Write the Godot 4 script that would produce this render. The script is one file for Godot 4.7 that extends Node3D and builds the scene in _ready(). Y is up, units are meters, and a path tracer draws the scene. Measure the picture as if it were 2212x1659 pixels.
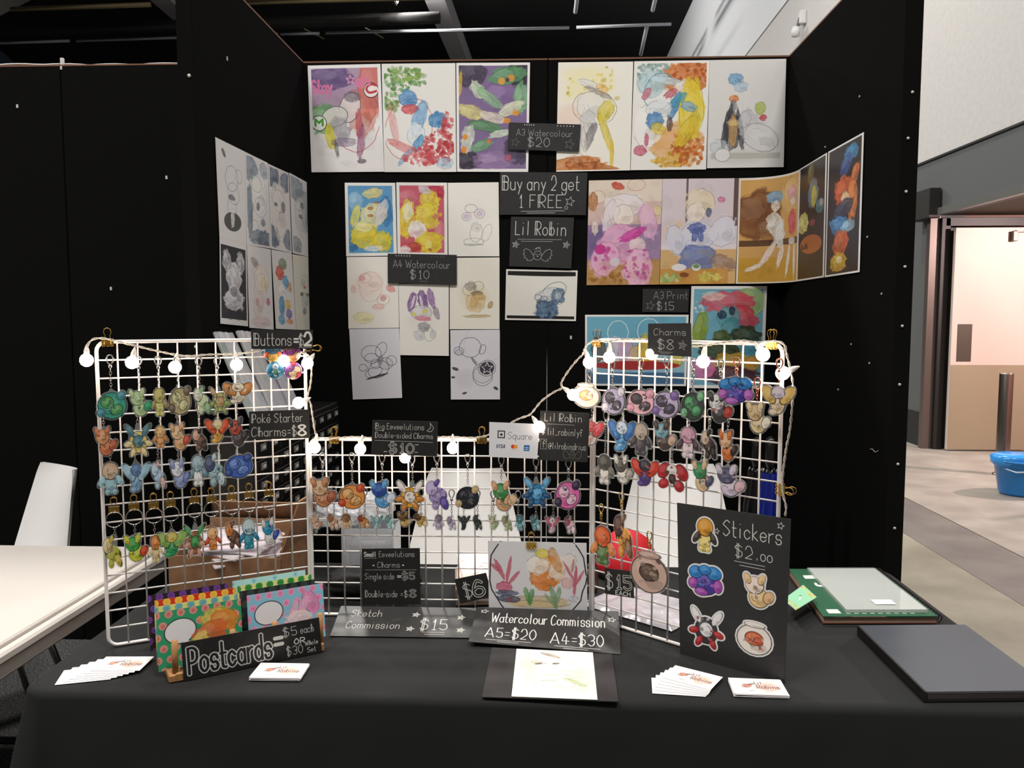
extends Node3D
# A small art stall in an exhibition hall: black partition walls, a cloth covered table and three wire racks.
var rack_l := {"o":Vector3(-0.8560,0.7400,-1.5290),"u":Vector3(0.8778,0.0000,-0.4790),"n":Vector3(0.4790,-0.0000,0.8778),"w":0.3987,"h":0.602,"c":11,"r":17}
var rack_m := {"o":Vector3(-0.5060,0.7400,-1.7200),"u":Vector3(1.0000,0.0000,-0.0033),"n":Vector3(0.0033,-0.0000,1.0000),"w":0.6050,"h":0.390,"c":17,"r":11}
var rack_r := {"o":Vector3(0.0990,0.7400,-1.7220),"u":Vector3(0.7650,0.0000,0.6440),"n":Vector3(-0.6440,0.0000,0.7650),"w":0.4131,"h":0.602,"c":11,"r":17}
var charms := [
["l",0.0258,0.4792,0.0605,0.0629,0.0252,0.5728,1,"3f9a86 5aa05a 4c8f9a","teal and green acrylic charm, first from outer post, upper row of buttons rack","acrylic charms with clasps on the buttons rack","clasp",0.018],
["l",0.0733,0.4802,0.0482,0.0590,0.0744,0.5695,0,"b9cf9a b9cf9a 2f9a6a","pale green dark leaved acrylic charm, second from outer post, upper row of buttons rack","acrylic charms with clasps on the buttons rack","clasp",0.018],
["l",0.1089,0.4813,0.0328,0.0608,0.1087,0.5688,2,"d0cf78 c2b96a a08a5a","yellow olive acrylic charm, third from outer post, upper row of buttons rack","acrylic charms with clasps on the buttons rack","clasp",0.018],
["l",0.1464,0.4823,0.0479,0.0650,0.1436,0.5669,1,"b0a27a d0cf9a 6f5d4c","olive tan and brown acrylic charm, fourth from outer post, upper row of buttons rack","acrylic charms with clasps on the buttons rack","clasp",0.018],
["l",0.1865,0.4805,0.0387,0.0609,0.1826,0.5660,4,"c6d4a8 dfe0c8 8fb98a","pale sage acrylic charm, fifth from outer post, upper row of buttons rack","acrylic charms with clasps on the buttons rack","clasp",0.018],
["l",0.2206,0.4790,0.0441,0.0590,0.2175,0.5653,6,"b7c07a c09a72 8fa05a","green topped tan acrylic charm, sixth from outer post, upper row of buttons rack","acrylic charms with clasps on the buttons rack","clasp",0.018],
["l",0.2558,0.4940,0.0615,0.0508,0.2553,0.5644,3,"e6d9bf d08a4c ece2cc","cream winged acrylic charm, seventh from outer post, upper row of buttons rack","acrylic charms with clasps on the buttons rack","clasp",0.018],
["l",0.0111,0.4086,0.0468,0.0620,0.0102,0.4526,0,"c8744c d99a6c b05a3c","rust orange acrylic charm, first from outer post, middle row of buttons rack","acrylic charms with clasps on the buttons rack","chain",0.014],
["l",0.0691,0.4085,0.0527,0.0666,0.0689,0.4515,6,"e0c47a 4f7f8c e8d49a","yellow spiky blue headed acrylic charm, second from outer post, middle row of buttons rack","acrylic charms with clasps on the buttons rack","chain",0.014],
["l",0.1084,0.4120,0.0297,0.0493,0.1084,0.4493,2,"d99a5c e8b878 c07a3c","small orange tan acrylic charm, third from outer post, middle row of buttons rack","acrylic charms with clasps on the buttons rack","chain",0.014],
["l",0.1428,0.4092,0.0448,0.0607,0.1401,0.4453,0,"dba878 e8c49a c04a34","tan and red acrylic charm, fourth from outer post, middle row of buttons rack","acrylic charms with clasps on the buttons rack","chain",0.014],
["l",0.1803,0.4016,0.0343,0.0503,0.1806,0.4499,4,"6a4c40 d9a890 3a2c28","dark brown and pink acrylic charm, fifth from outer post, middle row of buttons rack","acrylic charms with clasps on the buttons rack","chain",0.014],
["l",0.2151,0.4188,0.0465,0.0581,0.2154,0.4503,3,"e0a850 d9512c eed8a8","amber and red eared acrylic charm, sixth from outer post, middle row of buttons rack","acrylic charms with clasps on the buttons rack","chain",0.014],
["l",0.2530,0.4113,0.0451,0.0650,0.2534,0.4702,0,"4a4448 c0503c 3a3438","charcoal and red acrylic charm, seventh from outer post, middle row of buttons rack","acrylic charms with clasps on the buttons rack","chain",0.014],
["l",0.0182,0.3374,0.0452,0.0675,0.0190,0.3862,2,"8fb9c4 d0b090 9ac4d0","sky blue and tan acrylic charm, first from outer post, lower row of buttons rack","acrylic charms with clasps on the buttons rack","chain",0.010],
["l",0.0637,0.3362,0.0464,0.0671,0.0624,0.3752,3,"7fa8c8 9ac0d4 5f80b0","mid blue acrylic charm, second from outer post, lower row of buttons rack","acrylic charms with clasps on the buttons rack","chain",0.010],
["l",0.1021,0.3363,0.0319,0.0606,0.1031,0.3867,4,"a8c8e0 b8d4e8 d8b0a8","light blue acrylic charm, third from outer post, lower row of buttons rack","acrylic charms with clasps on the buttons rack","chain",0.010],
["l",0.1408,0.3346,0.0450,0.0649,0.1400,0.3795,0,"8f9cc8 e0e0ec 6f80b8","lavender blue and white acrylic charm, fourth from outer post, lower row of buttons rack","acrylic charms with clasps on the buttons rack","chain",0.010],
["l",0.1757,0.3397,0.0367,0.0679,0.1800,0.3789,2,"e4e4e4 9fb8c4 6f90a0","white and grey blue acrylic charm, fifth from outer post, lower row of buttons rack","acrylic charms with clasps on the buttons rack","chain",0.010],
["l",0.2068,0.3376,0.0466,0.0722,0.2157,0.3901,4,"8fb0b8 4a5478 b8d0d4","grey teal and navy acrylic charm, sixth from outer post, lower row of buttons rack","acrylic charms with clasps on the buttons rack","chain",0.010],
["l",0.2546,0.3419,0.0633,0.0580,0.2515,0.3806,1,"3f60b0 5f80c8 2f4890","royal blue acrylic charm, seventh from outer post, lower row of buttons rack","acrylic charms with clasps on the buttons rack","chain",0.010],
["l",0.0155,0.1936,0.0401,0.0694,0.0218,0.3026,4,"b0b040 e4d09a c8b048","olive and cream keyring charm under gold clip, first from outer post of buttons rack","keyring charms clipped to the buttons rack","ring",0.012],
["l",0.0563,0.1951,0.0519,0.0605,0.0569,0.3041,0,"c8cc40 3fa048 c84028","lime and red keyring charm under gold clip, second from outer post of buttons rack","keyring charms clipped to the buttons rack","ring",0.012],
["l",0.0931,0.1904,0.0298,0.0612,0.0921,0.3030,2,"d8c890 d8803c e0d0a0","cream and orange keyring charm under gold clip, third from outer post of buttons rack","keyring charms clipped to the buttons rack","ring",0.012],
["l",0.1229,0.1975,0.0538,0.0604,0.1229,0.3034,3,"2fa060 8fb85a d0c060","bright green keyring charm under gold clip, fourth from outer post of buttons rack","keyring charms clipped to the buttons rack","ring",0.012],
["l",0.1660,0.1980,0.0436,0.0711,0.1670,0.3063,6,"a06a4c 3f9a50 d09a88","green tipped brown keyring charm under gold clip, fifth from outer post of buttons rack","keyring charms clipped to the buttons rack","ring",0.012],
["l",0.1998,0.1979,0.0339,0.0528,0.1994,0.3042,2,"d9803c eab880 c84c28","orange keyring charm under gold clip, sixth from outer post of buttons rack","keyring charms clipped to the buttons rack","ring",0.012],
["l",0.2383,0.2003,0.0369,0.0635,0.2382,0.3049,4,"5c4034 d08040 7a5040","dark brown and orange keyring charm under gold clip, seventh from outer post of buttons rack","keyring charms clipped to the buttons rack","ring",0.012],
["l",0.2701,0.1995,0.0412,0.0705,0.2727,0.3064,2,"2f90a8 b8ccd0 2878a0","teal blue keyring charm under gold clip, eighth from outer post of buttons rack","keyring charms clipped to the buttons rack","ring",0.012],
["l",0.3115,0.1976,0.0433,0.0622,0.3123,0.3064,0,"d8d4d4 2890b8 2848a0","white and cobalt keyring charm under gold clip, ninth from outer post of buttons rack","keyring charms clipped to the buttons rack","ring",0.012],
["m",0.0326,0.2739,0.0650,0.0700,0.0342,0.3579,0,"c8845c e0b890 a85c40","large peach brown acrylic charm, first from buttons rack on low rack","large double sided charms on the low rack","clasp",0.016],
["m",0.0962,0.2672,0.0664,0.0638,0.0969,0.3583,1,"e09048 e8b070 c84828","large orange acrylic charm, second from buttons rack on low rack","large double sided charms on the low rack","clasp",0.016],
["m",0.1591,0.2713,0.0631,0.0652,0.1609,0.3558,0,"5a9ad0 2f50a0 d0d8e8","large blue acrylic charm, third from buttons rack on low rack","large double sided charms on the low rack","clasp",0.016],
["m",0.2196,0.2697,0.0645,0.0667,0.2252,0.3534,6,"e0a840 ece0dc d08030","large yellow spiky acrylic charm, fourth from buttons rack on low rack","large double sided charms on the low rack","clasp",0.016],
["m",0.2764,0.2723,0.0582,0.0712,0.2770,0.3566,4,"a894c8 c0b0dc 6050a0","large lilac acrylic charm, fifth from buttons rack on low rack","large double sided charms on the low rack","clasp",0.016],
["m",0.3415,0.2671,0.0581,0.0588,0.3419,0.3570,1,"262834 32343c c8a878","large black round acrylic charm, sixth from buttons rack on low rack","large double sided charms on the low rack","clasp",0.016],
["m",0.4157,0.2692,0.0624,0.0710,0.4128,0.3532,0,"d8a078 3f9050 e0b890","large tan and green acrylic charm, seventh from buttons rack on low rack","large double sided charms on the low rack","clasp",0.016],
["m",0.4875,0.2791,0.0622,0.0662,0.4852,0.3494,6,"2f80b8 60a8d8 204878","large ice blue acrylic charm, eighth from buttons rack on low rack","large double sided charms on the low rack","clasp",0.016],
["m",0.5520,0.2746,0.0620,0.0708,0.5532,0.3471,1,"d868a8 ecc0d8 3a2c48","large pink acrylic charm, ninth from buttons rack on low rack","large double sided charms on the low rack","clasp",0.016],
["m",0.0149,0.2076,0.0328,0.0362,0.0151,0.2833,0,"e4c4ac d8a888 c08468","small cream acrylic charm, first from buttons rack in small row","small charms on the low rack","clasp",0.006],
["m",0.0518,0.2101,0.0312,0.0409,0.0545,0.2828,4,"d8a888 b87858 e0c0a8","small tan pink acrylic charm, second from buttons rack in small row","small charms on the low rack","clasp",0.006],
["m",0.0799,0.2104,0.0327,0.0377,0.0819,0.2825,2,"e0b48c c89068 ecd0b0","small tan acrylic charm, third from buttons rack in small row","small charms on the low rack","clasp",0.006],
["m",0.1174,0.2108,0.0327,0.0346,0.1207,0.2820,4,"d89858 b84830 e4b888","small orange red acrylic charm, fourth from buttons rack in small row","small charms on the low rack","clasp",0.006],
["m",0.1462,0.2096,0.0264,0.0377,0.1479,0.2817,3,"a8d0d0 78b0b8 c8e0e0","small pale aqua acrylic charm, fifth from buttons rack in small row","small charms on the low rack","clasp",0.006],
["m",0.1743,0.2099,0.0279,0.0377,0.1737,0.2814,4,"a8d0d0 78b0b8 c8e0e0","small pale aqua acrylic charm, sixth from buttons rack in small row","small charms on the low rack","clasp",0.006],
["m",0.2045,0.2153,0.0372,0.0361,0.2052,0.2810,0,"d8b060 805838 e8d0a0","small yellow brown acrylic charm, seventh from buttons rack in small row","small charms on the low rack","clasp",0.006],
["m",0.2403,0.2149,0.0371,0.0345,0.2409,0.2806,4,"d8b060 805838 e8d0a0","small yellow brown acrylic charm, eighth from buttons rack in small row","small charms on the low rack","clasp",0.006],
["m",0.2782,0.2109,0.0263,0.0376,0.2772,0.2801,2,"c8b8d0 b0a0c0 dcd0e0","small lilac acrylic charm, ninth from buttons rack in small row","small charms on the low rack","clasp",0.006],
["m",0.3054,0.2090,0.0262,0.0360,0.3065,0.2798,4,"c8b8d0 b0a0c0 dcd0e0","small lilac acrylic charm, tenth from buttons rack in small row","small charms on the low rack","clasp",0.006],
["m",0.3325,0.2107,0.0262,0.0391,0.3321,0.2795,3,"2c3434 404848 585850","small black acrylic charm, eleventh from buttons rack in small row","small charms on the low rack","clasp",0.006],
["m",0.3610,0.2110,0.0262,0.0391,0.3614,0.2791,4,"2c3434 404848 585850","small black acrylic charm, twelfth from buttons rack in small row","small charms on the low rack","clasp",0.006],
["m",0.3945,0.2106,0.0277,0.0375,0.3952,0.2787,0,"c0c8a0 d0c8a8 98a878","small pale green acrylic charm, thirteenth from buttons rack in small row","small charms on the low rack","clasp",0.006],
["m",0.4237,0.2101,0.0292,0.0390,0.4230,0.2784,4,"c0c8a0 d0c8a8 98a878","small pale green acrylic charm, fourteenth from buttons rack in small row","small charms on the low rack","clasp",0.006],
["m",0.4514,0.2111,0.0245,0.0374,0.4476,0.2781,2,"70a8b0 487c88 98c0c8","small teal acrylic charm, fifteenth from buttons rack in small row","small charms on the low rack","clasp",0.006],
["m",0.4840,0.2114,0.0276,0.0374,0.4853,0.2776,4,"70a8b0 487c88 98c0c8","small teal acrylic charm, sixteenth from buttons rack in small row","small charms on the low rack","clasp",0.006],
["m",0.5201,0.2082,0.0290,0.0421,0.5220,0.2772,3,"e0b8c8 b85870 ecd8e0","small pink acrylic charm, seventeenth from buttons rack in small row","small charms on the low rack","clasp",0.006],
["m",0.5569,0.2071,0.0290,0.0420,0.5544,0.2768,4,"e0b8c8 b85870 ecd8e0","small pink acrylic charm, eighteenth from buttons rack in small row","small charms on the low rack","clasp",0.006],
["r",-0.0047,0.4825,0.0763,0.0573,0.0026,0.5375,5,"ecccb8 d9804c e8b48c","fishbowl shaped cream charm, first from low rack, upper row of stickers rack","acrylic charms with clasps on the stickers rack","clasp",0.018],
["r",0.0649,0.4772,0.0646,0.0645,0.0608,0.5561,1,"b0a8c8 3a3848 d8d4e4","lavender swirl charm, second from low rack, upper row of stickers rack","acrylic charms with clasps on the stickers rack","clasp",0.018],
["r",0.1305,0.4796,0.0740,0.0603,0.1289,0.5631,1,"ecb8c4 403840 e4a0b4","round pink charm, third from low rack, upper row of stickers rack","acrylic charms with clasps on the stickers rack","clasp",0.018],
["r",0.1873,0.4787,0.0679,0.0625,0.1874,0.5673,1,"c0b0d0 4a4458 8060a8","round purple charm, fourth from low rack, upper row of stickers rack","acrylic charms with clasps on the stickers rack","clasp",0.018],
["r",0.2462,0.4803,0.0568,0.0643,0.2452,0.5672,1,"3a4440 4fa068 78b888","green on black charm, fifth from low rack, upper row of stickers rack","acrylic charms with clasps on the stickers rack","clasp",0.018],
["r",0.3000,0.4801,0.0591,0.0628,0.3017,0.5672,0,"3c3a3c e8e4e4 c03830","black white and red charm, sixth from low rack, upper row of stickers rack","acrylic charms with clasps on the stickers rack","clasp",0.018],
["r",0.3346,0.5142,0.0749,0.0582,0.3354,0.5726,7,"4838a0 2f80c8 b060b8","deep blue cloud lobed charm, seventh from low rack, upper row of stickers rack","acrylic charms with clasps on the stickers rack","rose",0.023],
["r",0.3772,0.4677,0.0539,0.0617,0.3755,0.5382,0,"e8cfa0 dcb888 f0e4d0","cream tan charm, eighth from low rack, upper row of stickers rack","acrylic charms with clasps on the stickers rack","rose",0.023],
["r",0.4148,0.5034,0.0607,0.0604,0.4157,0.5735,3,"e8d0b0 e0b868 d8c8d8","blonde and lilac charm, ninth from low rack, upper row of stickers rack","acrylic charms with clasps on the stickers rack","rose",0.023],
["r",0.0063,0.4055,0.0664,0.0614,0.0062,0.4528,3,"d8c8c4 b02838 c84048","red and white winged charm, first from low rack, middle row of stickers rack","acrylic charms with clasps on the stickers rack","chain",0.014],
["r",0.0830,0.4077,0.0654,0.0732,0.0828,0.4519,3,"5098d0 2868b0 c8d8e8","blue winged charm, second from low rack, middle row of stickers rack","acrylic charms with clasps on the stickers rack","chain",0.014],
["r",0.1286,0.4048,0.0502,0.0707,0.1306,0.4490,2,"4a464c b8a898 3a363c","dark grey charm, third from low rack, middle row of stickers rack","acrylic charms with clasps on the stickers rack","chain",0.014],
["r",0.1809,0.4156,0.0603,0.0619,0.1807,0.4487,0,"4c3c38 7fb0c0 c8a890","brown and teal charm, fourth from low rack, middle row of stickers rack","acrylic charms with clasps on the stickers rack","chain",0.014],
["r",0.2346,0.4096,0.0498,0.0641,0.2341,0.4468,2,"ecd4dc d8a0b8 4a3038","pale pink charm, fifth from low rack, middle row of stickers rack","acrylic charms with clasps on the stickers rack","chain",0.014],
["r",0.2782,0.4099,0.0391,0.0606,0.2780,0.4485,4,"3a2c28 d8b8a0 221c1c","black and brown charm, sixth from low rack, middle row of stickers rack","acrylic charms with clasps on the stickers rack","chain",0.014],
["r",0.3161,0.4103,0.0451,0.0629,0.3157,0.4581,0,"d87030 e8b890 2c2424","vivid orange charm, seventh from low rack, middle row of stickers rack","acrylic charms with clasps on the stickers rack","chain",0.014],
["r",0.0377,0.3327,0.0496,0.0663,0.0383,0.4245,2,"d8d4cc 4a4844 6c6860","black and white charm, first from low rack, lower row of stickers rack","acrylic charms with clasps on the stickers rack","chain",0.010],
["r",0.0827,0.3360,0.0538,0.0626,0.0810,0.3799,0,"e0dcd4 58544c a8a094","white and sooty charm, second from low rack, lower row of stickers rack","acrylic charms with clasps on the stickers rack","chain",0.010],
["r",0.1368,0.3384,0.0657,0.0637,0.1379,0.3771,3,"503880 c83828 38303c","purple and scarlet charm, third from low rack, lower row of stickers rack","acrylic charms with clasps on the stickers rack","chain",0.010],
["r",0.1999,0.3388,0.0705,0.0644,0.1969,0.3926,8,"e4dcd8 b02028 301c1c","crimson and white charm, fourth from low rack, lower row of stickers rack","acrylic charms with clasps on the stickers rack","chain",0.010],
["r",0.2624,0.3466,0.0539,0.0661,0.2622,0.3890,0,"e0c098 38905c 504c6c","blonde and green charm, fifth from low rack, lower row of stickers rack","acrylic charms with clasps on the stickers rack","chain",0.010],
["r",0.3186,0.3451,0.0696,0.0634,0.3154,0.3825,0,"d8c8dc 585878 e0b8c0","lilac and slate charm, sixth from low rack, lower row of stickers rack","acrylic charms with clasps on the stickers rack","chain",0.010],
["r",0.0361,0.1719,0.0630,0.0874,0.0314,0.2569,2,"5f8050 d86030 d8884c","orange and green charm, first from low rack, bottom row of stickers rack","acrylic charms with clasps on the stickers rack","gold",0.012],
["r",0.0864,0.2016,0.0533,0.0960,0.0822,0.2884,4,"e09840 60403c 8a6c58","brown and amber charm, second from low rack, bottom row of stickers rack","acrylic charms with clasps on the stickers rack","gold",0.012],
["r",0.1511,0.1381,0.0946,0.0926,0.1500,0.2201,5,"c8a89c 60483c 8c7868","big round brown charm, third from low rack, bottom row of stickers rack","acrylic charms with clasps on the stickers rack","gold",0.012]]
var pins := [[0.3270,0.5716,0.0186,"e0b04c 4a90c0 d86040","round pin button in yellow with blue edge, under buttons sign"],[0.3658,0.5694,0.0186,"d89050 8a4090 e8d8d8","round pin button in orange and purple, under buttons sign"],[0.3318,0.5358,0.0184,"c8d8e8 2f80a8 3f9a70","round pin button in pale blue and teal, under buttons sign"],[0.3681,0.5336,0.0184,"ecd0a8 9a60b0 c83848","round pin button in cream with purple and red top, under buttons sign"]]
var cable_path := [Vector3(-0.8640,1.3228,-1.5155),Vector3(-0.8609,1.3358,-1.5172),Vector3(-0.8524,1.3444,-1.5219),Vector3(-0.8373,1.3451,-1.5301),Vector3(-0.8187,1.3395,-1.5403),Vector3(-0.8027,1.3340,-1.5490),Vector3(-0.7921,1.3311,-1.5547),Vector3(-0.7637,1.3216,-1.5703),Vector3(-0.7288,1.3118,-1.5893),Vector3(-0.7050,1.3085,-1.6023),Vector3(-0.6745,1.3105,-1.6189),Vector3(-0.6271,1.3112,-1.6448),Vector3(-0.6000,1.3144,-1.6596),Vector3(-0.5716,1.3176,-1.6751),Vector3(-0.5388,1.3150,-1.6930),Vector3(-0.5095,1.3105,-1.7090),Vector3(-0.4987,1.3005,-1.7149),Vector3(-0.4949,1.2730,-1.7169),Vector3(-0.4981,1.2388,-1.7152),Vector3(-0.5036,1.2165,-1.7122),Vector3(-0.4978,1.2024,-1.7153),Vector3(-0.4941,1.1696,-1.7174),Vector3(-0.4864,1.1357,-1.7121),Vector3(-0.4697,1.1279,-1.7121),Vector3(-0.4103,1.1322,-1.7123),Vector3(-0.3709,1.1305,-1.7124),Vector3(-0.2971,1.1269,-1.7127),Vector3(-0.2137,1.1333,-1.7130),Vector3(-0.1355,1.1338,-1.7132),Vector3(-0.0819,1.1595,-1.7134),Vector3(-0.0572,1.1739,-1.7015),Vector3(-0.0361,1.1817,-1.7016),Vector3(-0.0284,1.1885,-1.7016),Vector3(-0.0092,1.2118,-1.7016),Vector3(0.0147,1.2293,-1.7017),Vector3(0.0326,1.2398,-1.6918),Vector3(0.0307,1.2494,-1.6918),Vector3(0.0429,1.2714,-1.6918),Vector3(0.0627,1.2971,-1.6919),Vector3(0.0740,1.3085,-1.6919),Vector3(0.0830,1.3244,-1.7250),Vector3(0.0994,1.3364,-1.7112),Vector3(0.1228,1.3351,-1.6915),Vector3(0.1576,1.3407,-1.6622),Vector3(0.1995,1.3409,-1.6270),Vector3(0.2396,1.3357,-1.5932),Vector3(0.2817,1.3309,-1.5578),Vector3(0.3181,1.3380,-1.5271),Vector3(0.3497,1.3431,-1.5005),Vector3(0.3742,1.3404,-1.4799),Vector3(0.3998,1.3436,-1.4583),Vector3(0.4122,1.3375,-1.4479),Vector3(0.4164,1.3192,-1.4443),Vector3(0.4221,1.2939,-1.4396),Vector3(0.4259,1.2661,-1.4364),Vector3(0.4254,1.2298,-1.4368),Vector3(0.4231,1.1892,-1.4387),Vector3(0.4193,1.1602,-1.4419),Vector3(0.4167,1.1312,-1.4441),Vector3(0.4148,1.0980,-1.4457),Vector3(0.4167,1.0737,-1.4441),Vector3(0.4210,1.0539,-1.4405),Vector3(0.4200,1.0372,-1.4413)]
var bulbs := [[Vector3(-0.8617,1.3048,-1.5100),Vector3(-0.8640,1.3228,-1.5155)],[Vector3(-0.7939,1.2985,-1.5469),Vector3(-0.7907,1.3302,-1.5555)],[Vector3(-0.7269,1.2875,-1.5835),Vector3(-0.7258,1.3108,-1.5909)],[Vector3(-0.6255,1.2890,-1.6389),Vector3(-0.6295,1.3104,-1.6435)],[Vector3(-0.5431,1.2952,-1.6838),Vector3(-0.5404,1.3150,-1.6921)],[Vector3(-0.5006,1.2882,-1.7070),Vector3(-0.4962,1.2975,-1.7163)],[Vector3(-0.5181,1.2062,-1.6974),Vector3(-0.5036,1.2125,-1.7122)],[Vector3(-0.4882,1.1100,-1.7061),Vector3(-0.4854,1.1338,-1.7121)],[Vector3(-0.3915,1.1076,-1.7064),Vector3(-0.3886,1.1314,-1.7124)],[Vector3(-0.2965,1.0905,-1.7067),Vector3(-0.2981,1.1260,-1.7127)],[Vector3(-0.1955,1.1108,-1.7070),Vector3(-0.1961,1.1324,-1.7130)],[Vector3(-0.0138,1.1579,-1.6996),Vector3(-0.0285,1.1774,-1.7136)],[Vector3(0.0558,1.2248,-1.6999),Vector3(0.0340,1.2398,-1.7138)],[Vector3(0.0884,1.2912,-1.7126),Vector3(0.0812,1.3204,-1.7266)],[Vector3(0.1279,1.3036,-1.6794),Vector3(0.1299,1.3353,-1.6855)],[Vector3(0.2054,1.3142,-1.6141),Vector3(0.2157,1.3377,-1.6133)],[Vector3(0.2913,1.3031,-1.5419),Vector3(0.2943,1.3313,-1.5472)],[Vector3(0.3809,1.3197,-1.4664),Vector3(0.3715,1.3404,-1.4822)],[Vector3(0.4096,1.2888,-1.4423),Vector3(0.4208,1.2938,-1.4406)]]
var clips := [["l",0.0225,0.6030,0,"gold binder clip on outer top corner of buttons rack"],["l",0.4078,0.5796,1,"small dark binder clip holding the buttons price sign"],["m",0.0561,0.3908,0,"gold binder clip atop low rack beside buttons rack"],["m",0.3708,0.3926,0,"gold binder clip atop low rack beside the white card payment sign"],["r",0.0085,0.5972,0,"gold binder clip atop stickers rack corner beside low rack"],["r",0.3903,0.6024,0,"gold binder clip atop stickers rack at its outer corner"],["r",0.4181,0.3417,1,"gold binder clip gripping outer post of stickers rack"],["m",0.4759,0.1694,0,"gold binder clip holding the fishbowl drawing"]]
var curled := [Vector3(0.7620,1.9308,-3.3560),Vector3(0.9420,1.9319,-3.1730),Vector3(0.9420,1.5165,-3.1680),Vector3(0.7578,1.5153,-3.3560)]
var stand_o := Vector3(-0.6411,0.7400,-1.3898)
var stand_u := Vector3(0.8389,0.0000,-0.5444)
var stand_n := Vector3(0.5444,-0.0000,0.8389)
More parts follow.
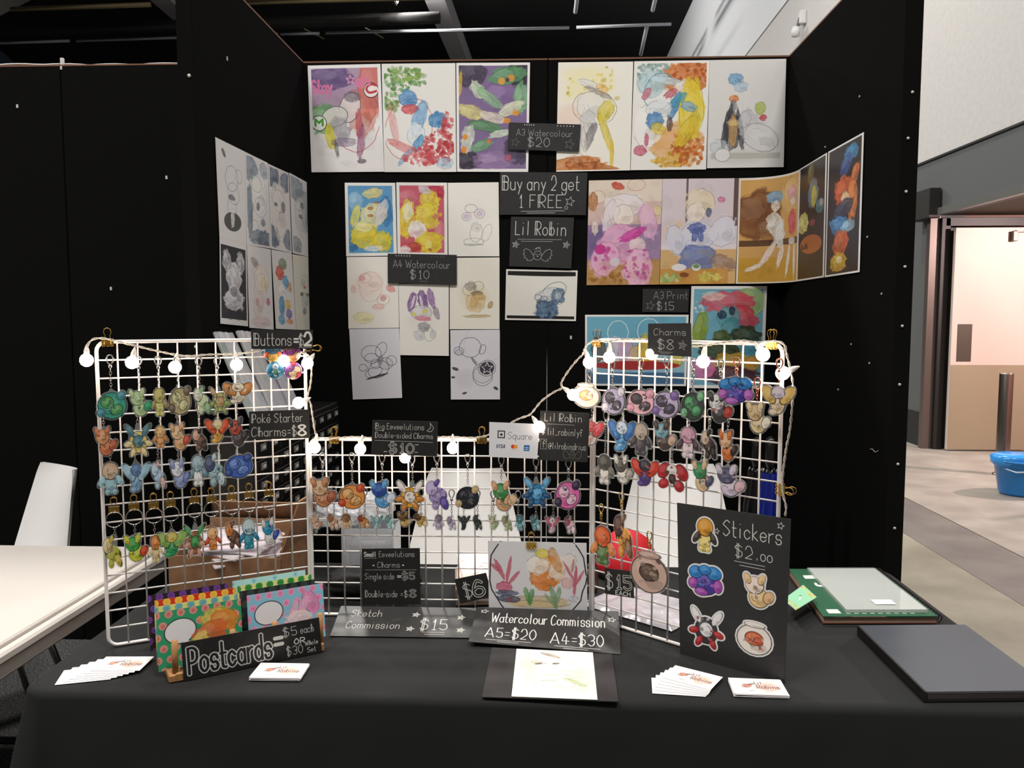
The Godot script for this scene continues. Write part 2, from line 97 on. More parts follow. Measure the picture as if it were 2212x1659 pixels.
var sheets := [
["art_poster",[Vector3(-0.9585,2.3858,-3.3570),Vector3(-0.6649,2.3891,-3.3570),Vector3(-0.6551,1.9663,-3.3570),Vector3(-0.9513,1.9661,-3.3570)],"p1","purple and red lettered watercolour poster, beside the inner corner","poster","A3 watercolour posters along the top of the back wall","paper"],
["art_poster",[Vector3(-0.6601,2.3888,-3.3562),Vector3(-0.3648,2.3884,-3.3562),Vector3(-0.3635,1.9633,-3.3562),Vector3(-0.6542,1.9648,-3.3562)],"p2","watercolour poster with green leaves and red blossoms","poster","A3 watercolour posters along the top of the back wall","paper"],
["art_poster",[Vector3(-0.3612,2.3889,-3.3570),Vector3(-0.0680,2.3871,-3.3570),Vector3(-0.0746,1.9614,-3.3570),Vector3(-0.3610,1.9642,-3.3570)],"p3","violet and green coiling watercolour poster","poster","A3 watercolour posters along the top of the back wall","paper"],
["art_poster",[Vector3(0.0437,2.3855,-3.3562),Vector3(0.3384,2.3854,-3.3562),Vector3(0.3309,1.9645,-3.3562),Vector3(0.0373,1.9612,-3.3562)],"p4","pale yellow watercolour poster above an orange rock","poster","A3 watercolour posters along the top of the back wall","paper"],
["art_poster",[Vector3(0.3423,2.3866,-3.3570),Vector3(0.6363,2.3872,-3.3570),Vector3(0.6306,1.9661,-3.3570),Vector3(0.3328,1.9654,-3.3570)],"p5","yellow and blue swirl poster with autumn orange leaves","poster","A3 watercolour posters along the top of the back wall","paper"],
["art_poster",[Vector3(0.6367,2.3870,-3.3562),Vector3(0.9331,2.3886,-3.3562),Vector3(0.9343,1.9728,-3.3562),Vector3(0.6340,1.9708,-3.3562)],"p6","mostly white and grey watercolour poster, end of top row","poster","A3 watercolour posters along the top of the back wall","paper"],
["art_poster",[Vector3(-0.8166,1.9240,-3.3570),Vector3(-0.6111,1.9219,-3.3570),Vector3(-0.6069,1.6315,-3.3570),Vector3(-0.8152,1.6293,-3.3570)],"a","small watercolour poster, yellow on blue","poster","A4 watercolour and ink posters on the back wall","paper"],
["art_poster",[Vector3(-0.6066,1.9236,-3.3562),Vector3(-0.4004,1.9211,-3.3562),Vector3(-0.4004,1.6289,-3.3562),Vector3(-0.6043,1.6333,-3.3562)],"b","small watercolour poster, yellow on crimson","poster","A4 watercolour and ink posters on the back wall","paper"],
["art_poster",[Vector3(-0.3977,1.9205,-3.3570),Vector3(-0.1934,1.9215,-3.3570),Vector3(-0.1907,1.6269,-3.3570),Vector3(-0.3968,1.6271,-3.3570)],"c","small off-white pencil poster with faint mauve, beside buy-two sign","poster","A4 watercolour and ink posters on the back wall","paper"],
["art_poster",[Vector3(-0.8131,1.6264,-3.3562),Vector3(-0.6025,1.6277,-3.3562),Vector3(-0.6020,1.3388,-3.3562),Vector3(-0.8103,1.3348,-3.3562)],"d","small poster with faint pink wash under A4 sign","poster","A4 watercolour and ink posters on the back wall","paper"],
["art_poster",[Vector3(-0.3921,1.6215,-3.3570),Vector3(-0.1901,1.6228,-3.3570),Vector3(-0.1905,1.3334,-3.3570),Vector3(-0.3939,1.3332,-3.3570)],"e","small poster with faint ochre wash","poster","A4 watercolour and ink posters on the back wall","paper"],
["art_poster",[Vector3(-0.6011,1.5156,-3.3562),Vector3(-0.3962,1.5153,-3.3562),Vector3(-0.3981,1.2241,-3.3562),Vector3(-0.5994,1.2270,-3.3562)],"f","small poster with violet and grey wash","poster","A4 watercolour and ink posters on the back wall","paper"],
["art_poster",[Vector3(-0.8079,1.3329,-3.3570),Vector3(-0.6021,1.3369,-3.3570),Vector3(-0.5923,1.0506,-3.3570),Vector3(-0.7972,1.0429,-3.3570)],"g","small black ink line drawing on white, no barrel","poster","A4 watercolour and ink posters on the back wall","paper"],
["art_poster",[Vector3(-0.3915,1.3295,-3.3562),Vector3(-0.1891,1.3315,-3.3562),Vector3(-0.1889,1.0459,-3.3562),Vector3(-0.3908,1.0447,-3.3562)],"h","small black ink drawing with a barrel shape","poster","A4 watercolour and ink posters on the back wall","paper"],
["art_poster",[Vector3(-0.1630,1.5754,-3.3570),Vector3(0.1254,1.5696,-3.3570),Vector3(0.1196,1.3659,-3.3570),Vector3(-0.1678,1.3709,-3.3570)],"hel","landscape poster of dark blue wash between black bars","poster","A4 watercolour and ink posters on the back wall","paper"],
["art_print",[Vector3(0.1677,1.9259,-3.3570),Vector3(0.4597,1.9301,-3.3570),Vector3(0.4530,1.5129,-3.3570),Vector3(0.1616,1.5107,-3.3570)],"q1","glossy print in pink and mauve with lanterns","poster","glossy A3 prints beside the inner corner","gloss"],
["art_print",[Vector3(0.4606,1.9300,-3.3562),Vector3(0.7613,1.9310,-3.3562),Vector3(0.7549,1.5157,-3.3562),Vector3(0.4547,1.5128,-3.3562)],"q2","glossy print in cream and periwinkle with a table of food","poster","glossy A3 prints beside the inner corner","gloss"],
["art_print",[Vector3(0.9430,1.9325,-3.1724),Vector3(0.9430,1.9352,-2.8708),Vector3(0.9430,1.5181,-2.8644),Vector3(0.9430,1.5166,-3.1714)],"q4","narrow looking dark print with number 405 on side partition","poster","glossy A3 prints beside the inner corner","gloss"],
["art_print",[Vector3(0.9430,1.9354,-2.8590),Vector3(0.9430,1.9331,-2.5479),Vector3(0.9430,1.5191,-2.5443),Vector3(0.9430,1.5176,-2.8551)],"q5","black print with orange and blue flame swirl on side partition","poster","glossy A3 prints beside the inner corner","gloss"],
["art_print",[Vector3(0.5814,1.5064,-3.3570),Vector3(0.8818,1.5059,-3.3570),Vector3(0.8774,1.0932,-3.3570),Vector3(0.5748,1.0958,-3.3570)],"r1","glossy print with red parasol shape behind stickers rack","poster","glossy A3 prints beside the inner corner","gloss"],
["art_print",[Vector3(0.1564,1.3916,-3.3562),Vector3(0.5722,1.3923,-3.3562),Vector3(0.5670,1.1034,-3.3562),Vector3(0.1589,1.1039,-3.3562)],"r2","landscape print, blue sky over red bench behind stickers rack","poster","glossy A3 prints beside the inner corner","gloss"],
["art_poster",[Vector3(-0.9740,1.9110,-2.4339),Vector3(-0.9740,1.9153,-2.6734),Vector3(-0.9740,1.6173,-2.6647),Vector3(-0.9740,1.6204,-2.4443)],"l1","white ink poster with dark oval, upper outer corner of side partition","poster","small posters on the side partition","paper"],
["art_poster",[Vector3(-0.9732,1.9148,-2.6712),Vector3(-0.9732,1.9188,-2.8895),Vector3(-0.9732,1.6244,-2.8996),Vector3(-0.9732,1.6171,-2.6658)],"l2","blue grey ink poster, beside the one with dark oval","poster","small posters on the side partition","paper"],
["art_poster",[Vector3(-0.9740,1.9173,-2.8965),Vector3(-0.9740,1.9243,-3.1283),Vector3(-0.9740,1.6269,-3.1438),Vector3(-0.9740,1.6243,-2.9044)],"l3","ink poster with slate corners, third along side partition upper row","poster","small posters on the side partition","paper"],
["art_poster",[Vector3(-0.9732,1.9270,-3.1343),Vector3(-0.9732,1.9275,-3.3774),Vector3(-0.9732,1.6283,-3.4026),Vector3(-0.9732,1.6275,-3.1528)],"l4","grey ink poster, upper row, inner end of side partition","poster","small posters on the side partition","paper"],
["art_poster",[Vector3(-0.9740,1.6202,-2.4443),Vector3(-0.9740,1.6170,-2.6647),Vector3(-0.9740,1.3532,-2.6599),Vector3(-0.9740,1.3644,-2.4323)],"m1","poster with a black square drawing, lower outer side partition","poster","small posters on the side partition","paper"],
["art_poster",[Vector3(-0.9732,1.6171,-2.6667),Vector3(-0.9732,1.6213,-2.8993),Vector3(-0.9732,1.3384,-2.9110),Vector3(-0.9732,1.3485,-2.6704)],"m2","poster with faint brown and pink wash, side partition lower row","poster","small posters on the side partition","paper"],
["art_poster",[Vector3(-0.9740,1.6214,-2.9091),Vector3(-0.9740,1.6260,-3.1437),Vector3(-0.9740,1.3339,-3.1778),Vector3(-0.9740,1.3413,-2.9390)],"m3","poster with red blue and orange splashes, side partition lower row","poster","small posters on the side partition","paper"],
["art_poster",[Vector3(-0.9732,1.6229,-3.1496),Vector3(-0.9732,1.6283,-3.4026),Vector3(-0.9732,1.3279,-3.4223),Vector3(-0.9732,1.3339,-3.1788)],"m4","nearly blank cream poster, lower row, inner end of side partition","poster","small posters on the side partition","paper"],
["price_sign",[Vector3(-0.1511,2.1545,-3.3520),Vector3(0.1341,2.1439,-3.3520),Vector3(0.1278,2.0378,-3.3520),Vector3(-0.1560,2.0494,-3.3520)],"s_a3w","black card reading A3 Watercolour 20 dollars","sign","black card signs","card"],
["price_sign",[Vector3(-0.1875,1.9612,-3.3520),Vector3(0.1617,1.9560,-3.3520),Vector3(0.1566,1.7891,-3.3520),Vector3(-0.1896,1.7924,-3.3520)],"s_buy","black card reading Buy any 2 get 1 FREE","sign","black card signs","card"],
["name_sign",[Vector3(-0.1430,1.7845,-3.3520),Vector3(0.1094,1.7796,-3.3520),Vector3(0.0995,1.5773,-3.3520),Vector3(-0.1513,1.5872,-3.3520)],"s_lil","black card reading Lil Robin with chalk bird, on wall","sign","black card signs","card"],
["price_sign",[Vector3(-0.6437,1.6392,-3.3520),Vector3(-0.3627,1.6328,-3.3520),Vector3(-0.3633,1.5113,-3.3520),Vector3(-0.6447,1.5193,-3.3520)],"s_a4w","black card reading A4 Watercolour 10 dollars","sign","black card signs","card"],
["price_sign",[Vector3(0.3871,1.4954,-3.3520),Vector3(0.5725,1.4952,-3.3520),Vector3(0.5695,1.4008,-3.3520),Vector3(0.3853,1.4027,-3.3520)],"s_a3p","black card reading A3 Print 15 dollars","sign","black card signs","card"],
["price_sign",[Vector3(-0.5972,1.3604,-1.6474),Vector3(-0.4875,1.3585,-1.7073),Vector3(-0.4885,1.3193,-1.7068),Vector3(-0.5973,1.3206,-1.6474)],"s_but","black card reading Buttons 2 dollars","sign","black card signs","card"],
["price_sign",[Vector3(-0.6041,1.1935,-1.6437),Vector3(-0.4972,1.1921,-1.7020),Vector3(-0.4970,1.1312,-1.7021),Vector3(-0.6054,1.1365,-1.6430)],"s_pok","black card reading Starter Charms 8 dollars","sign","black card signs","card"],
["price_sign",[Vector3(-0.3630,1.1701,-1.7005),Vector3(-0.2258,1.1674,-1.7009),Vector3(-0.2276,1.0944,-1.7009),Vector3(-0.3669,1.0969,-1.7005)],"s_big","black card advertising big double-sided charms for 10 dollars","sign","black card signs","card"],
["payment_sign",[Vector3(-0.1176,1.1679,-1.6953),Vector3(-0.0131,1.1642,-1.6956),Vector3(-0.0179,1.0915,-1.6956),Vector3(-0.1183,1.0948,-1.6953)],"s_sq","white payment sign with square logo and bank card marks","sign","","whitecard"],
["name_sign",[Vector3(-0.0120,1.1915,-1.7016),Vector3(0.0906,1.1871,-1.7020),Vector3(0.0866,1.0838,-1.7020),Vector3(-0.0151,1.0882,-1.7016)],"s_soc","black card with Lil Robin and social media handles","sign","black card signs","card"],
["price_sign",[Vector3(-0.3925,0.8916,-1.7124),Vector3(-0.2678,0.8942,-1.7128),Vector3(-0.2670,0.7715,-1.7128),Vector3(-0.3931,0.7697,-1.7124)],"s_sma","black card pricing small charms single side and double side","sign","black card signs","card"],
["price_sign",[Vector3(-0.1939,0.8272,-1.7130),Vector3(-0.1265,0.8422,-1.7133),Vector3(-0.1128,0.7908,-1.7133),Vector3(-0.1813,0.7736,-1.7131)],"s_6","small tilted black card reading 6 dollars","sign","black card signs","card"],
["fishbowl_drawing",[Vector3(-0.1221,0.9131,-1.7093),Vector3(0.0863,0.9100,-1.7100),Vector3(0.0894,0.7626,-1.7100),Vector3(-0.1205,0.7678,-1.7093)],"fish","coloured drawing of a fishbowl scene clipped to low rack","picture","","paper"],
["price_sign",[Vector3(0.1981,1.3727,-1.6124),Vector3(0.2696,1.3742,-1.5522),Vector3(0.2721,1.3113,-1.5501),Vector3(0.1981,1.3134,-1.6125)],"s_cha","black card reading Charms 8 dollars","sign","black card signs","card"],
["price_sign",[Vector3(0.1243,0.8627,-1.6903),Vector3(0.1781,0.8708,-1.6449),Vector3(0.1805,0.8156,-1.6430),Vector3(0.1254,0.8085,-1.6893)],"s_15","small black card reading 15 dollars EACH","sign","black card signs","card"],
["price_sign",[Vector3(-0.4386,0.7654,-1.7082),Vector3(-0.1472,0.7647,-1.7092),Vector3(-0.1469,0.7410,-1.6051),Vector3(-0.4351,0.7410,-1.6027)],"s_ske","reclined black card reading Sketch Commission 15 dollars","sign","black card signs","glossy_card"],
["price_sign",[Vector3(-0.1449,0.7737,-1.7012),Vector3(0.1544,0.7604,-1.7022),Vector3(0.1445,0.7440,-1.5385),Vector3(-0.1508,0.7440,-1.5676)],"s_wat","reclined black card reading Watercolour Commission prices","sign","black card signs","glossy_card"],
["sticker_board",[Vector3(0.2561,1.0294,-1.5767),Vector3(0.4263,1.0334,-1.4334),Vector3(0.4262,0.7410,-1.4292),Vector3(0.2570,0.7410,-1.5466)],"s_sti","tall black board of stickers leaning on wire rack","sign","black card signs","board"],
["backing_card",[Vector3(-0.1036,0.7415,-1.5570),Vector3(0.1273,0.7415,-1.5346),Vector3(0.1231,0.7415,-1.3401),Vector3(-0.1072,0.7415,-1.3474)],"blackcard","plain black backing card flat on table under a watercolour","card","","board"],
["small_watercolour",[Vector3(-0.0554,0.7440,-1.5485),Vector3(0.0911,0.7440,-1.5369),Vector3(0.0881,0.7440,-1.3419),Vector3(-0.0568,0.7440,-1.3482)],"bun","pale green watercolour lying on the black backing card","picture","","paper"],
["price_sign",[Vector3(-0.6434,0.8115,-1.3883),Vector3(-0.4348,0.8107,-1.5237),Vector3(-0.4311,0.7410,-1.5261),Vector3(-0.6411,0.7410,-1.3898)],"s_pos","long black card reading Postcards 5 each or 30 whole set","sign","black card signs","card"],
["postcard",[Vector3(-0.7564,0.8570,-1.4984),Vector3(-0.6323,0.8570,-1.5790),Vector3(-0.6257,0.7520,-1.5689),Vector3(-0.7499,0.7520,-1.4884)],"k1","dark postcard with violet dots, backmost beside the peg end","postcard","postcards standing in the wooden holder","gloss"],
["postcard",[Vector3(-0.7303,0.8570,-1.4730),Vector3(-0.6062,0.8570,-1.5536),Vector3(-0.5997,0.7520,-1.5435),Vector3(-0.7238,0.7520,-1.4629)],"k2","red postcard with yellow dots","postcard","postcards standing in the wooden holder","gloss"],
["postcard",[Vector3(-0.7145,0.8570,-1.4387),Vector3(-0.5903,0.8570,-1.5192),Vector3(-0.5838,0.7520,-1.5092),Vector3(-0.7080,0.7520,-1.4286)],"k3","yellow postcard with blue dots","postcard","postcards standing in the wooden holder","gloss"],
["postcard",[Vector3(-0.6980,0.8570,-1.4106),Vector3(-0.5738,0.8570,-1.4912),Vector3(-0.5673,0.7520,-1.4811),Vector3(-0.6915,0.7520,-1.4006)],"k4","green postcard with pink flame dots and blank speech balloon","postcard","postcards standing in the wooden holder","gloss"],
["postcard",[Vector3(-0.6278,0.8570,-1.5900),Vector3(-0.5037,0.8570,-1.6706),Vector3(-0.4971,0.7520,-1.6605),Vector3(-0.6213,0.7520,-1.5800)],"k5","pale blue postcard with snowflakes, backmost in holder","postcard","postcards standing in the wooden holder","gloss"],
["postcard",[Vector3(-0.6064,0.8570,-1.5604),Vector3(-0.4823,0.8570,-1.6410),Vector3(-0.4758,0.7520,-1.6309),Vector3(-0.5999,0.7520,-1.5504)],"k6","yellow postcard with green dots","postcard","postcards standing in the wooden holder","gloss"],
["postcard",[Vector3(-0.5911,0.8570,-1.5298),Vector3(-0.4669,0.8570,-1.6103),Vector3(-0.4604,0.7520,-1.6003),Vector3(-0.5845,0.7520,-1.5197)],"k7","black postcard with dark green dots","postcard","postcards standing in the wooden holder","gloss"],
["postcard",[Vector3(-0.5679,0.8570,-1.5068),Vector3(-0.4437,0.8570,-1.5873),Vector3(-0.4372,0.7520,-1.5773),Vector3(-0.5613,0.7520,-1.4967)],"k8","sky blue postcard with pink heart dots and speech balloon","postcard","postcards standing in the wooden holder","gloss"]]
var stickers := [[0.0441,0.2375,0.0512,0.0716,2,"e8d078 d89838 3a3430","yellow sticker with white border"],[0.0480,0.1515,0.0801,0.0718,7,"4838a0 2f80c8 a048a8","deep blue cloud lobed sticker"],[0.1500,0.1512,0.0713,0.0686,0,"e8c48c f0dcd0 dcb080","tan winged sticker"],[0.0532,0.0620,0.0771,0.0791,6,"38343c e4e0e4 b02428","dark cat coloured sticker with red base"],[0.1473,0.0645,0.0771,0.0689,5,"e8e0d8 d06840 c85038","fishbowl shaped sticker"]]
var green_pad := [Vector3(0.6069,0.7580,-2.0374),Vector3(0.8257,0.7580,-2.0553),Vector3(0.8266,0.7580,-1.7243),Vector3(0.5838,0.7580,-1.7126)]
var clear_pad := [Vector3(0.6485,0.7660,-2.0266),Vector3(0.8153,0.7660,-2.0335),Vector3(0.8133,0.7660,-1.7415),Vector3(0.6384,0.7660,-1.7342)]
var grey_book := [Vector3(0.6381,0.7600,-1.6580),Vector3(0.8561,0.7600,-1.6721),Vector3(0.8573,0.7600,-1.3757),Vector3(0.6393,0.7600,-1.3616)]
var mint_card := [Vector3(0.5894,0.7700,-1.8682),Vector3(0.5937,0.7700,-1.7859),Vector3(0.5235,0.7700,-1.7027),Vector3(0.5155,0.7700,-1.7673)]
var beams := [[Vector3(-2.8269,9.2000,-19.4187),Vector3(-2.6866,9.2000,-27.3864),0.50,"grey"],[Vector3(-9.5767,9.2000,-19.6615),Vector3(-9.7533,9.2000,-24.7453),0.50,"grey"],[Vector3(-14.7712,9.0000,-21.2893),Vector3(-11.5515,9.0000,-19.0658),0.70,"white"],[Vector3(-17.4711,9.4000,-25.5156),Vector3(-18.7000,9.4000,-29.7105),0.40,"pale"]]
var pipes := [[Vector3(-14.9092,8.6000,-21.9837),Vector3(-12.5674,8.6000,-21.8587),0.040,"pipe"],[Vector3(-12.3726,8.6000,-21.8668),Vector3(-6.9262,8.6000,-21.5915),0.040,"pipe"],[Vector3(-6.8436,8.6000,-21.5600),Vector3(-5.8366,8.6000,-21.5670),0.040,"pipe"],[Vector3(-5.6614,8.6000,-21.5396),Vector3(0.5537,8.6000,-21.4234),0.040,"pipe"],[Vector3(0.7269,8.6000,-21.3972),Vector3(3.0717,8.6000,-21.2638),0.040,"pipe"],[Vector3(2.4868,8.6000,-21.3378),Vector3(2.5879,8.6000,-23.6474),0.050,"pipe"],[Vector3(0.6837,8.6000,-18.7990),Vector3(0.6671,8.6000,-20.3498),0.050,"pipe"],[Vector3(2.4307,8.6000,-18.8716),Vector3(2.4927,8.6000,-20.3061),0.050,"pipe"],[Vector3(-12.9950,8.8000,-20.1617),Vector3(-9.4841,8.8000,-20.0087),0.060,"cream"],[Vector3(-7.2843,8.8000,-19.9830),Vector3(-2.5126,8.8000,-19.8382),0.060,"cream"],[Vector3(-14.1186,8.7000,-21.3851),Vector3(-2.6464,8.7000,-20.8665),0.050,"dim"]]
var fan_a := [-0.7968,-1.4418]
var deck_a := [-0.4809,-1.4214]
var fan_b := [0.2580,-1.4200]
var deck_b := [0.3655,-1.3938]
var arts := {
"p1":[1.414,"ece9ea",0.045,"r .5 .2 .5 .3 0 9a7a9c .75;w .3 .12 .34 .16 0 5f4c80 .85;w .85 .25 .18 .4 0 d8705c .75;w .18 .5 .22 .2 0 5f9a5a .75;w .72 .45 .2 .3 0 c86a5c .5;r .5 .86 .5 .22 0 f2eeee .95;c .66 .52 .3 .42 10 c84a60 .6;o .56 .4 .14 .2 20 e2d9d8 .9;o .35 .48 .18 .13 -15 dcd8d4 .9;w .6 .3 .12 .07 0 6c6470 .7;w .4 .62 .16 .2 0 8d8a94 .55;w .68 .55 .05 .2 0 c04a50 .7;w .28 .66 .07 .18 -10 d8cc38 .85;w .46 .72 .18 .06 0 7a6888 .5;w .7 .72 .05 .24 6 9a5a80 .7;w .36 .78 .03 .12 -8 4a4a48 .6;w .7 .9 .06 .03 0 504450 .7;h .86 .24 .1 .09 0 f0ecec .95;c .86 .24 .1 .1 0 202020 .9;t .8 .26 .13 c04048 C;h .13 .54 .1 .1 0 eef0ea .95;c .13 .54 .1 .1 0 202020 .9;t .08 .56 .1 4f9a3c M;t .04 .26 .28 d87aa8 Stay;t .66 .2 .18 d87aa8 sh;*.58 .14 .06 e09ab8"],
"p2":[1.46,"e9e7e4",0.03,"l .3 .14 .3 .16 0 4f8a3c 90;l .12 .35 .1 .14 0 6a9a4c 40;l .35 .1 .25 .1 0 8aa84c 40;c .35 .6 .32 .42 20 c84850 .5;w .3 .78 .28 .06 25 d86060 .6;w .14 .55 .05 .3 -10 e09090 .55;w .35 .32 .13 .12 10 3f80c0 .8;w .38 .42 .12 .07 0 d04048 .8;w .5 .5 .09 .25 20 5f9ad0 .7;w .75 .52 .13 .11 -20 3078b8 .8;w .45 .65 .12 .16 10 dfe6ee .9;w .48 .74 .06 .14 30 4088c0 .75;w .3 .86 .04 .16 40 70a8d0 .6;l .75 .78 .22 .25 0 c03038 110;l .5 .86 .25 .12 0 d05058 70;l .88 .6 .08 .25 0 c84048 40;w .85 .92 .12 .08 0 a8c8e0 .7"],
"p3":[1.46,"ece9e8",0.035,"r .5 .5 .47 .69 0 7a6490 .95;w .2 .1 .2 .2 0 3a3444 .8;w .85 .1 .15 .2 0 2a2830 .85;w .6 .3 .25 .2 0 8a6aa4 .6;w .15 .9 .2 .12 0 2c2a34 .85;w .85 .8 .2 .2 0 3c3648 .7;w .5 .9 .3 .12 0 a888b8 .6;w .7 .12 .26 .12 -10 5f9a68 .9;w .88 .32 .1 .22 0 7fb884 .9;w .75 .42 .2 .08 -30 d8dcc0 .95;w .3 .25 .16 .08 50 cfe0c4 .9;w .45 .32 .22 .07 40 8fb890 .9;w .2 .45 .2 .09 20 e0d888 .9;w .5 .5 .2 .07 15 e0d4c4 .9;w .4 .58 .25 .07 10 5a9060 .9;w .15 .7 .09 .2 10 d4e0cc .9;w .35 .76 .16 .07 -20 70a878 .9;w .6 .65 .16 .05 -15 d0e0c8 .9;h .62 .17 .05 .05 0 e0a040 .9;h .75 .14 .05 .05 0 d89838 .9;h .7 .16 .03 .03 0 503c60 .9;h .82 .46 .05 .04 0 e09838 .9;h .7 .53 .05 .04 0 dc9030 .9;h .12 .68 .04 .04 0 e08c30 .9;h .1 .8 .04 .05 0 e08c30 .9;h .45 .72 .03 .03 0 d87830 .9;w .05 .2 .03 .18 5 e8c040 .8;w .72 .87 .05 .05 0 c05870 .8"],
"p4":[1.46,"eeebe2",0,"s .4 .2 .4 .3 0 f0e4a0 .6;s .2 .5 .25 .2 0 ecc8b8 .6;l .5 .3 .4 .4 0 e0c850 26;w .42 .2 .16 .05 20 e4e2e0 .9;w .55 .28 .2 .04 25 908890 .6;w .45 .4 .2 .2 0 e6e4e0 .9;c .5 .42 .3 .22 10 8a8488 .5;w .65 .45 .1 .16 30 d8c84c .8;w .42 .55 .12 .16 0 c8c6c8 .7;w .45 .68 .06 .2 20 706c70 .7;w .66 .65 .05 .3 -20 d8c040 .75;w .75 .85 .03 .2 0 d8b838 .8;w .6 .24 .1 .05 30 e8a850 .5;w .36 .7 .04 .2 -10 d8d4d0 .9;w .3 .94 .36 .12 0 c87a40 .95;w .55 .97 .3 .07 8 b86830 .9;l .35 .93 .25 .08 0 a85828 40;r .5 1.0 .5 .014 0 eeebe2 1"],
"p5":[1.45,"eae8e4",0.035,"w .7 .15 .3 .25 0 c86a28 .9;l .75 .12 .25 .2 0 b85018 80;l .3 .1 .25 .15 0 7a9a98 50;w .25 .2 .2 .2 0 a8c8d0 .7;w .6 .78 .35 .3 0 d88a30 .6;l .75 .8 .24 .26 0 c86018 120;l .5 .92 .22 .1 0 d8a828 50;w .2 .6 .2 .3 0 f0eeec .95;c .35 .28 .2 .25 20 4a88a8 .9;w .45 .18 .25 .05 10 c8dce8 .9;w .62 .3 .1 .2 20 e8e4e0 .9;w .78 .45 .17 .42 0 e0c838 .95;w .72 .65 .1 .25 30 d8bc30 .9;w .75 .42 .12 .07 15 7fa8c8 .9;w .55 .42 .06 .2 20 3f80b0 .85;w .6 .36 .14 .06 -40 4a98b8 .8;w .35 .44 .18 .12 0 dce0e4 .9;w .3 .55 .12 .12 -20 4a80b8 .9;w .35 .62 .1 .08 20 e0c040 .8;w .5 .3 .1 .05 -30 c05868 .8;w .18 .3 .05 .09 30 c86878 .8;w .12 .82 .09 .07 0 c05068 .8;w .2 .72 .03 .1 0 b84860 .8;w .5 .58 .04 .1 0 5a4038 .8"],
"p6":[1.43,"dcdad8",0,"s .4 .9 .4 .1 0 c8c8c0 .7;w .35 .18 .1 .08 0 5a94c4 .75;w .42 .25 .1 .07 0 a8c0d8 .7;w .33 .36 .06 .05 0 e08040 .85;w .33 .42 .04 .08 0 807c84 .8;w .32 .65 .12 .26 0 54525c .85;w .25 .62 .05 .3 10 2c2c34 .8;w .42 .64 .04 .28 -8 2c2c34 .8;w .52 .6 .14 .2 0 c0bec4 .8;w .33 .66 .06 .22 0 c89858 .85;w .33 .58 .08 .05 0 e0c888 .8;w .68 .45 .07 .09 0 a8b848 .8;w .72 .54 .05 .04 0 c83848 .85;w .7 .72 .25 .2 20 d8d6d6 .95;c .68 .72 .25 .17 25 9a9498 .5;w .15 .8 .12 .1 0 c4ccd4 .7;r .5 .89 .45 .04 0 b4b2aa .7;h .2 .88 .1 .08 0 e2e2e2 .9;c .2 .88 .1 .09 0 9a9a9c .6"],
"a":[1.43,"ecebe8",0.06,"r .5 .5 .44 .66 0 5a98c8 .95;w .8 .4 .15 .3 0 3878b0 .8;w .2 .25 .15 .2 0 a8cce0 .7;w .12 .85 .15 .12 0 3070a8 .8;w .55 .14 .2 .1 -10 e8d890 .95;w .62 .28 .04 .04 0 b06030 .9;w .55 .45 .28 .22 -10 ece0a8 .95;w .5 .35 .06 .03 0 a86838 .8;w .5 .45 .06 .03 0 a86838 .8;w .72 .4 .12 .25 20 d8d4d8 .9;w .2 .45 .09 .22 15 e8dc70 .95;w .35 .72 .28 .25 0 e8cf38 .97;w .35 .6 .2 .1 0 f0e8b0 .8;w .72 .8 .2 .2 0 e4cc30 .95;w .55 .9 .2 .06 0 e8e4e0 .8"],
"b":[1.43,"ecebe8",0.06,"r .5 .5 .44 .66 0 c85868 .95;w .75 .15 .2 .15 0 b02840 .8;w .2 .2 .2 .15 0 d88090 .7;w .85 .7 .12 .3 0 d88090 .8;w .2 .9 .2 .1 0 d04858 .8;w .65 .25 .2 .2 10 e8d848 .95;w .55 .1 .14 .08 20 d8d4d8 .9;w .6 .45 .26 .26 0 e8d848 .97;w .18 .5 .16 .4 10 ecd840 .95;w .22 .4 .1 .2 10 f0ecd0 .9;w .4 .65 .2 .18 0 f2eeea .95;w .65 .82 .28 .22 0 e4d038 .97;w .35 .88 .14 .09 0 b84030 .8;w .78 .46 .07 .05 0 d07070 .8;h .62 .85 .07 .09 0 e8dc80 .8;w .15 .92 .12 .07 0 f0ecec .9;w .65 .92 .04 .03 0 a86830 .8"],
"c":[1.45,"edeae4",0,"s .5 .4 .3 .25 0 e8e4de .7;c .45 .35 .12 .08 0 706870 .5;c .62 .42 .1 .09 0 8a5a98 .6;c .36 .46 .09 .08 0 8a5a98 .6;w .62 .42 .06 .06 0 c8b0d0 .7;w .36 .46 .06 .05 0 c8b0d0 .7;c .55 .68 .12 .18 10 8a8488 .45;c .5 .8 .2 .07 0 8a8488 .5;c .76 .68 .08 .18 20 908a8c .4;w .55 .6 .1 .1 0 d8d4d0 .6;w .5 .84 .2 .02 0 a8a4a0 .5"],
"d":[1.42,"ece8e0",0,"s .4 .4 .3 .3 0 ecd0c8 .6;w .45 .35 .25 .2 0 f0dcd4 .8;c .35 .3 .12 .09 0 c07878 .5;c .45 .42 .22 .3 0 d09898 .4;w .3 .3 .06 .05 0 d88888 .6;w .85 .45 .1 .06 20 d87070 .6;w .7 .58 .06 .06 0 c87070 .6;c .7 .6 .12 .1 0 c88888 .5;w .6 .7 .12 .06 0 e8b0a8 .6;w .3 .85 .2 .12 0 e8dca0 .7;w .12 .45 .05 .08 0 e0a8a0 .5"],
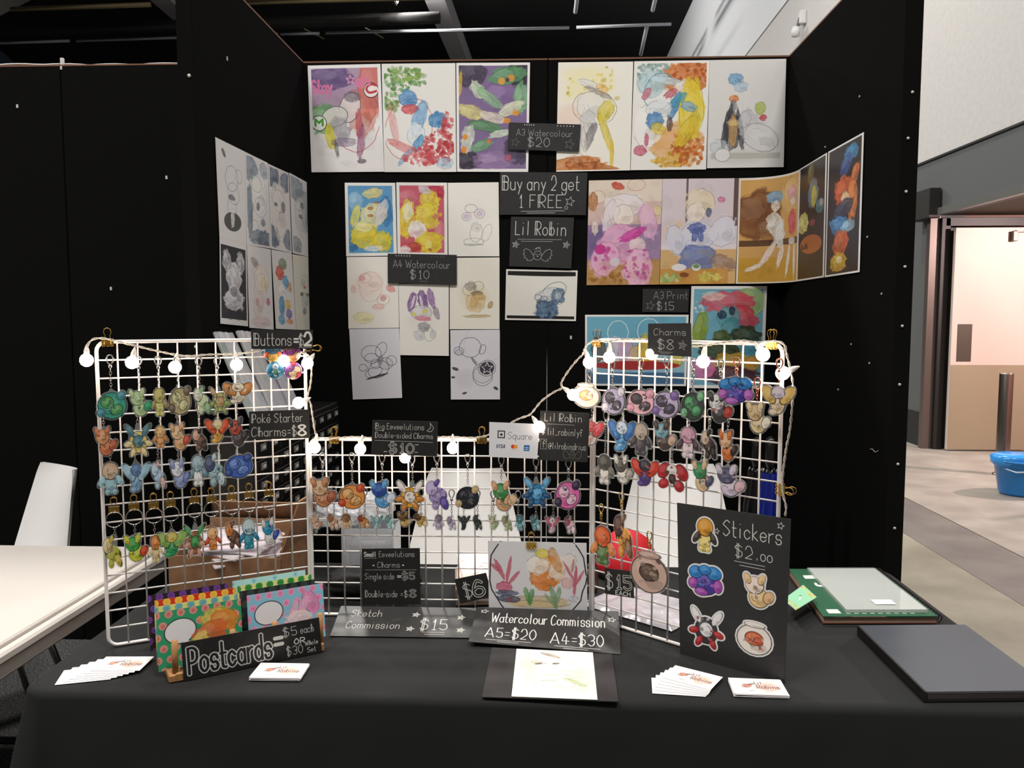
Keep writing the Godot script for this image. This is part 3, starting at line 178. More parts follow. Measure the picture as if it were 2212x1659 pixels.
"e":[1.45,"ebe6da",0,"s .5 .55 .3 .3 0 e0d0b0 .6;w .52 .62 .2 .22 0 dcc08c .7;w .42 .4 .12 .1 0 908880 .6;c .58 .4 .1 .1 0 6c645c .6;c .4 .45 .14 .12 0 7c7468 .5;w .55 .5 .12 .05 0 504838 .6;w .5 .6 .08 .18 20 c8a060 .6;w .82 .66 .05 .08 20 a88448 .7;w .55 .82 .28 .03 0 b09050 .6;w .6 .55 .12 .08 0 d0a868 .6"],
"f":[1.43,"ece8e0",0,"s .45 .5 .3 .3 0 dcd8d8 .6;w .26 .25 .08 .2 15 7a5090 .85;w .48 .22 .1 .2 -10 704888 .85;w .65 .2 .07 .2 -15 8a60a0 .8;w .28 .25 .03 .14 15 ece4ec .9;w .45 .25 .03 .14 -10 ece4ec .9;w .45 .4 .2 .14 0 dcd8da .9;c .45 .4 .21 .15 0 7c7480 .5;w .52 .38 .05 .04 0 e0d840 .9;w .3 .42 .04 .04 0 e0d840 .8;w .48 .48 .16 .05 5 d88090 .9;w .75 .4 .06 .14 -20 7a6880 .6;w .5 .6 .12 .1 0 8a8890 .7;w .4 .72 .12 .1 20 d0d0d4 .9;c .6 .7 .1 .14 0 888488 .5;w .68 .7 .06 .1 0 c8c8cc .8"],
"g":[1.42,"dedce4",0,"c .42 .35 .2 .16 0 303038 .9;c .42 .42 .14 .1 0 303038 .8;c .62 .3 .1 .16 30 303038 .8;o .7 .5 .14 .12 0 d0ced4 .8;c .55 .58 .22 .16 -25 303038 .9;c .45 .62 .18 .09 -20 303038 .9;c .24 .55 .08 .07 0 303038 .9;c .82 .46 .1 .1 0 303038 .8;w .52 .68 .24 .02 -15 1c1c20 .9;c .5 .5 .1 .1 0 404048 .7;w .6 .45 .05 .1 20 8c8a92 .7"],
"h":[1.41,"dcdae0",0,"c .4 .25 .22 .2 0 282830 .9;c .17 .3 .1 .08 10 282830 .9;o .17 .32 .07 .06 0 c4c2ca .8;c .65 .28 .06 .1 20 282830 .9;c .68 .2 .4 .4 0 c8b8c8 .5;w .48 .45 .03 .1 -35 707078 .8;o .65 .62 .2 .2 -20 d4d2d8 .9;c .74 .55 .18 .16 -20 282830 .9;h .74 .55 .15 .13 -20 2c2c34 .9;*.74 .55 .12 e4e2e8;w .1 .56 .07 .03 20 202024 .9;w .05 .68 .04 .02 0 202024 .9;w .28 .91 .05 .02 -20 202024 .9;w .92 .84 .05 .03 30 202024 .9;s .3 .7 .25 .2 0 c4c2ca .5;c .65 .66 .2 .2 -20 38383f .8"],
"hel":[0.71,"e4e1da",0.025,"h .5 0.0857143 .7 .03 0 101010 1;r .5 0.0642857 .475 .028 0 141414 1;r .5 0.95 .475 .028 0 141414 1;w .58 0.785714 .16 .14 0 3c5878 .95;w .62 0.828571 .12 .1 0 283c58 .8;w .6 0.5 .2 .1 -20 c8ccd0 .9;w .74 0.514286 .1 .12 0 4c6884 .9;w .74 0.514286 .05 .06 0 b8c4cc .9;c .68 0.428571 .18 .12 -30 485868 .5;w .48 0.514286 .07 .05 0 dcdcdc .9;c .46 0.542857 .05 .04 0 405060 .7;c .54 0.571429 .05 .04 0 405060 .7;w .52 0.642857 .08 .03 0 344c68 .8;l .6 0.8 .14 .12 0 6080a0 40"],
"q1":[1.43,"e8dcd8",0,"r .5 .1 .5 .2 0 e8d8c8 .9;r .5 .35 .5 .2 0 d8b8b0 .8;r .5 .6 .5 .25 0 8a6c9c .75;r .5 .9 .5 .2 0 b88a4c .9;l .3 .92 .3 .12 0 a87030 80;s .15 .6 .2 .3 0 5c4c80 .7;c .13 .16 .1 .09 0 c8a080 .7;c .65 .05 .12 .08 0 c8a080 .7;w .06 .2 .07 .13 0 b0703c .8;w .95 .3 .05 .07 0 e8d8a0 .9;w .5 .24 .27 .16 0 ece4e6 .97;w .3 .35 .1 .25 10 e8dee4 .95;w .82 .4 .12 .25 -15 e8b8d8 .9;w .48 .34 .14 .16 0 f0e4dc .97;w .4 .06 .09 .05 20 c84838 .9;w .45 .6 .3 .28 0 e4a8cc .97;w .62 .52 .2 .07 -25 d040a0 .9;w .68 .62 .12 .1 -10 ecd8d8 .9;w .7 .68 .15 .03 0 c83898 .8;w .25 .75 .2 .25 25 e8b0d0 .97;w .7 .85 .2 .3 5 ecb8d4 .97;l .7 .8 .2 .25 0 c04890 24;l .25 .75 .15 .15 0 c04890 14;h .18 .66 .08 .07 0 c83c90 .95;h .38 .78 .07 .06 0 d8d0d8 .9;w .1 .45 .05 .1 0 ecdcd4 .9"],
"q2":[1.4,"e6dce0",0,"r .5 .3 .5 .45 0 dccfd8 .9;r .33 .2 .015 .3 0 6c5850 .9;r .97 .2 .03 .35 0 5c4844 .9;r .5 .85 .5 .25 0 d8b078 .95;s .2 .5 .2 .15 0 e0c090 .7;w .5 .22 .2 .18 0 ecdcc0 .97;w .45 .32 .13 .13 0 f2e4d8 .97;w .62 .32 .04 .06 0 5c6488 .9;w .48 .54 .24 .2 0 dcdcec .97;w .2 .58 .12 .22 -20 d8d8ec .95;w .82 .5 .18 .22 20 e0e0ee .95;w .5 .75 .26 .18 0 7080b8 .97;w .47 .47 .12 .07 0 6070b0 .95;w .45 .53 .04 .1 10 6070b0 .9;w .52 .53 .04 .1 -10 6070b0 .9;w .85 .8 .2 .1 20 a08478 .8;r .45 .94 .45 .12 0 cc9448 .9;h .25 .84 .1 .05 0 ece8ec .95;h .48 .84 .06 .05 0 e4e8e0 .95;h .48 .83 .045 .03 0 6c9060 .9;w .32 .91 .06 .03 0 80402c .9;l .65 .94 .16 .06 0 dccc60 50;l .12 .94 .14 .06 0 a8c070 40;w .78 .2 .05 .04 0 d878a0 .8"],
"q3":[1.75,"e8e0d8",0.02,"r .5 .5 .48 .84 0 d0a05c .95;w .25 .35 .35 .4 0 70442c .9;w .4 .5 .2 .2 0 8c6040 .7;w .8 .2 .2 .3 0 e0bc80 .8;r .5 .9 .5 .25 0 c89838 .9;r .5 .62 .48 .05 0 4c3428 .8;w .48 .2 .14 .11 0 88b0d0 .97;w .5 .28 .08 .09 0 f0e4dc .95;w .82 .18 .1 .11 0 e8a8bc .97;w .84 .26 .06 .07 0 f0e0d8 .95;w .5 .45 .14 .2 -8 ece8e0 .97;w .58 .55 .09 .2 0 e8e8e4 .97;w .84 .45 .1 .2 0 d85868 .97;w .84 .62 .08 .06 0 ece4e4 .95;w .4 .72 .05 .25 30 f0e0dc .97;w .2 .85 .12 .04 -30 f0e4dc .95;w .6 .75 .05 .2 15 f0e0dc .95;w .75 .8 .035 .28 8 f2e8e4 .95;w .9 .8 .035 .28 0 f2e8e4 .95"],
"q4":[3.2,"e8e6e4",0.03,"r .5 .5 .46 1.56 0 241c18 1;s .5 .12 .4 .4 0 4c4038 .7;w .45 .1 .12 .3 0 8a7c50 .8;w .55 .28 .2 .4 0 7890a0 .9;w .58 .3 .1 .3 0 d8cc50 .95;w .8 .4 .16 .2 0 4c8890 .95;w .85 .38 .06 .1 0 e8c0b0 .8;w .2 .5 .2 .3 0 e8e080 .95;w .55 .52 .1 .1 0 a83848 .8;h .5 .7 .4 .26 8 b86830 .95;t .16 .73 .22 5c2814 No.405"],
"q5":[2.6,"ececec",0.04,"r .5 .5 .46 1.3 0 14131a 1;w .7 .1 .2 .16 0 2f90c8 .95;w .55 .18 .14 .25 25 3058a0 .9;w .5 .36 .28 .3 -30 d85c28 .97;w .8 .28 .1 .25 20 e07838 .95;w .75 .45 .14 .4 0 e08038 .97;w .55 .42 .12 .12 0 ecd8a8 .9;w .5 .5 .3 .16 -20 24304c .97;w .4 .62 .3 .2 20 3c90d0 .95;w .65 .64 .2 .12 0 a8d4ec .8;w .45 .76 .22 .3 15 d86028 .97;w .4 .9 .24 .2 0 e8b838 .97;w .42 .88 .1 .08 0 f4e8b0 .9"],
"r1":[1.36,"e8e6e6",0.03,"r .5 .5 .46 .64 0 6ca8c0 .95;w .8 .15 .2 .2 0 a8c070 .9;l .2 .2 .2 .15 0 e8ecf0 12;w .5 .16 .36 .16 0 d05868 .97;w .72 .3 .2 .14 30 c84858 .95;w .3 .1 .16 .06 0 ecd8d0 .7;w .14 .42 .1 .24 10 8ca03c .95;w .5 .3 .16 .14 0 60a0a8 .97;w .55 .45 .16 .2 0 4c8c98 .97;w .42 .28 .06 .06 0 24344c .9;w .55 .24 .04 .06 0 24344c .9;w .42 .5 .12 .1 0 4c5828 .95;w .75 .48 .2 .12 0 38402c .95;w .4 .64 .3 .16 10 30381c .95;w .6 .75 .3 .14 0 d8a848 .9;w .8 .6 .12 .1 0 4c98b8 .9;w .6 .88 .36 .14 0 54303c .95;w .2 .8 .16 .16 0 d878a8 .95;w .85 .75 .1 .1 0 e0a040 .9"],
"r2":[0.69,"e8e8e8",0.02,"r .5 0.314286 .48 .2 0 68acc8 .95;r .5 0.828571 .48 .12 0 88b8d0 .9;c .32 0.257143 .1 .12 0 d8e8f0 .9;c .62 0.228571 .11 .12 0 d8e8f0 .9;w .14 0.485714 .08 .12 0 5c5450 .9;w .3 0.514286 .09 .14 0 e0d4e0 .95;w .4 0.514286 .08 .13 0 d0a8c8 .95;w .5 0.571429 .07 .1 0 d8b890 .95;w .58 0.485714 .07 .14 0 e4b838 .95;w .68 0.6 .08 .1 0 e08840 .95;w .8 0.571429 .1 .1 0 98c8d8 .95;w .9 0.6 .06 .1 0 d8c858 .95;h .5 0.714286 .44 .045 0 a83030 .97;r .5 0.9 .48 .06 0 3c6488 .9"],
"l1":[2.2,"d2cfd0",0,"c .5 .35 .22 .3 10 504c54 .8;c .55 .5 .2 .25 -10 605c64 .7;c .48 .65 .15 .3 0 605c64 .7;h .5 .8 .32 .22 -10 44443f .95;w .5 .76 .07 .24 5 dcd8da .95;w .25 .12 .1 .05 60 404048 .8;c .75 .3 .12 .16 0 605c64 .7;w .48 .55 .12 .06 0 504c58 .7"],
"l2":[2.2,"d2cfd0",0.05,"w .2 .15 .3 .3 0 6c7c8c .8;w .8 .12 .2 .2 0 8c98a4 .7;w .15 .6 .14 .6 0 607080 .8;w .75 .92 .3 .25 0 505c6c .85;w .4 .9 .3 .2 0 607080 .7;w .55 .4 .35 .5 0 d8d6d4 .95;c .45 .3 .22 .2 0 606068 .7;c .6 .55 .25 .25 0 606068 .7;w .5 .55 .08 .1 0 505c68 .8;c .35 .8 .15 .2 0 606068 .7;w .7 .72 .1 .1 0 606c78 .7"],
"l3":[2.2,"d2cfd0",0.05,"w .2 .12 .3 .35 0 4c5870 .85;w .8 .15 .25 .3 0 5c6880 .8;w .15 .85 .3 .3 0 505c70 .85;w .85 .85 .25 .3 0 606c80 .8;w .45 .5 .4 .8 0 d6d2ce .95;c .45 .4 .3 .3 0 5c5c64 .6;h .65 .46 .1 .16 0 7c7c84 .9;w .3 .45 .08 .05 0 38383f .7;c .5 .75 .25 .3 0 6c6c74 .5"],
"l4":[2.2,"d2cfd0",0.05,"w .3 .15 .4 .4 0 6c7884 .7;w .8 .4 .3 .6 0 8c949c .7;w .2 .9 .3 .3 0 747c88 .7;w .5 .5 .3 .6 0 c4c2c0 .8;c .35 .35 .15 .18 0 505058 .7;c .55 .55 .2 .3 0 606068 .6;w .6 .35 .08 .1 0 4c5058 .7;w .5 .5 .1 .06 0 504c50 .7"],
"m1":[2.2,"d2cfd0",0,"r .5 .5 .46 .95 0 24242a 1;w .5 .42 .3 .4 0 dcdade .95;w .25 .25 .16 .3 0 c8c6cc .9;w .75 .25 .16 .3 0 c8c6cc .9;c .28 .28 .1 .14 0 2c2c30 .9;c .72 .28 .1 .14 0 2c2c30 .9;w .5 .7 .4 .3 0 d0ced4 .95;w .5 .6 .12 .14 0 707078 .8;c .35 .85 .12 .2 0 38383f .9;c .65 .85 .12 .2 0 38383f .9"],
"m2":[2.2,"d2cfd0",0,"w .3 .2 .2 .1 40 8c7c78 .6;c .4 .3 .2 .2 30 807068 .6;w .55 .4 .3 .4 0 e0d4cc .9;w .65 .45 .12 .2 0 e0d0a0 .7;c .5 .5 .25 .4 10 907c74 .5;w .8 .66 .08 .1 0 b04c5c .7;w .4 .7 .2 .4 15 d4c0bc .8;w .35 .68 .06 .12 0 b88088 .6;w .5 .92 .4 .15 0 c8acac .6"],
"m3":[2.2,"d2cfd0",0,"w .35 .28 .2 .2 0 c8503c .9;w .5 .16 .2 .16 0 708060 .8;w .6 .4 .15 .2 0 5090c0 .85;w .4 .5 .22 .2 0 e0dcd8 .9;w .8 .45 .1 .14 0 c88c60 .8;w .35 .7 .14 .3 0 3c78a8 .8;w .65 .68 .14 .14 0 d8b040 .85;w .68 .8 .16 .14 0 7060a0 .85;w .3 .88 .16 .14 0 4890b8 .8;w .7 .9 .16 .08 0 d08048 .8"],
"m4":[2.2,"cfccc0",0,"c .55 .35 .18 .2 0 505450 .6;w .5 .36 .1 .12 0 a8aca8 .6;w .55 .42 .05 .04 0 b83030 .8;w .4 .52 .1 .06 0 303030 .7;w .7 .52 .1 .05 0 404040 .7;w .55 .6 .2 .25 0 a8b0b0 .6;w .5 .75 .1 .1 0 505858 .6;c .6 .82 .16 .3 0 909490 .5"],
"fish":[0.7,"d8d6da",0,"c .5 0.471429 .49 .52 0 202024 1;c .5 0.471429 .485 .515 0 202024 .6;r .5 0.0428571 .39 .02 0 d8d6da 1;w .5 0.885714 .36 .06 0 cbb48a .85;w .47 0.928571 .28 .04 0 d8c090 .8;w .62 0.428571 .16 .16 0 e08c3c .9;w .55 0.571429 .14 .1 20 d87830 .9;w .5 0.342857 .12 .1 0 ece4dc .9;w .55 0.171429 .07 .05 0 e4d050 .9;w .75 0.357143 .18 .1 -40 e8dcd4 .8;w .68 0.257143 .05 .14 -20 c88848 .7;w .8 0.6 .06 .06 0 e0a8a4 .8;w .16 0.685714 .08 .06 0 c85878 .9;w .12 0.428571 .025 .12 -25 b8485c .85;w .21 0.428571 .02 .14 10 b8485c .85;w .26 0.542857 .02 .1 40 b8485c .8;w .07 0.4 .02 .07 -50 b8485c .8;w .88 0.571429 .02 .16 5 b8485c .85;w .82 0.428571 .015 .12 -30 b8485c .8;w .93 0.514286 .015 .1 30 b8485c .8;w .86 0.342857 .015 .08 10 a86858 .7;w .19 0.771429 .12 .03 0 485068 .85;w .2 0.857143 .12 .04 5 404460 .85;w .21 0.871429 .02 .02 0 a83858 .9;w .4 0.814286 .03 .1 -20 5c9050 .8;w .43 0.814286 .03 .09 15 4f8848 .8;w .66 0.814286 .03 .13 -15 6c9068 .8;w .7 0.814286 .03 .12 15 789870 .8;w .62 0.857143 .02 .08 -40 789870 .8;w .86 0.828571 .05 .03 0 d0ccd8 .9"],
"bun":[0.9,"f0efe6",0,"s .15 .4 .16 .4 0 dce8c0 .9;s .85 .6 .2 .3 0 dce8c0 .9;s .5 .2 .3 .12 0 e4ecd0 .8;w .45 .12 .14 .03 20 8c7c70 .8;w .3 .3 .1 .03 10 a89c94 .5;c .5 .42 .3 .25 0 d0c4b0 .4;w .3 .32 .05 .015 -10 585450 .8;w .52 .3 .05 .015 -10 585450 .8;w .7 .5 .14 .06 20 ecd8c8 .8;w .75 .68 .16 .03 25 a8b088 .8;w .45 .6 .25 .06 -8 ecdcc8 .8;w .5 .75 .25 .08 0 f0ead8 .9"],
"blackcard":[1,"211f20",0,""],
"k1":[0.71,"2c2630",0,"D 2c2630 70489c 5a3888;h .27 .38 .19 .155 -8 202020 1;h .27 .38 .18 .145 -8 e6e4e8 1;h .33 .54 .035 .05 20 e6e4e8 1;"],
"k2":[0.71,"c83028",0,"D c83028 e4c450 d8a83c;h .27 .38 .19 .155 -8 202020 1;h .27 .38 .18 .145 -8 e6e4e8 1;h .33 .54 .035 .05 20 e6e4e8 1;"],
"k3":[0.71,"e8dc80",0,"D e8dc80 7cb0b8 5c98b0;h .27 .38 .19 .155 -8 202020 1;h .27 .38 .18 .145 -8 e6e4e8 1;h .33 .54 .035 .05 20 e6e4e8 1;"],
"k4":[0.71,"2f9a6c",0,"D 2f9a6c e4948c c84848;h .27 .38 .19 .155 -8 202020 1;h .27 .38 .18 .145 -8 e6e4e8 1;h .33 .54 .035 .05 20 e6e4e8 1;w .72 .28 .22 .14 10 dcc050 .97;w .8 .32 .18 .14 20 dc8838 .95;w .62 .5 .24 .14 -20 d86a38 .97;w .5 .56 .1 .08 -30 e8cc70 .95"],
"k5":[0.71,"a8d4dc",0,"D a8d4dc a8d4dc 4c98c0;h .27 .38 .19 .155 -8 202020 1;h .27 .38 .18 .145 -8 e6e4e8 1;h .33 .54 .035 .05 20 e6e4e8 1;"],
"k6":[0.71,"e4e498",0,"D e4e498 3f9a48 2c8038;h .27 .38 .19 .155 -8 202020 1;h .27 .38 .18 .145 -8 e6e4e8 1;h .33 .54 .035 .05 20 e6e4e8 1;"],
"k7":[0.71,"262228",0,"D 262228 3a4438 304030;h .27 .38 .19 .155 -8 202020 1;h .27 .38 .18 .145 -8 e6e4e8 1;h .33 .54 .035 .05 20 e6e4e8 1;"],
"k8":[0.71,"88c4dc",0,"D 88c4dc ec9cc0 d86ca0;h .27 .38 .19 .155 -8 202020 1;h .27 .38 .18 .145 -8 e6e4e8 1;h .33 .54 .035 .05 20 e6e4e8 1;w .82 .3 .1 .18 -25 e488b8 .97;w .72 .36 .06 .16 25 ecb0d0 .97;w .6 .4 .05 .14 20 ecb4d0 .97;w .66 .55 .18 .1 0 f0d8dc .97"]}

var tabletop := 0.74
var mats := {}
var meshes := {}
var atlas: Image
var atlas_mat: StandardMaterial3D
var atlas_n := 0
var rng := RandomNumberGenerator.new()
var masknoise := FastNoiseLite.new()

func _ready() -> void:
	rng.seed = 7
	masknoise.seed = 3
	masknoise.frequency = 0.05
	set_camera_and_light()
	build_hall()
	build_booth()
	build_tables()
	build_racks()
	prepare_atlas()
	build_sheets()
	build_charms()
	build_fairy_lights()
	build_clips()
	build_behind_table()
	build_table_things()
	atlas_mat.albedo_texture = ImageTexture.create_from_image(atlas)

# ------------------------------------------------------------------ camera, light
func set_camera_and_light() -> void:
	var cam := Camera3D.new()
	cam.name = "camera"
	add_child(cam)
	cam.position = Vector3(0, 1.388, 0)
	cam.rotation = Vector3(deg_to_rad(-4.74), deg_to_rad(2.38), 0)
	cam.fov = rad_to_deg(2.0 * atan(829.5 / 1780.0))
	cam.near = 0.05
	cam.far = 120.0
	cam.current = true
	var we := WorldEnvironment.new()
	we.name = "environment"
	var env := Environment.new()
	env.background_mode = Environment.BG_COLOR
	env.background_color = Color(0.01, 0.01, 0.012)
	env.tonemap_mode = Environment.TONE_MAPPER_LINEAR
	env.tonemap_exposure = 1.0
	env.sdfgi_enabled = true
	env.ssao_enabled = true
	env.ssil_enabled = true
	we.environment = env
	add_child(we)
	# high bay panels under the hall ceiling; tilted one added to brighten wall
	for l in [[-8.0, 1.0, 1.0], [-2.8, 1.0, 1.0], [2.0, 1.0, 1.0], [-8.0, -9.0, 1.0], [-2.8, -9.0, 1.0], [2.0, -9.0, 0.75], [-3.4, -20.0, 2.4], [-4.0, -15.5, 0.8]]:
		var which: String = {-8.0: "far aisle", -4.0: "far aisle", -2.8: "middle aisle", 2.0: "aisle along white wall", -3.4: "added to brighten wall"}[l[0]]
		var where: String = {1.0: "above the visitors", -9.0: "beyond the partition", -15.5: "deep in the hall", -20.0: "far end of hall"}[l[1]]
		var t := thing("hall_light", "square white high bay panel under dark roof, %s, %s" % [which, where], "light", Vector3(l[0], 9.5, l[1]), "high bay panels", Basis(Vector3(0, 0, 1), 1.15 if l[0] == -3.4 else 0.0))
		part(t, "housing", box_mesh(Vector3(1.3, 0.1, 1.3)), mat("housing", Color(0.3, 0.3, 0.3), 0.6), Vector3(0, 0.06, 0))
		part(t, "diffuser", box_mesh(Vector3(1.2, 0.02, 1.2)), glow("panel", Color(1, 0.985, 0.96), 3.0), Vector3.ZERO)
		part(t, "cable", tube_mesh([Vector3(0, 0.1, 0), Vector3(0, 0.47, 0)] if l[0] != -3.4 else [Vector3(0, 0.1, 0), Vector3(0.4, 0.3, 0)], 0.01, 6), mat("dark_metal", Color(0.05, 0.05, 0.055), 0.6), Vector3.ZERO)
		var a := AreaLight3D.new()
		a.name = "panel_light"
		a.area_size = Vector2(1.2, 1.2)
		a.area_normalize_energy = true
		a.light_color = Color(1.0, 0.985, 0.96)
		a.light_energy = 50.0 * l[2]
		a.shadow_enabled = true
		a.set("area_range", 40.0)
		a.rotation = Vector3(-PI / 2, 0, 0)
		a.position = Vector3(0, -0.02, 0)
		t.add_child(a)

# ------------------------------------------------------------------ helpers: nodes
func thing(called: String, label: String, category: String, at := Vector3.ZERO, group := "", basis_ := Basis()) -> Node3D:
	var o := Node3D.new()
	o.name = numbered(called)
	add_child(o)
	o.transform = Transform3D(basis_, at)
	o.set_meta("label", label)
	o.set_meta("category", category)
	if group != "":
		o.set_meta("group", group)
	return o

var taken := {}
func numbered(called: String) -> String:
	var n: int = taken.get(called, 0)
	taken[called] = n + 1
	return called if n == 0 else "%s_%03d" % [called, n]

func part(parent: Node3D, called: String, mesh: Mesh, m: Material, at := Vector3.ZERO, basis_ := Basis(), label := "") -> MeshInstance3D:
	var o := MeshInstance3D.new()
	o.name = called
	o.mesh = mesh
	o.material_override = m
	o.transform = Transform3D(basis_, at)
	if label != "":
		o.set_meta("label", label)
	parent.add_child(o, true)
	return o

func structure(called: String, at := Vector3.ZERO, basis_ := Basis()) -> Node3D:
	var o := Node3D.new()
	o.name = called
	add_child(o)
	o.transform = Transform3D(basis_, at)
	o.set_meta("kind", "structure")
	return o

func mat(key: String, c: Color, rough := 0.7, metal := 0.0) -> StandardMaterial3D:
	if not mats.has(key):
		var m := StandardMaterial3D.new()
		m.albedo_color = c
		m.roughness = rough
		m.metallic = metal
		m.resource_name = key
		mats[key] = m
	return mats[key]

func glow(key: String, c: Color, e: float) -> StandardMaterial3D:
	var m := mat(key, c, 0.4)
	m.emission_enabled = true
	m.emission = c
	m.emission_energy_multiplier = e
	return m

func clear(key: String, c: Color, alpha: float, rough := 0.05) -> StandardMaterial3D:
	var m := mat(key, Color(c, alpha), rough)
	m.transparency = BaseMaterial3D.TRANSPARENCY_ALPHA
	return m

func grain(m: StandardMaterial3D, freq: float, lo: Color, hi: Color, scale_: float, relief := 0.0, seed_ := 1) -> StandardMaterial3D:
	var n := FastNoiseLite.new()
	n.seed = seed_
	n.frequency = freq
	n.fractal_octaves = 5
	var t := NoiseTexture2D.new()
	t.width = 512
	t.height = 512
	t.seamless = true
	t.noise = n
	var g := Gradient.new()
	g.set_color(0, lo)
	g.set_color(1, hi)
	t.color_ramp = g
	m.albedo_color = Color.WHITE
	m.albedo_texture = t
	m.uv1_triplanar = true
	m.uv1_world_triplanar = true
	m.uv1_scale = Vector3.ONE * scale_
	if relief > 0.0:
		m.heightmap_enabled = true
		m.heightmap_texture = t
		m.heightmap_scale = relief
	return m

# ------------------------------------------------------------------ helpers: shapes
func tool(smooth := true) -> SurfaceTool:
	var st := SurfaceTool.new()
	st.begin(Mesh.PRIMITIVE_TRIANGLES)
	st.set_smooth_group(0 if smooth else -1)
	return st

func done(st: SurfaceTool) -> ArrayMesh:
	st.generate_normals()
	return st.commit()

func tri(st: SurfaceTool, a: Vector3, b: Vector3, c: Vector3, ua := Vector2.ZERO, ub := Vector2.ZERO, uc := Vector2.ZERO) -> void:
	st.set_uv(ua)
	st.add_vertex(a)
	st.set_uv(uc)
	st.add_vertex(c)
	st.set_uv(ub)
	st.add_vertex(b)

func quad(st: SurfaceTool, a: Vector3, b: Vector3, c: Vector3, d: Vector3, ua := Vector2(0, 1), ub := Vector2(1, 1), uc := Vector2(1, 0), ud := Vector2(0, 0)) -> void:
	tri(st, a, b, c, ua, ub, uc)
	tri(st, a, c, d, ua, uc, ud)

# a box with chamfered edges
func box_into(st: SurfaceTool, c: Vector3, s: Vector3, ch := 0.0) -> void:
	var h := s / 2
	if ch <= 0.0:
		var p := []
		for i in 8:
			p.append(c + Vector3(h.x if i & 1 else -h.x, h.y if i & 2 else -h.y, h.z if i & 4 else -h.z))
		quad(st, p[4], p[5], p[7], p[6])
		quad(st, p[1], p[0], p[2], p[3])
		quad(st, p[5], p[1], p[3], p[7])
		quad(st, p[0], p[4], p[6], p[2])
		quad(st, p[6], p[7], p[3], p[2])
		quad(st, p[0], p[1], p[5], p[4])
		return
	# chamfered: 24 points, faces, edges and corners
	var v := {}
	for sx in [-1, 1]:
		for sy in [-1, 1]:
			for sz in [-1, 1]:
				var q := Vector3(sx * h.x, sy * h.y, sz * h.z)
				v[[sx, sy, sz, 0]] = c + q - Vector3(0, sy * ch, sz * ch)
				v[[sx, sy, sz, 1]] = c + q - Vector3(sx * ch, 0, sz * ch)
				v[[sx, sy, sz, 2]] = c + q - Vector3(sx * ch, sy * ch, 0)
	var polys := []
	for sg in [-1, 1]:
		polys.append([v[[sg, -1, -1, 0]], v[[sg, 1, -1, 0]], v[[sg, 1, 1, 0]], v[[sg, -1, 1, 0]]])
		polys.append([v[[-1, sg, -1, 1]], v[[1, sg, -1, 1]], v[[1, sg, 1, 1]], v[[-1, sg, 1, 1]]])
		polys.append([v[[-1, -1, sg, 2]], v[[1, -1, sg, 2]], v[[1, 1, sg, 2]], v[[-1, 1, sg, 2]]])
		for sh in [-1, 1]:
			polys.append([v[[-1, sg, sh, 1]], v[[1, sg, sh, 1]], v[[1, sg, sh, 2]], v[[-1, sg, sh, 2]]])
			polys.append([v[[sg, -1, sh, 0]], v[[sg, 1, sh, 0]], v[[sg, 1, sh, 2]], v[[sg, -1, sh, 2]]])
			polys.append([v[[sg, sh, -1, 0]], v[[sg, sh, 1, 0]], v[[sg, sh, 1, 1]], v[[sg, sh, -1, 1]]])
			for sk in [-1, 1]:
				polys.append([v[[sg, sh, sk, 0]], v[[sg, sh, sk, 1]], v[[sg, sh, sk, 2]]])
	for p in polys:
		var n: Vector3 = (p[1] - p[0]).cross(p[2] - p[0])
		if n.dot(p[0] + p[2] - 2.0 * c) < 0.0:
			p.reverse()
		tri(st, p[0], p[1], p[2])
		if p.size() == 4:
			tri(st, p[0], p[2], p[3])

func box_mesh(s: Vector3, ch := 0.0) -> Mesh:
	var key := "box%s%s" % [s, ch]
	if not meshes.has(key):
		var st := tool(false)
		box_into(st, Vector3.ZERO, s, ch)
		meshes[key] = done(st)
	return meshes[key]

func tube_into(st: SurfaceTool, pts: Array, r, sides := 8, closed := false) -> void:
	var n := pts.size()
	var rings := []
	var up := Vector3.UP
	for i in n:
		var a: Vector3 = pts[(i - 1 + n) % n] if closed or i > 0 else pts[0]
		var b: Vector3 = pts[(i + 1) % n] if closed or i < n - 1 else pts[n - 1]
		var d := (b - a).normalized()
		if d == Vector3.ZERO:
			d = Vector3.UP
		if i == 0:
			up = Vector3.UP if absf(d.y) < 0.9 else Vector3.RIGHT
		var s := d.cross(up).normalized()
		if s.length() < 0.5:
			s = d.cross(Vector3.FORWARD).normalized()
		up = s.cross(d).normalized()
		var rr: float = r[i] if r is Array else r
		var ring := []
		for k in sides:
			var t := TAU * k / sides
			ring.append(pts[i] + (s * cos(t) + up * sin(t)) * rr)
		rings.append(ring)
	for i in (n if closed else n - 1):
		var A: Array = rings[i]
		var B: Array = rings[(i + 1) % n]
		var shift := 0
		if closed and i == n - 1:
			var best := 1e9
			for q in sides:
				var dd: float = A[0].distance_to(B[q])
				if dd < best:
					best = dd
					shift = q
		for k in sides:
			var k2 := (k + 1) % sides
			quad(st, A[k], A[k2], B[(k2 + shift) % sides], B[(k + shift) % sides])
	if not closed:
		for e in [0, n - 1]:
			for k in range(1, sides - 1):
				if e == 0:
					tri(st, rings[0][0], rings[0][k + 1], rings[0][k])
				else:
					tri(st, rings[e][0], rings[e][k], rings[e][k + 1])

func tube_mesh(pts: Array, r, sides := 8, closed := false) -> Mesh:
	var st := tool()
	tube_into(st, pts, r, sides, closed)
	return done(st)

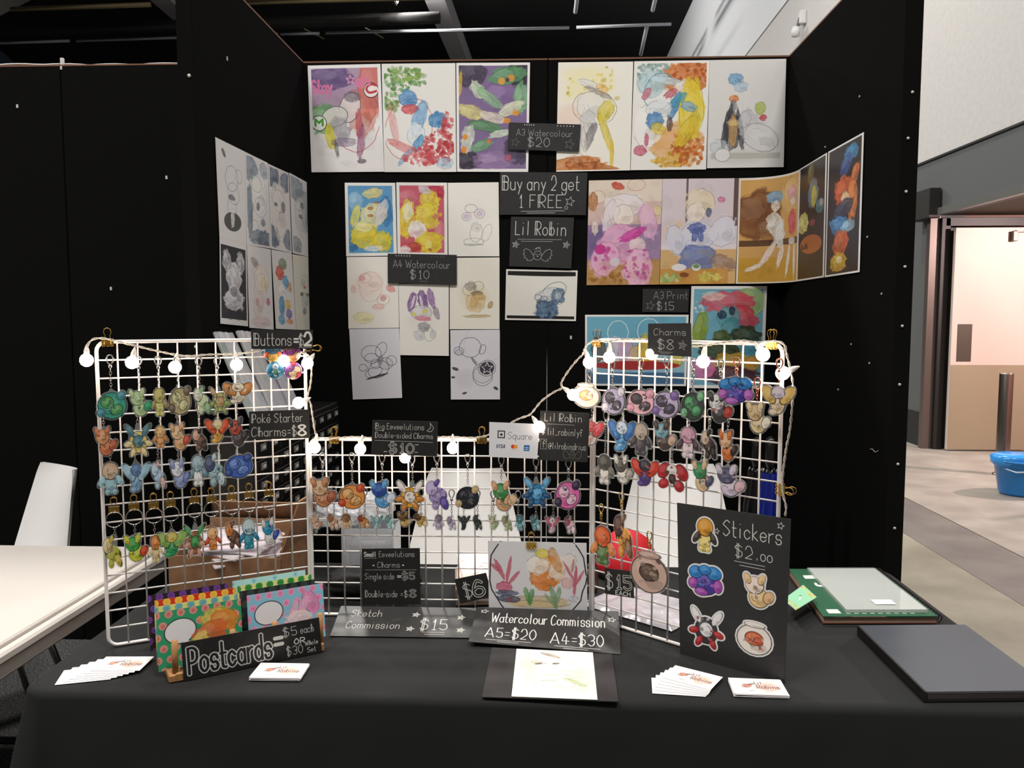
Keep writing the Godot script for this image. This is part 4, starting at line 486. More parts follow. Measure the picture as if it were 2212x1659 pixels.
# profile of [radius, height] turned about y
func lathe_into(st: SurfaceTool, prof: Array, at := Vector3.ZERO, sides := 20, squash := 1.0) -> void:
	for i in prof.size() - 1:
		for k in sides:
			var t0 := TAU * k / sides
			var t1 := TAU * (k + 1) / sides
			var p := []
			for e in [[i, t0], [i, t1], [i + 1, t1], [i + 1, t0]]:
				var q: Array = prof[e[0]]
				p.append(at + Vector3(q[0] * cos(e[1]), q[1], -q[0] * sin(e[1]) * squash))
			if prof[i][0] > 0.0:
				tri(st, p[0], p[1], p[2])
			if prof[i + 1][0] > 0.0:
				tri(st, p[0], p[2], p[3])

func lathe_mesh(prof: Array, sides := 20, squash := 1.0) -> Mesh:
	var st := tool()
	lathe_into(st, prof, Vector3.ZERO, sides, squash)
	return done(st)

# flat polygon (counter-clockwise in x,y) pulled out between z0 and z1
func prism_into(st: SurfaceTool, poly: PackedVector2Array, z0: float, z1: float, cell := -1, cw := 1.0, chh := 1.0) -> void:
	var idx := Geometry2D.triangulate_polygon(poly)
	for i in range(0, idx.size(), 3):
		var a := poly[idx[i]]
		var b := poly[idx[i + 1]]
		var c := poly[idx[i + 2]]
		if (b - a).cross(c - a) < 0.0:
			var q := b
			b = c
			c = q
		var u := [Vector2.ZERO, Vector2.ZERO, Vector2.ZERO]
		if cell >= 0:
			u = [cell_uv(cell, a, cw, chh), cell_uv(cell, b, cw, chh), cell_uv(cell, c, cw, chh)]
		tri(st, Vector3(a.x, a.y, z1), Vector3(b.x, b.y, z1), Vector3(c.x, c.y, z1), u[0], u[1], u[2])
		tri(st, Vector3(a.x, a.y, z0), Vector3(c.x, c.y, z0), Vector3(b.x, b.y, z0), u[0], u[2], u[1])
	var n := poly.size()
	for i in n:
		var a := poly[i]
		var b := poly[(i + 1) % n]
		var ua: Vector2 = cell_uv(cell, a, cw, chh) if cell >= 0 else Vector2.ZERO
		var ub: Vector2 = cell_uv(cell, b, cw, chh) if cell >= 0 else Vector2.ZERO
		quad(st, Vector3(a.x, a.y, z0), Vector3(b.x, b.y, z0), Vector3(b.x, b.y, z1), Vector3(a.x, a.y, z1), ua, ub, ub, ua)

func ccw(p: PackedVector2Array) -> PackedVector2Array:
	if Geometry2D.is_polygon_clockwise(p):
		p.reverse()
	return p

func ellipse(c: Vector2, rx: float, ry: float, rot := 0.0, n := 18) -> PackedVector2Array:
	var p := PackedVector2Array()
	for i in n:
		p.append(c + Vector2(rx * cos(TAU * i / n), ry * sin(TAU * i / n)).rotated(rot))
	return p

# ------------------------------------------------------------------ helpers: painting
func hexc(h: String, a := 1.0) -> Color:
	var c := Color.html(h)
	c.a = a
	return c

var seed_step := 0
# one ragged spot of pigment; kind w wash, s soft, h hard
func dab(im: Image, cx: float, cy: float, rx: float, ry: float, rot: float, col: Color, kind: String) -> void:
	seed_step += 1
	var cs := cos(rot)
	var sn := sin(rot)
	var grow := 1.3
	var hx := maxf(sqrt(rx * rx * cs * cs + ry * ry * sn * sn) * grow, 1.0)
	var hy := maxf(sqrt(rx * rx * sn * sn + ry * ry * cs * cs) * grow, 1.0)
	var N := clampi(int(maxf(hx, hy) * 1.0), 14, 44)
	if kind == "h":
		N = clampi(int(maxf(hx, hy) * 2.0), 24, 90)
	var by := PackedByteArray()
	by.resize(N * N * 4)
	var r8 := int(col.r * 255)
	var g8 := int(col.g * 255)
	var b8 := int(col.b * 255)
	var amp := 0.0 if kind == "h" else 0.34
	var edge := 0.03 if kind == "h" else (0.09 if kind == "w" else 0.5)
	if kind == "h":
		edge = clampf(1.2 / minf(rx, ry), 0.02, 0.4)
	var off := seed_step * 37.0
	for y in N:
		var dy := ((y + 0.5) / N * 2.0 - 1.0) * hy
		for x in N:
			var dx := ((x + 0.5) / N * 2.0 - 1.0) * hx
			var ex := (dx * cs + dy * sn) / rx
			var ey := (-dx * sn + dy * cs) / ry
			var d := sqrt(ex * ex + ey * ey)
			var a := 1.0
			if amp > 0.0:
				var nz := masknoise.get_noise_2d(ex * 26.0 + off, ey * 26.0)
				d += nz * amp
				a = 0.86 + nz * 0.35
				if kind == "w" and d > 0.78:
					a += 0.12
			a *= 1.0 - smoothstep(1.0 - edge, 1.0 + edge * 0.4, d)
			var i := (y * N + x) * 4
			by[i] = r8
			by[i + 1] = g8
			by[i + 2] = b8
			by[i + 3] = int(clampf(a * col.a, 0.0, 1.0) * 255)
	var s := Image.create_from_data(N, N, false, Image.FORMAT_RGBA8, by)
	s.resize(maxi(int(hx * 2), 2), maxi(int(hy * 2), 2), Image.INTERPOLATE_BILINEAR)
	im.blend_rect(s, Rect2i(Vector2i.ZERO, s.get_size()), Vector2i(int(cx - hx), int(cy - hy)))

var brushes := {}
func brush(d: float, col: Color) -> Image:
	var key := "%.1f%s" % [d, col]
	if not brushes.has(key):
		var n := int(ceil(d)) + 2
		var s := Image.create(n, n, false, Image.FORMAT_RGBA8)
		for y in n:
			for x in n:
				var r := Vector2(x + 0.5 - n / 2.0, y + 0.5 - n / 2.0).length()
				s.set_pixel(x, y, Color(col.r, col.g, col.b, col.a * clampf(d / 2 + 0.5 - r, 0.0, 1.0)))
		brushes[key] = s
	return brushes[key]

func stroke(im: Image, pts: Array, d: float, col: Color) -> void:
	var b := brush(d, col)
	var n := b.get_width()
	for i in pts.size() - 1:
		var a: Vector2 = pts[i]
		var e: Vector2 = pts[i + 1]
		var steps := maxi(int(a.distance_to(e) / maxf(d * 0.3, 0.7)), 1)
		for k in steps + 1:
			var p := a.lerp(e, float(k) / steps)
			im.blend_rect(b, Rect2i(0, 0, n, n), Vector2i(int(round(p.x - n / 2.0)), int(round(p.y - n / 2.0))))

func star_points(c: Vector2, r: float, turn := 0.0) -> Array:
	var p := []
	for i in 11:
		var t := -PI / 2 + turn + TAU * i / 10
		p.append(c + Vector2(cos(t), sin(t)) * (r if i % 2 == 0 else r * 0.45))
	return p

# hand lettering: strokes on a grid, first digit x, second y; baseline 2, small letters to 6, capitals to 9
var letters := {
	"A": "02 39 62|14 54", "B": "02 09|~09 39 58 56 06|~06 46 55 53 42 02", "C": "~58 39 18 06 04 12 32 53", "D": "02 09|~09 39 57 54 32 02",
	"E": "49 09 02 42|06 36", "F": "49 09 02|06 36", "H": "02 09|52 59|06 56", "I": "12 19", "L": "09 02 42", "M": "02 09 35 69 62", "N": "02 09 52 59", "O": "~39 17 05 13 32 53 65 57 39",
	"P": "02 09|~09 39 58 56 35 05", "R": "02 09|~09 39 58 56 35 05|25 52", "S": "~58 39 18 07 26 45 54 43 22 03", "V": "09 32 69", "W": "09 22 47 62 89", "a": "~45 26 05 03 22 43|46 42",
	"b": "09 02|~05 26 45 43 22 03", "c": "~45 26 05 03 22 43", "d": "49 42|~45 26 05 03 22 43", "e": "04 44|~44 45 26 05 03 22 43", "f": "~48 29 18 16 12|06 36", "g": "~45 26 05 03 22 43|~46 42 30 10 01",
	"h": "09 02|~05 26 45 42", "i": "12 16|18 18", "k": "09 02|36 04 42", "l": "19 12", "m": "02 06|~05 16 35 32|~35 46 65 62", "n": "02 06|~05 26 45 42", "o": "~26 05 03 22 43 45 26",
	"p": "06 00|~05 26 45 43 22 03", "q": "46 40|~45 26 05 03 22 43", "r": "02 06|~05 26 36", "s": "~45 36 16 05 14 34 43 32 12 03", "t": "~19 13 22 32|06 36", "u": "~06 03 22 43|46 42", "v": "06 22 46", "w": "06 12 35 52 66", "y": "06 23|46 10",
	"0": "~29 07 04 22 44 47 29", "1": "17 29 22|12 32", "2": "~07 19 39 47 45 02|02 42", "3": "~08 29 48 46 25|~25 45 43 22 03", "4": "29 04 54|37 32", "5": "49 09 06|~06 36 45 43 22 03", "6": "~48 29 06 03 22 43 45 26 05", "8": "~26 08 29 48 26 04 03 22 43 44 26",
	"$": "~48 29 08 07 26 45 43 22 03|1a 11|2a 21", "=": "04 34|06 36", "-": "05 35", ".": "12 13", "!": "19 14|12 13", "#": "12 28|32 48|04 54|06 56", "_": "02 42", "@": "~46 35 34 44 46 36|~46 54 66 58 28 06 04 22 52", "'": "29 17"}

func letter_strokes(ch: String) -> Array:
	var got := []
	for s in letters.get(ch, "").split("|", false):
		var pts := []
		var soft: bool = s.begins_with("~")
		for w in s.trim_prefix("~").split(" ", false):
			pts.append(Vector2(w[0].hex_to_int(), w[1].hex_to_int()))
		if soft:
			var fine := []
			for i in pts.size() - 1:
				var p0: Vector2 = pts[maxi(i - 1, 0)]
				var p3: Vector2 = pts[mini(i + 2, pts.size() - 1)]
				if pts[0] == pts[-1]:
					p0 = pts[i - 1] if i > 0 else pts[-2]
					p3 = pts[i + 2] if i + 2 < pts.size() else pts[1]
				for k in 6:
					fine.append(pts[i].cubic_interpolate(pts[i + 1], p0, p3, k / 6.0))
			fine.append(pts[-1])
			pts = fine
		got.append(pts)
	return got

# text fitted to a width; x, y (baseline), w, h (capital height) in pixels; style thin, bold, hollow, double, slant
func write(im: Image, text: String, x: float, y: float, w: float, h: float, line: float, col: Color, style := "thin", inner := Color.BLACK) -> void:
	var all := []
	var tall := []
	var cur := 0.0
	for ch in text:
		if ch == " ":
			cur += 3.2
			continue
		var c := ch
		if ch == "é":
			c = "e"
		var ss := letter_strokes(c)
		if ch == "é":
			ss.append([Vector2(2, 7.4), Vector2(3.4, 8.6)])
		var right := 0.0
		for s in ss:
			if not ch in ["$", "l", "1", "d", "k"] and s.size() == 2 and s[0].x == s[1].x and absf(s[0].y - s[1].y) > 5.5:
				tall.append(all.size())
			var moved := []
			for p in s:
				right = maxf(right, p.x)
				moved.append(Vector2(p.x + cur, p.y - 2.0))
			all.append(moved)
		cur += maxf(right, 2.6) + 2.0
	cur -= 2.0
	var sx := w / maxf(cur, 0.1)
	var sy := h / 7.0
	var slant := 0.22 if style == "slant" else 0.0
	for pass_ in (2 if style == "hollow" else 1):
		for k in all.size():
			var s: Array = all[k]
			var pts := []
			for p in s:
				pts.append(Vector2(x + p.x * sx + p.y * sy * slant, y - p.y * sy))
			if style == "hollow":
				stroke(im, pts, line * (2.6 if pass_ == 0 else 1.3), col if pass_ == 0 else inner)
			elif style == "double":
				stroke(im, pts, line, col)
				if k in tall:
					stroke(im, [pts[0] + Vector2(line * 2.2, 0), pts[1] + Vector2(line * 2.2, 0)], line, col)
			else:
				stroke(im, pts, line * (2.4 if style == "bold" or style == "slant" else 1.0), col)

func paint_ops(im: Image, ops: String, W: float, Hh: float) -> void:
	for op in ops.split(";", false):
		if op.begins_with("*"):
			var q := op.substr(1).split(" ", false)
			var sp := star_points(Vector2(float(q[0]) * W, float(q[1]) * Hh), float(q[2]) * W)
			stroke(im, sp, W * 0.012, hexc(q[3]))
			continue
		var f := op.split(" ", false)
		var k := f[0]
		if k == "D":
			im.fill(hexc(f[1]))
			for j in 6:
				for i in 8:
					var p := Vector2((i + (0.5 if j % 2 else 0.0)) / 7.0 * W, (j + 0.3) / 5.2 * Hh)
					if f[1] != f[2]:
						dab(im, p.x, p.y, W * 0.048, W * 0.048, 0, hexc(f[2], 0.95), "h")
						dab(im, p.x, p.y + W * 0.006, W * 0.024, W * 0.028, 0.4, hexc(f[3], 0.6), "w")
					elif (i + j) % 2 == 0:
						for a in 3:
							var d := Vector2.from_angle(a * PI / 3) * W * 0.035
							stroke(im, [p - d, p + d], 3.0, hexc(f[3], 0.8))
			continue
		var cx := float(f[1]) * W
		var cy := float(f[2]) * Hh
		if k == "t":
			write(im, f[5], cx, cy, float(f[3]) * W, float(f[3]) * W * (0.8 if f[5].length() < 3 else 0.6), W * 0.012, hexc(f[4]), "bold")
			continue
		var rx := float(f[3]) * W
		var ry := float(f[4]) * W
		var rot := deg_to_rad(float(f[5]))
		if k == "l":
			var n := int(f[7])
			for i in n:
				var t := rng.randf() * TAU
				var r := sqrt(rng.randf())
				var c := hexc(f[6], rng.randf_range(0.45, 0.95))
				c = c.lightened(rng.randf() * 0.35) if i % 2 else c.darkened(rng.randf() * 0.2)
				var s := W * rng.randf_range(0.012, 0.03)
				dab(im, cx + cos(t) * r * rx, cy + sin(t) * r * ry, s * 1.4, s, rng.randf() * PI, c, "w")
			continue
		var col := hexc(f[6], float(f[7]))
		if k == "c":
			var pts := []
			for i in 37:
				var e := Vector2(cos(TAU * i / 36) * rx, sin(TAU * i / 36) * ry).rotated(rot)
				e *= 1.0 + 0.06 * masknoise.get_noise_2d(i * 9.0, cx)
				pts.append(Vector2(cx, cy) + e)
			stroke(im, pts, maxf(W * 0.007, 1.6), col)
		elif k == "r":
			var wash := Image.create(int(rx * 2), int(ry * 2), false, Image.FORMAT_RGBA8)
			wash.fill(Color(col, col.a))
			im.blend_rect(wash, Rect2i(Vector2i.ZERO, wash.get_size()), Vector2i(int(cx - rx), int(cy - ry)))
			if ry > W * 0.1 and rx > W * 0.1:
				for i in 26:
					var cc := col.lightened(0.25) if i % 2 else col.darkened(0.18)
					dab(im, cx + rng.randf_range(-rx, rx) * 0.9, cy + rng.randf_range(-ry, ry) * 0.9, rx * rng.randf_range(0.06, 0.2), rx * rng.randf_range(0.06, 0.2), rng.randf() * 3.0, Color(cc, 0.15), "w")
		elif k == "o":
			dab(im, cx, cy, rx, ry, rot, col, "h")
			paint_ops(im, "c %s %s %s %s %s 505058 .8" % [f[1], f[2], f[3], f[4], f[5]], W, Hh)
		else:
			dab(im, cx, cy, rx, ry, rot, col, k)
			if k == "w" and rx > W * 0.09 and ry > W * 0.06:
				var inner := Color(col.lightened(0.3), 0.45)
				dab(im, cx - rx * 0.25, cy - ry * 0.25, rx * 0.5, ry * 0.45, rot, inner, "w")
				dab(im, cx + rx * 0.3, cy + ry * 0.3, rx * 0.45, ry * 0.3, rot, Color(col.darkened(0.25), 0.3), "w")
			if k == "w" and rx > W * 0.03:
				# a broken pencil contour and a few brush hairs
				var start := rng.randf() * TAU
				for seg in 2:
					var pts := []
					for i in 14:
						var t := start + seg * 3.0 + i * 0.17
						var e := Vector2(cos(t) * rx, sin(t) * ry).rotated(rot) * (0.95 + 0.12 * masknoise.get_noise_2d(i * 8.0 + cx, cy))
						pts.append(Vector2(cx, cy) + e)
					stroke(im, pts, maxf(W * 0.004, 1.3), Color(col.darkened(0.55), 0.5 * col.a))
				for h in 3:
					var p0 := Vector2(cx, cy) + Vector2(rng.randf_range(-0.6, 0.6) * rx, rng.randf_range(-0.6, 0.6) * ry).rotated(rot)
					var dirv := Vector2(rx, 0).rotated(rot) if rx > ry else Vector2(0, ry).rotated(rot)
					var bend := dirv.orthogonal() * 0.15
					stroke(im, [p0 - dirv * 0.3, p0 + bend, p0 + dirv * 0.3], maxf(W * 0.003, 1.2), Color(col.darkened(0.4) if h else col.lightened(0.5), 0.45 * col.a))

func picture(id: String) -> Image:
	var a: Array = arts[id]
	var W := 360
	if a[0] > 2.0:
		W = 220
	elif a[0] < 0.8:
		W = 460
	var Hh := int(W * a[0])
	var im := Image.create(W, Hh, false, Image.FORMAT_RGBA8)
	im.fill(hexc(a[1]))
	if a[3] != "":
		paint_ops(im, a[3], W, Hh)
	var m := int(a[2] * W)
	if m > 0:
		for r in [Rect2i(0, 0, W, m), Rect2i(0, Hh - m, W, m), Rect2i(0, 0, m, Hh), Rect2i(W - m, 0, m, Hh)]:
			im.fill_rect(r, hexc(a[1]))
	return im

# ------------------------------------------------------------------ the hall
func build_hall() -> void:
	var concrete := grain(mat("concrete", Color.WHITE, 0.55), 0.012, Color(0.50, 0.475, 0.445), Color(0.62, 0.595, 0.56), 0.35, 0.02, 5)
	var concrete2 := grain(mat("concrete_strip", Color.WHITE, 0.6), 0.012, Color(0.36, 0.34, 0.325), Color(0.45, 0.43, 0.41), 0.35, 0.02, 8)
	var concrete3 := grain(mat("concrete_inner", Color.WHITE, 0.6), 0.012, Color(0.46, 0.44, 0.385), Color(0.57, 0.55, 0.49), 0.35, 0.02, 9)
	var carpet := grain(mat("carpet", Color.WHITE, 1.0), 0.12, Color(0.06, 0.06, 0.06), Color(0.5, 0.5, 0.5), 1.6, 0.3, 6)
	var fl := structure("floor")
	part(fl, "carpet", box_mesh(Vector3(21.03, 0.1, 44)), carpet, Vector3(-9.515, -0.05, -14))
	part(fl, "concrete_slab", box_mesh(Vector3(1.29, 0.1, 44)), concrete3, Vector3(1.645, -0.05, -14))
	part(fl, "concrete_slab", box_mesh(Vector3(0.45, 0.098, 44)), concrete2, Vector3(2.522, -0.051, -14))
	part(fl, "concrete_slab", box_mesh(Vector3(5.0, 0.1, 44)), concrete, Vector3(5.255, -0.05, -14))
	var dark := mat("roof_black", Color(0.035, 0.035, 0.04), 0.9)
	var ce := structure("ceiling")
	part(ce, "roof_deck", box_mesh(Vector3(30, 0.2, 44)), dark, Vector3(-6.5, 10.1, -14))
	var steel := {"grey": mat("steel_grey", Color(0.62, 0.61, 0.62), 0.7), "white": mat("steel_white", Color(0.75, 0.74, 0.72), 0.7), "pale": mat("steel_blue", Color(0.35, 0.42, 0.5), 0.7), "pipe": mat("pipe_grey", Color(0.66, 0.67, 0.70), 0.5), "cream": mat("pipe_cream", Color(0.45, 0.40, 0.28), 0.6), "dim": mat("duct", Color(0.035, 0.035, 0.036), 0.8)}
	var roof := structure("trim_2")
	for b in beams:
		var d: Vector3 = b[1] - b[0]
		var y := Vector3.UP
		var z := d.normalized()
		part(roof, "beam", box_mesh(Vector3(b[2], 0.5, d.length() * 1.2)), steel[b[3]], (b[0] + b[1]) / 2 + Vector3(0, 0.25, 0), Basis(y.cross(z), y, z))
	for p in pipes:
		part(roof, "pipe" if p[3] != "dim" else "duct", tube_mesh([p[0], p[1]], p[2] * (1.0 if p[3] != "dim" else 3.0), 8), steel[p[3]])
	for i in 4:
		part(roof, "hanger", tube_mesh([Vector3(-9.5 + i * 1.6, 8.8, -21.8), Vector3(-9.2 + i * 1.6, 8.8, -22.6)], 0.02, 5), steel["cream"])
	# far and side walls close the hall
	part(structure("wall_far"), "cladding", box_mesh(Vector3(30, 10.2, 0.3)), mat("far_wall", Color(0.06, 0.06, 0.065), 0.9), Vector3(-6.5, 5, -36.1))
	part(structure("wall_rear"), "cladding", box_mesh(Vector3(30, 10.2, 0.3)), mat("rear_wall", Color(0.35, 0.35, 0.35), 0.9), Vector3(-6.5, 5, 8.1))
	part(structure("wall_west"), "cladding", box_mesh(Vector3(0.3, 10.2, 44)), mat("west_wall", Color(0.3, 0.3, 0.31), 0.9), Vector3(-20.1, 5, -14))
	# wall beside the stall: grey dado with an opening, white above
	var plaster := grain(mat("plaster", Color.WHITE, 0.9), 0.05, Color(0.75, 0.74, 0.735), Color(0.79, 0.78, 0.77), 0.5, 0.0, 2)
	var grey := mat("dado_grey", Color(0.34, 0.35, 0.355), 0.75)
	var kick := mat("dado_kick", Color(0.12, 0.115, 0.11), 0.6)
	var w := structure("wall_side")
	part(w, "upper_cladding", box_mesh(Vector3(0.3, 3.5, 44)), mat("plaster_upper", Color(0.84, 0.85, 0.87), 0.9), Vector3(4.13, 8.36, -14))
	part(w, "white_cladding", box_mesh(Vector3(0.3, 3.6, 44)), plaster, Vector3(4.15, 4.8, -14))
	part(w, "grey_band", box_mesh(Vector3(0.3, 0.58, 44)), grey, Vector3(4.15, 2.71, -14))
	part(w, "grey_dado", box_mesh(Vector3(0.3, 2.42, 27.2)), grey, Vector3(4.15, 1.21, -22.4))
	part(w, "grey_dado", box_mesh(Vector3(0.3, 2.42, 12.9)), grey, Vector3(4.15, 1.21, 1.45))
	part(w, "kick_board", box_mesh(Vector3(0.02, 0.36, 27.2)), kick, Vector3(3.99, 0.18, -22.4))
	part(w, "edge_trim", box_mesh(Vector3(0.02, 0.02, 44)), mat("trim_dark", Color(0.1, 0.1, 0.1), 0.6), Vector3(3.995, 3.005, -14))
	var jamb := mat("jamb_steel", Color(0.38, 0.34, 0.32), 0.4, 0.4)
	var tr := structure("trim_1")
	part(tr, "jamb", box_mesh(Vector3(0.1, 2.42, 0.08)), jamb, Vector3(3.98, 1.21, -8.76))
	part(tr, "lintel", box_mesh(Vector3(0.06, 0.07, 3.8)), mat("lintel_steel", Color(0.5, 0.5, 0.49), 0.4, 0.5), Vector3(3.985, 2.44, -6.85))
	# lobby behind the opening
	var lob := structure("wall_lobby")
	part(lob, "end_panel", box_mesh(Vector3(3.2, 2.42, 0.1)), mat("lobby_wall", Color(0.5, 0.4, 0.36), 0.9), Vector3(5.6, 1.21, -8.86))
	part(lob, "back_panel", box_mesh(Vector3(0.1, 2.42, 4.0)), mat("lobby_wall", Color(0.5, 0.4, 0.36), 0.9), Vector3(7.2, 1.21, -6.9))
	part(lob, "near_panel", box_mesh(Vector3(3.2, 2.42, 0.1)), mat("lobby_wall", Color(0.5, 0.4, 0.36), 0.9), Vector3(5.6, 1.21, -4.95))
	part(lob, "soffit", box_mesh(Vector3(3.2, 0.1, 4.0)), mat("soffit_brown", Color(0.3, 0.25, 0.2), 0.8), Vector3(5.75, 2.47, -6.9))
	var lamp := thing("lobby_downlight", "small warm downlight in lobby soffit above the open door", "light", Vector3(5.35, 2.40, -6.6))
	part(lamp, "lens", lathe_mesh([[0.0, -0.01], [0.09, -0.01], [0.09, 0.02], [0.0, 0.02]], 20), glow("warm_lens", Color(1, 0.88, 0.83), 4.0))
	part(lamp, "ring", tube_mesh(circle_pts(Vector3.ZERO, 0.1, Vector3.RIGHT, Vector3.BACK, 20), 0.012, 6, true), jamb)
	var ol := OmniLight3D.new()
	ol.name = "lens_light"
	ol.light_color = Color(1, 0.88, 0.86)
	ol.light_energy = 14.0
	ol.light_size = 0.08
	ol.omni_range = 40.0
	ol.shadow_enabled = true
	ol.position = Vector3(0, -0.03, 0)
	lamp.add_child(ol)
	# the open door leaf
	var dr := structure("door_1", Vector3(4.12, 0.012, -8.6))
	part(dr, "leaf", box_mesh(Vector3(0.8, 2.26, 0.045), 0.003), mat("door_white", Color(0.80, 0.75, 0.71), 0.5), Vector3(0.4, 1.13, 0))
	part(dr, "kick_plate", box_mesh(Vector3(0.79, 0.87, 0.004), 0.001), mat("door_plate", Color(0.63, 0.58, 0.49), 0.45, 0.25), Vector3(0.4, 0.44, 0.0245))
	part(dr, "push_plate", box_mesh(Vector3(0.145, 0.38, 0.004), 0.001), mat("push_plate", Color(0.36, 0.33, 0.30), 0.4, 0.6), Vector3(0.13, 1.1, 0.0245))
	var cl := part(dr, "door_closer", box_mesh(Vector3(0.05, 0.1, 0.06), 0.005), mat("closer", Color(0.4, 0.37, 0.35), 0.4, 0.5), Vector3(0.56, 2.17, 0.05))
	part(cl, "closer_arm", box_mesh(Vector3(0.26, 0.02, 0.02)), mat("closer", Color.WHITE), Vector3(0.14, 0.05, 0.01))
	var fr := mat("door_frame_black", Color(0.06, 0.058, 0.056), 0.5)
	part(dr, "door_frame", box_mesh(Vector3(0.09, 2.38, 0.05), 0.004), fr, Vector3(-0.05, 1.18, -0.1))
	part(dr, "door_frame", box_mesh(Vector3(0.95, 0.09, 0.05), 0.004), fr, Vector3(0.42, 2.33, -0.1))
	# small dark box on the wall and a camera high up
	var sg := thing("wall_box", "dark grey box mounted on the wall beside door frame", "box", Vector3(3.93, 2.38, -8.85))
	part(sg, "cover", box_mesh(Vector3(0.12, 0.3, 0.42), 0.006), mat("box_dark", Color(0.12, 0.105, 0.1), 0.6), Vector3(0, 0.15, 0))
	var cm := thing("wall_sensor", "small white bracket sensor high on white hall wall", "sensor", Vector3(3.95, 5.7, -13.4))
	part(cm, "bracket", box_mesh(Vector3(0.1, 0.2, 0.12), 0.01), mat("sensor_white", Color(0.8, 0.8, 0.8), 0.5), Vector3(0, 0.3, 0))
	part(cm, "stem", tube_mesh([Vector3(-0.03, 0.3, 0), Vector3(-0.08, 0.1, 0)], 0.025, 8), mat("sensor_grey", Color(0.35, 0.35, 0.36), 0.4))
	part(cm, "head", lathe_mesh([[0, 0], [0.06, 0.02], [0.07, 0.1], [0.05, 0.16], [0, 0.17]], 12), mat("sensor_white", Color.WHITE), Vector3(-0.09, 0.0, 0))
	# steel bollard and mop bucket
	var bo := thing("bollard", "round brushed stainless steel bollard before the open door", "bollard", Vector3(3.99, 0, -7.3))
	var ss := mat("stainless", Color(0.62, 0.57, 0.53), 0.28, 1.0)
	part(bo, "post", lathe_mesh([[0.055, 0.0], [0.055, 0.885], [0.052, 0.892], [0.0, 0.893]], 28), ss)
	part(bo, "base_ring", lathe_mesh([[0.075, 0.0], [0.075, 0.012], [0.056, 0.014]], 28), ss)
	var bk := thing("mop_bucket", "glossy blue plastic mop bucket with printed label on concrete", "bucket", Vector3(3.77, 0, -6.5))
	var blue := mat("bucket_blue", Color(0.16, 0.50, 0.80), 0.22)
	part(bk, "tub", lathe_mesh([[0.0, 0.004], [0.215, 0.004], [0.225, 0.02], [0.27, 0.26], [0.285, 0.262], [0.287, 0.275], [0.26, 0.275], [0.21, 0.03], [0, 0.02]], 32, 0.72), blue)
	part(bk, "wringer", lathe_mesh([[0.02, 0.2], [0.12, 0.2], [0.175, 0.25], [0.18, 0.30], [0.15, 0.318], [0.03, 0.32], [0.0, 0.318]], 28, 0.8), mat("bucket_lid", Color(0.20, 0.56, 0.86), 0.18), Vector3(-0.12, 0.0, 0.0))
	part(bk, "handle", tube_mesh([Vector3(-0.25, 0.22, 0.03), Vector3(-0.2, 0.2, 0.16), Vector3(-0.02, 0.215, 0.215), Vector3(0.1, 0.24, 0.2), Vector3(0.26, 0.25, 0.03)], 0.006, 6), mat("handle_pale", Color(0.75, 0.8, 0.85), 0.3))
	var lab := Image.create(256, 128, false, Image.FORMAT_RGBA8)
	lab.fill(hexc("d8dce0"))
	lab.fill_rect(Rect2i(6, 8, 140, 70), hexc("24508c"))
	lab.fill_rect(Rect2i(6, 34, 140, 34), hexc("5488b8"))
	lab.fill_rect(Rect2i(154, 14, 94, 68), hexc("b8c4cc"))
	dab(lab, 200, 52, 38, 22, 0, hexc("2c6ca0", 0.95), "h")
	dab(lab, 200, 44, 36, 9, 0, hexc("203c58", 0.95), "h")
	for i in 9:
		lab.fill_rect(Rect2i(14 + i * 18, 92, 10, 3 + i % 3), hexc("50545c"))
	lab.fill_rect(Rect2i(206, 92, 36, 26), hexc("404040"))
	var lm := mat("bucket_label", Color.WHITE, 0.4)
	lm.albedo_texture = ImageTexture.create_from_image(lab)
	var st := tool()
	for i in 8:
		var t0 := -1.95 + i * 0.11
		var t1 := t0 + 0.11
		var p := []
		for e in [[t0, 0.11], [t1, 0.11], [t1, 0.215], [t0, 0.215]]:
			var rr: float = 0.225 + (e[1] - 0.02) / 0.24 * 0.045 + 0.002
			p.append(Vector3(rr * cos(e[0]), e[1], -rr * sin(e[0]) * 0.72))
		quad(st, p[0], p[1], p[2], p[3], Vector2(i / 8.0, 1), Vector2((i + 1) / 8.0, 1), Vector2((i + 1) / 8.0, 0), Vector2(i / 8.0, 0))
	part(bk, "label", done(st), lm)
	var sb := thing("stanchion_base", "flat black round stanchion base in front of blue bucket", "stand", Vector3(3.98, 0, -6.05))
	part(sb, "base", lathe_mesh([[0.19, 0.0], [0.19, 0.02], [0.17, 0.035], [0.03, 0.05], [0.0, 0.05]], 28), mat("black_rubber", Color(0.03, 0.03, 0.032), 0.6))
	part(sb, "pole", tube_mesh([Vector3(0.02, 0.04, 0), Vector3(0.02, 0.95, 0)], 0.025, 12), mat("black_rubber", Color.WHITE))

func circle_pts(c: Vector3, r: float, x: Vector3, y: Vector3, n: int) -> Array:
	var p := []
	for i in n:
		p.append(c + x * r * cos(TAU * i / n) + y * r * sin(TAU * i / n))
	return p

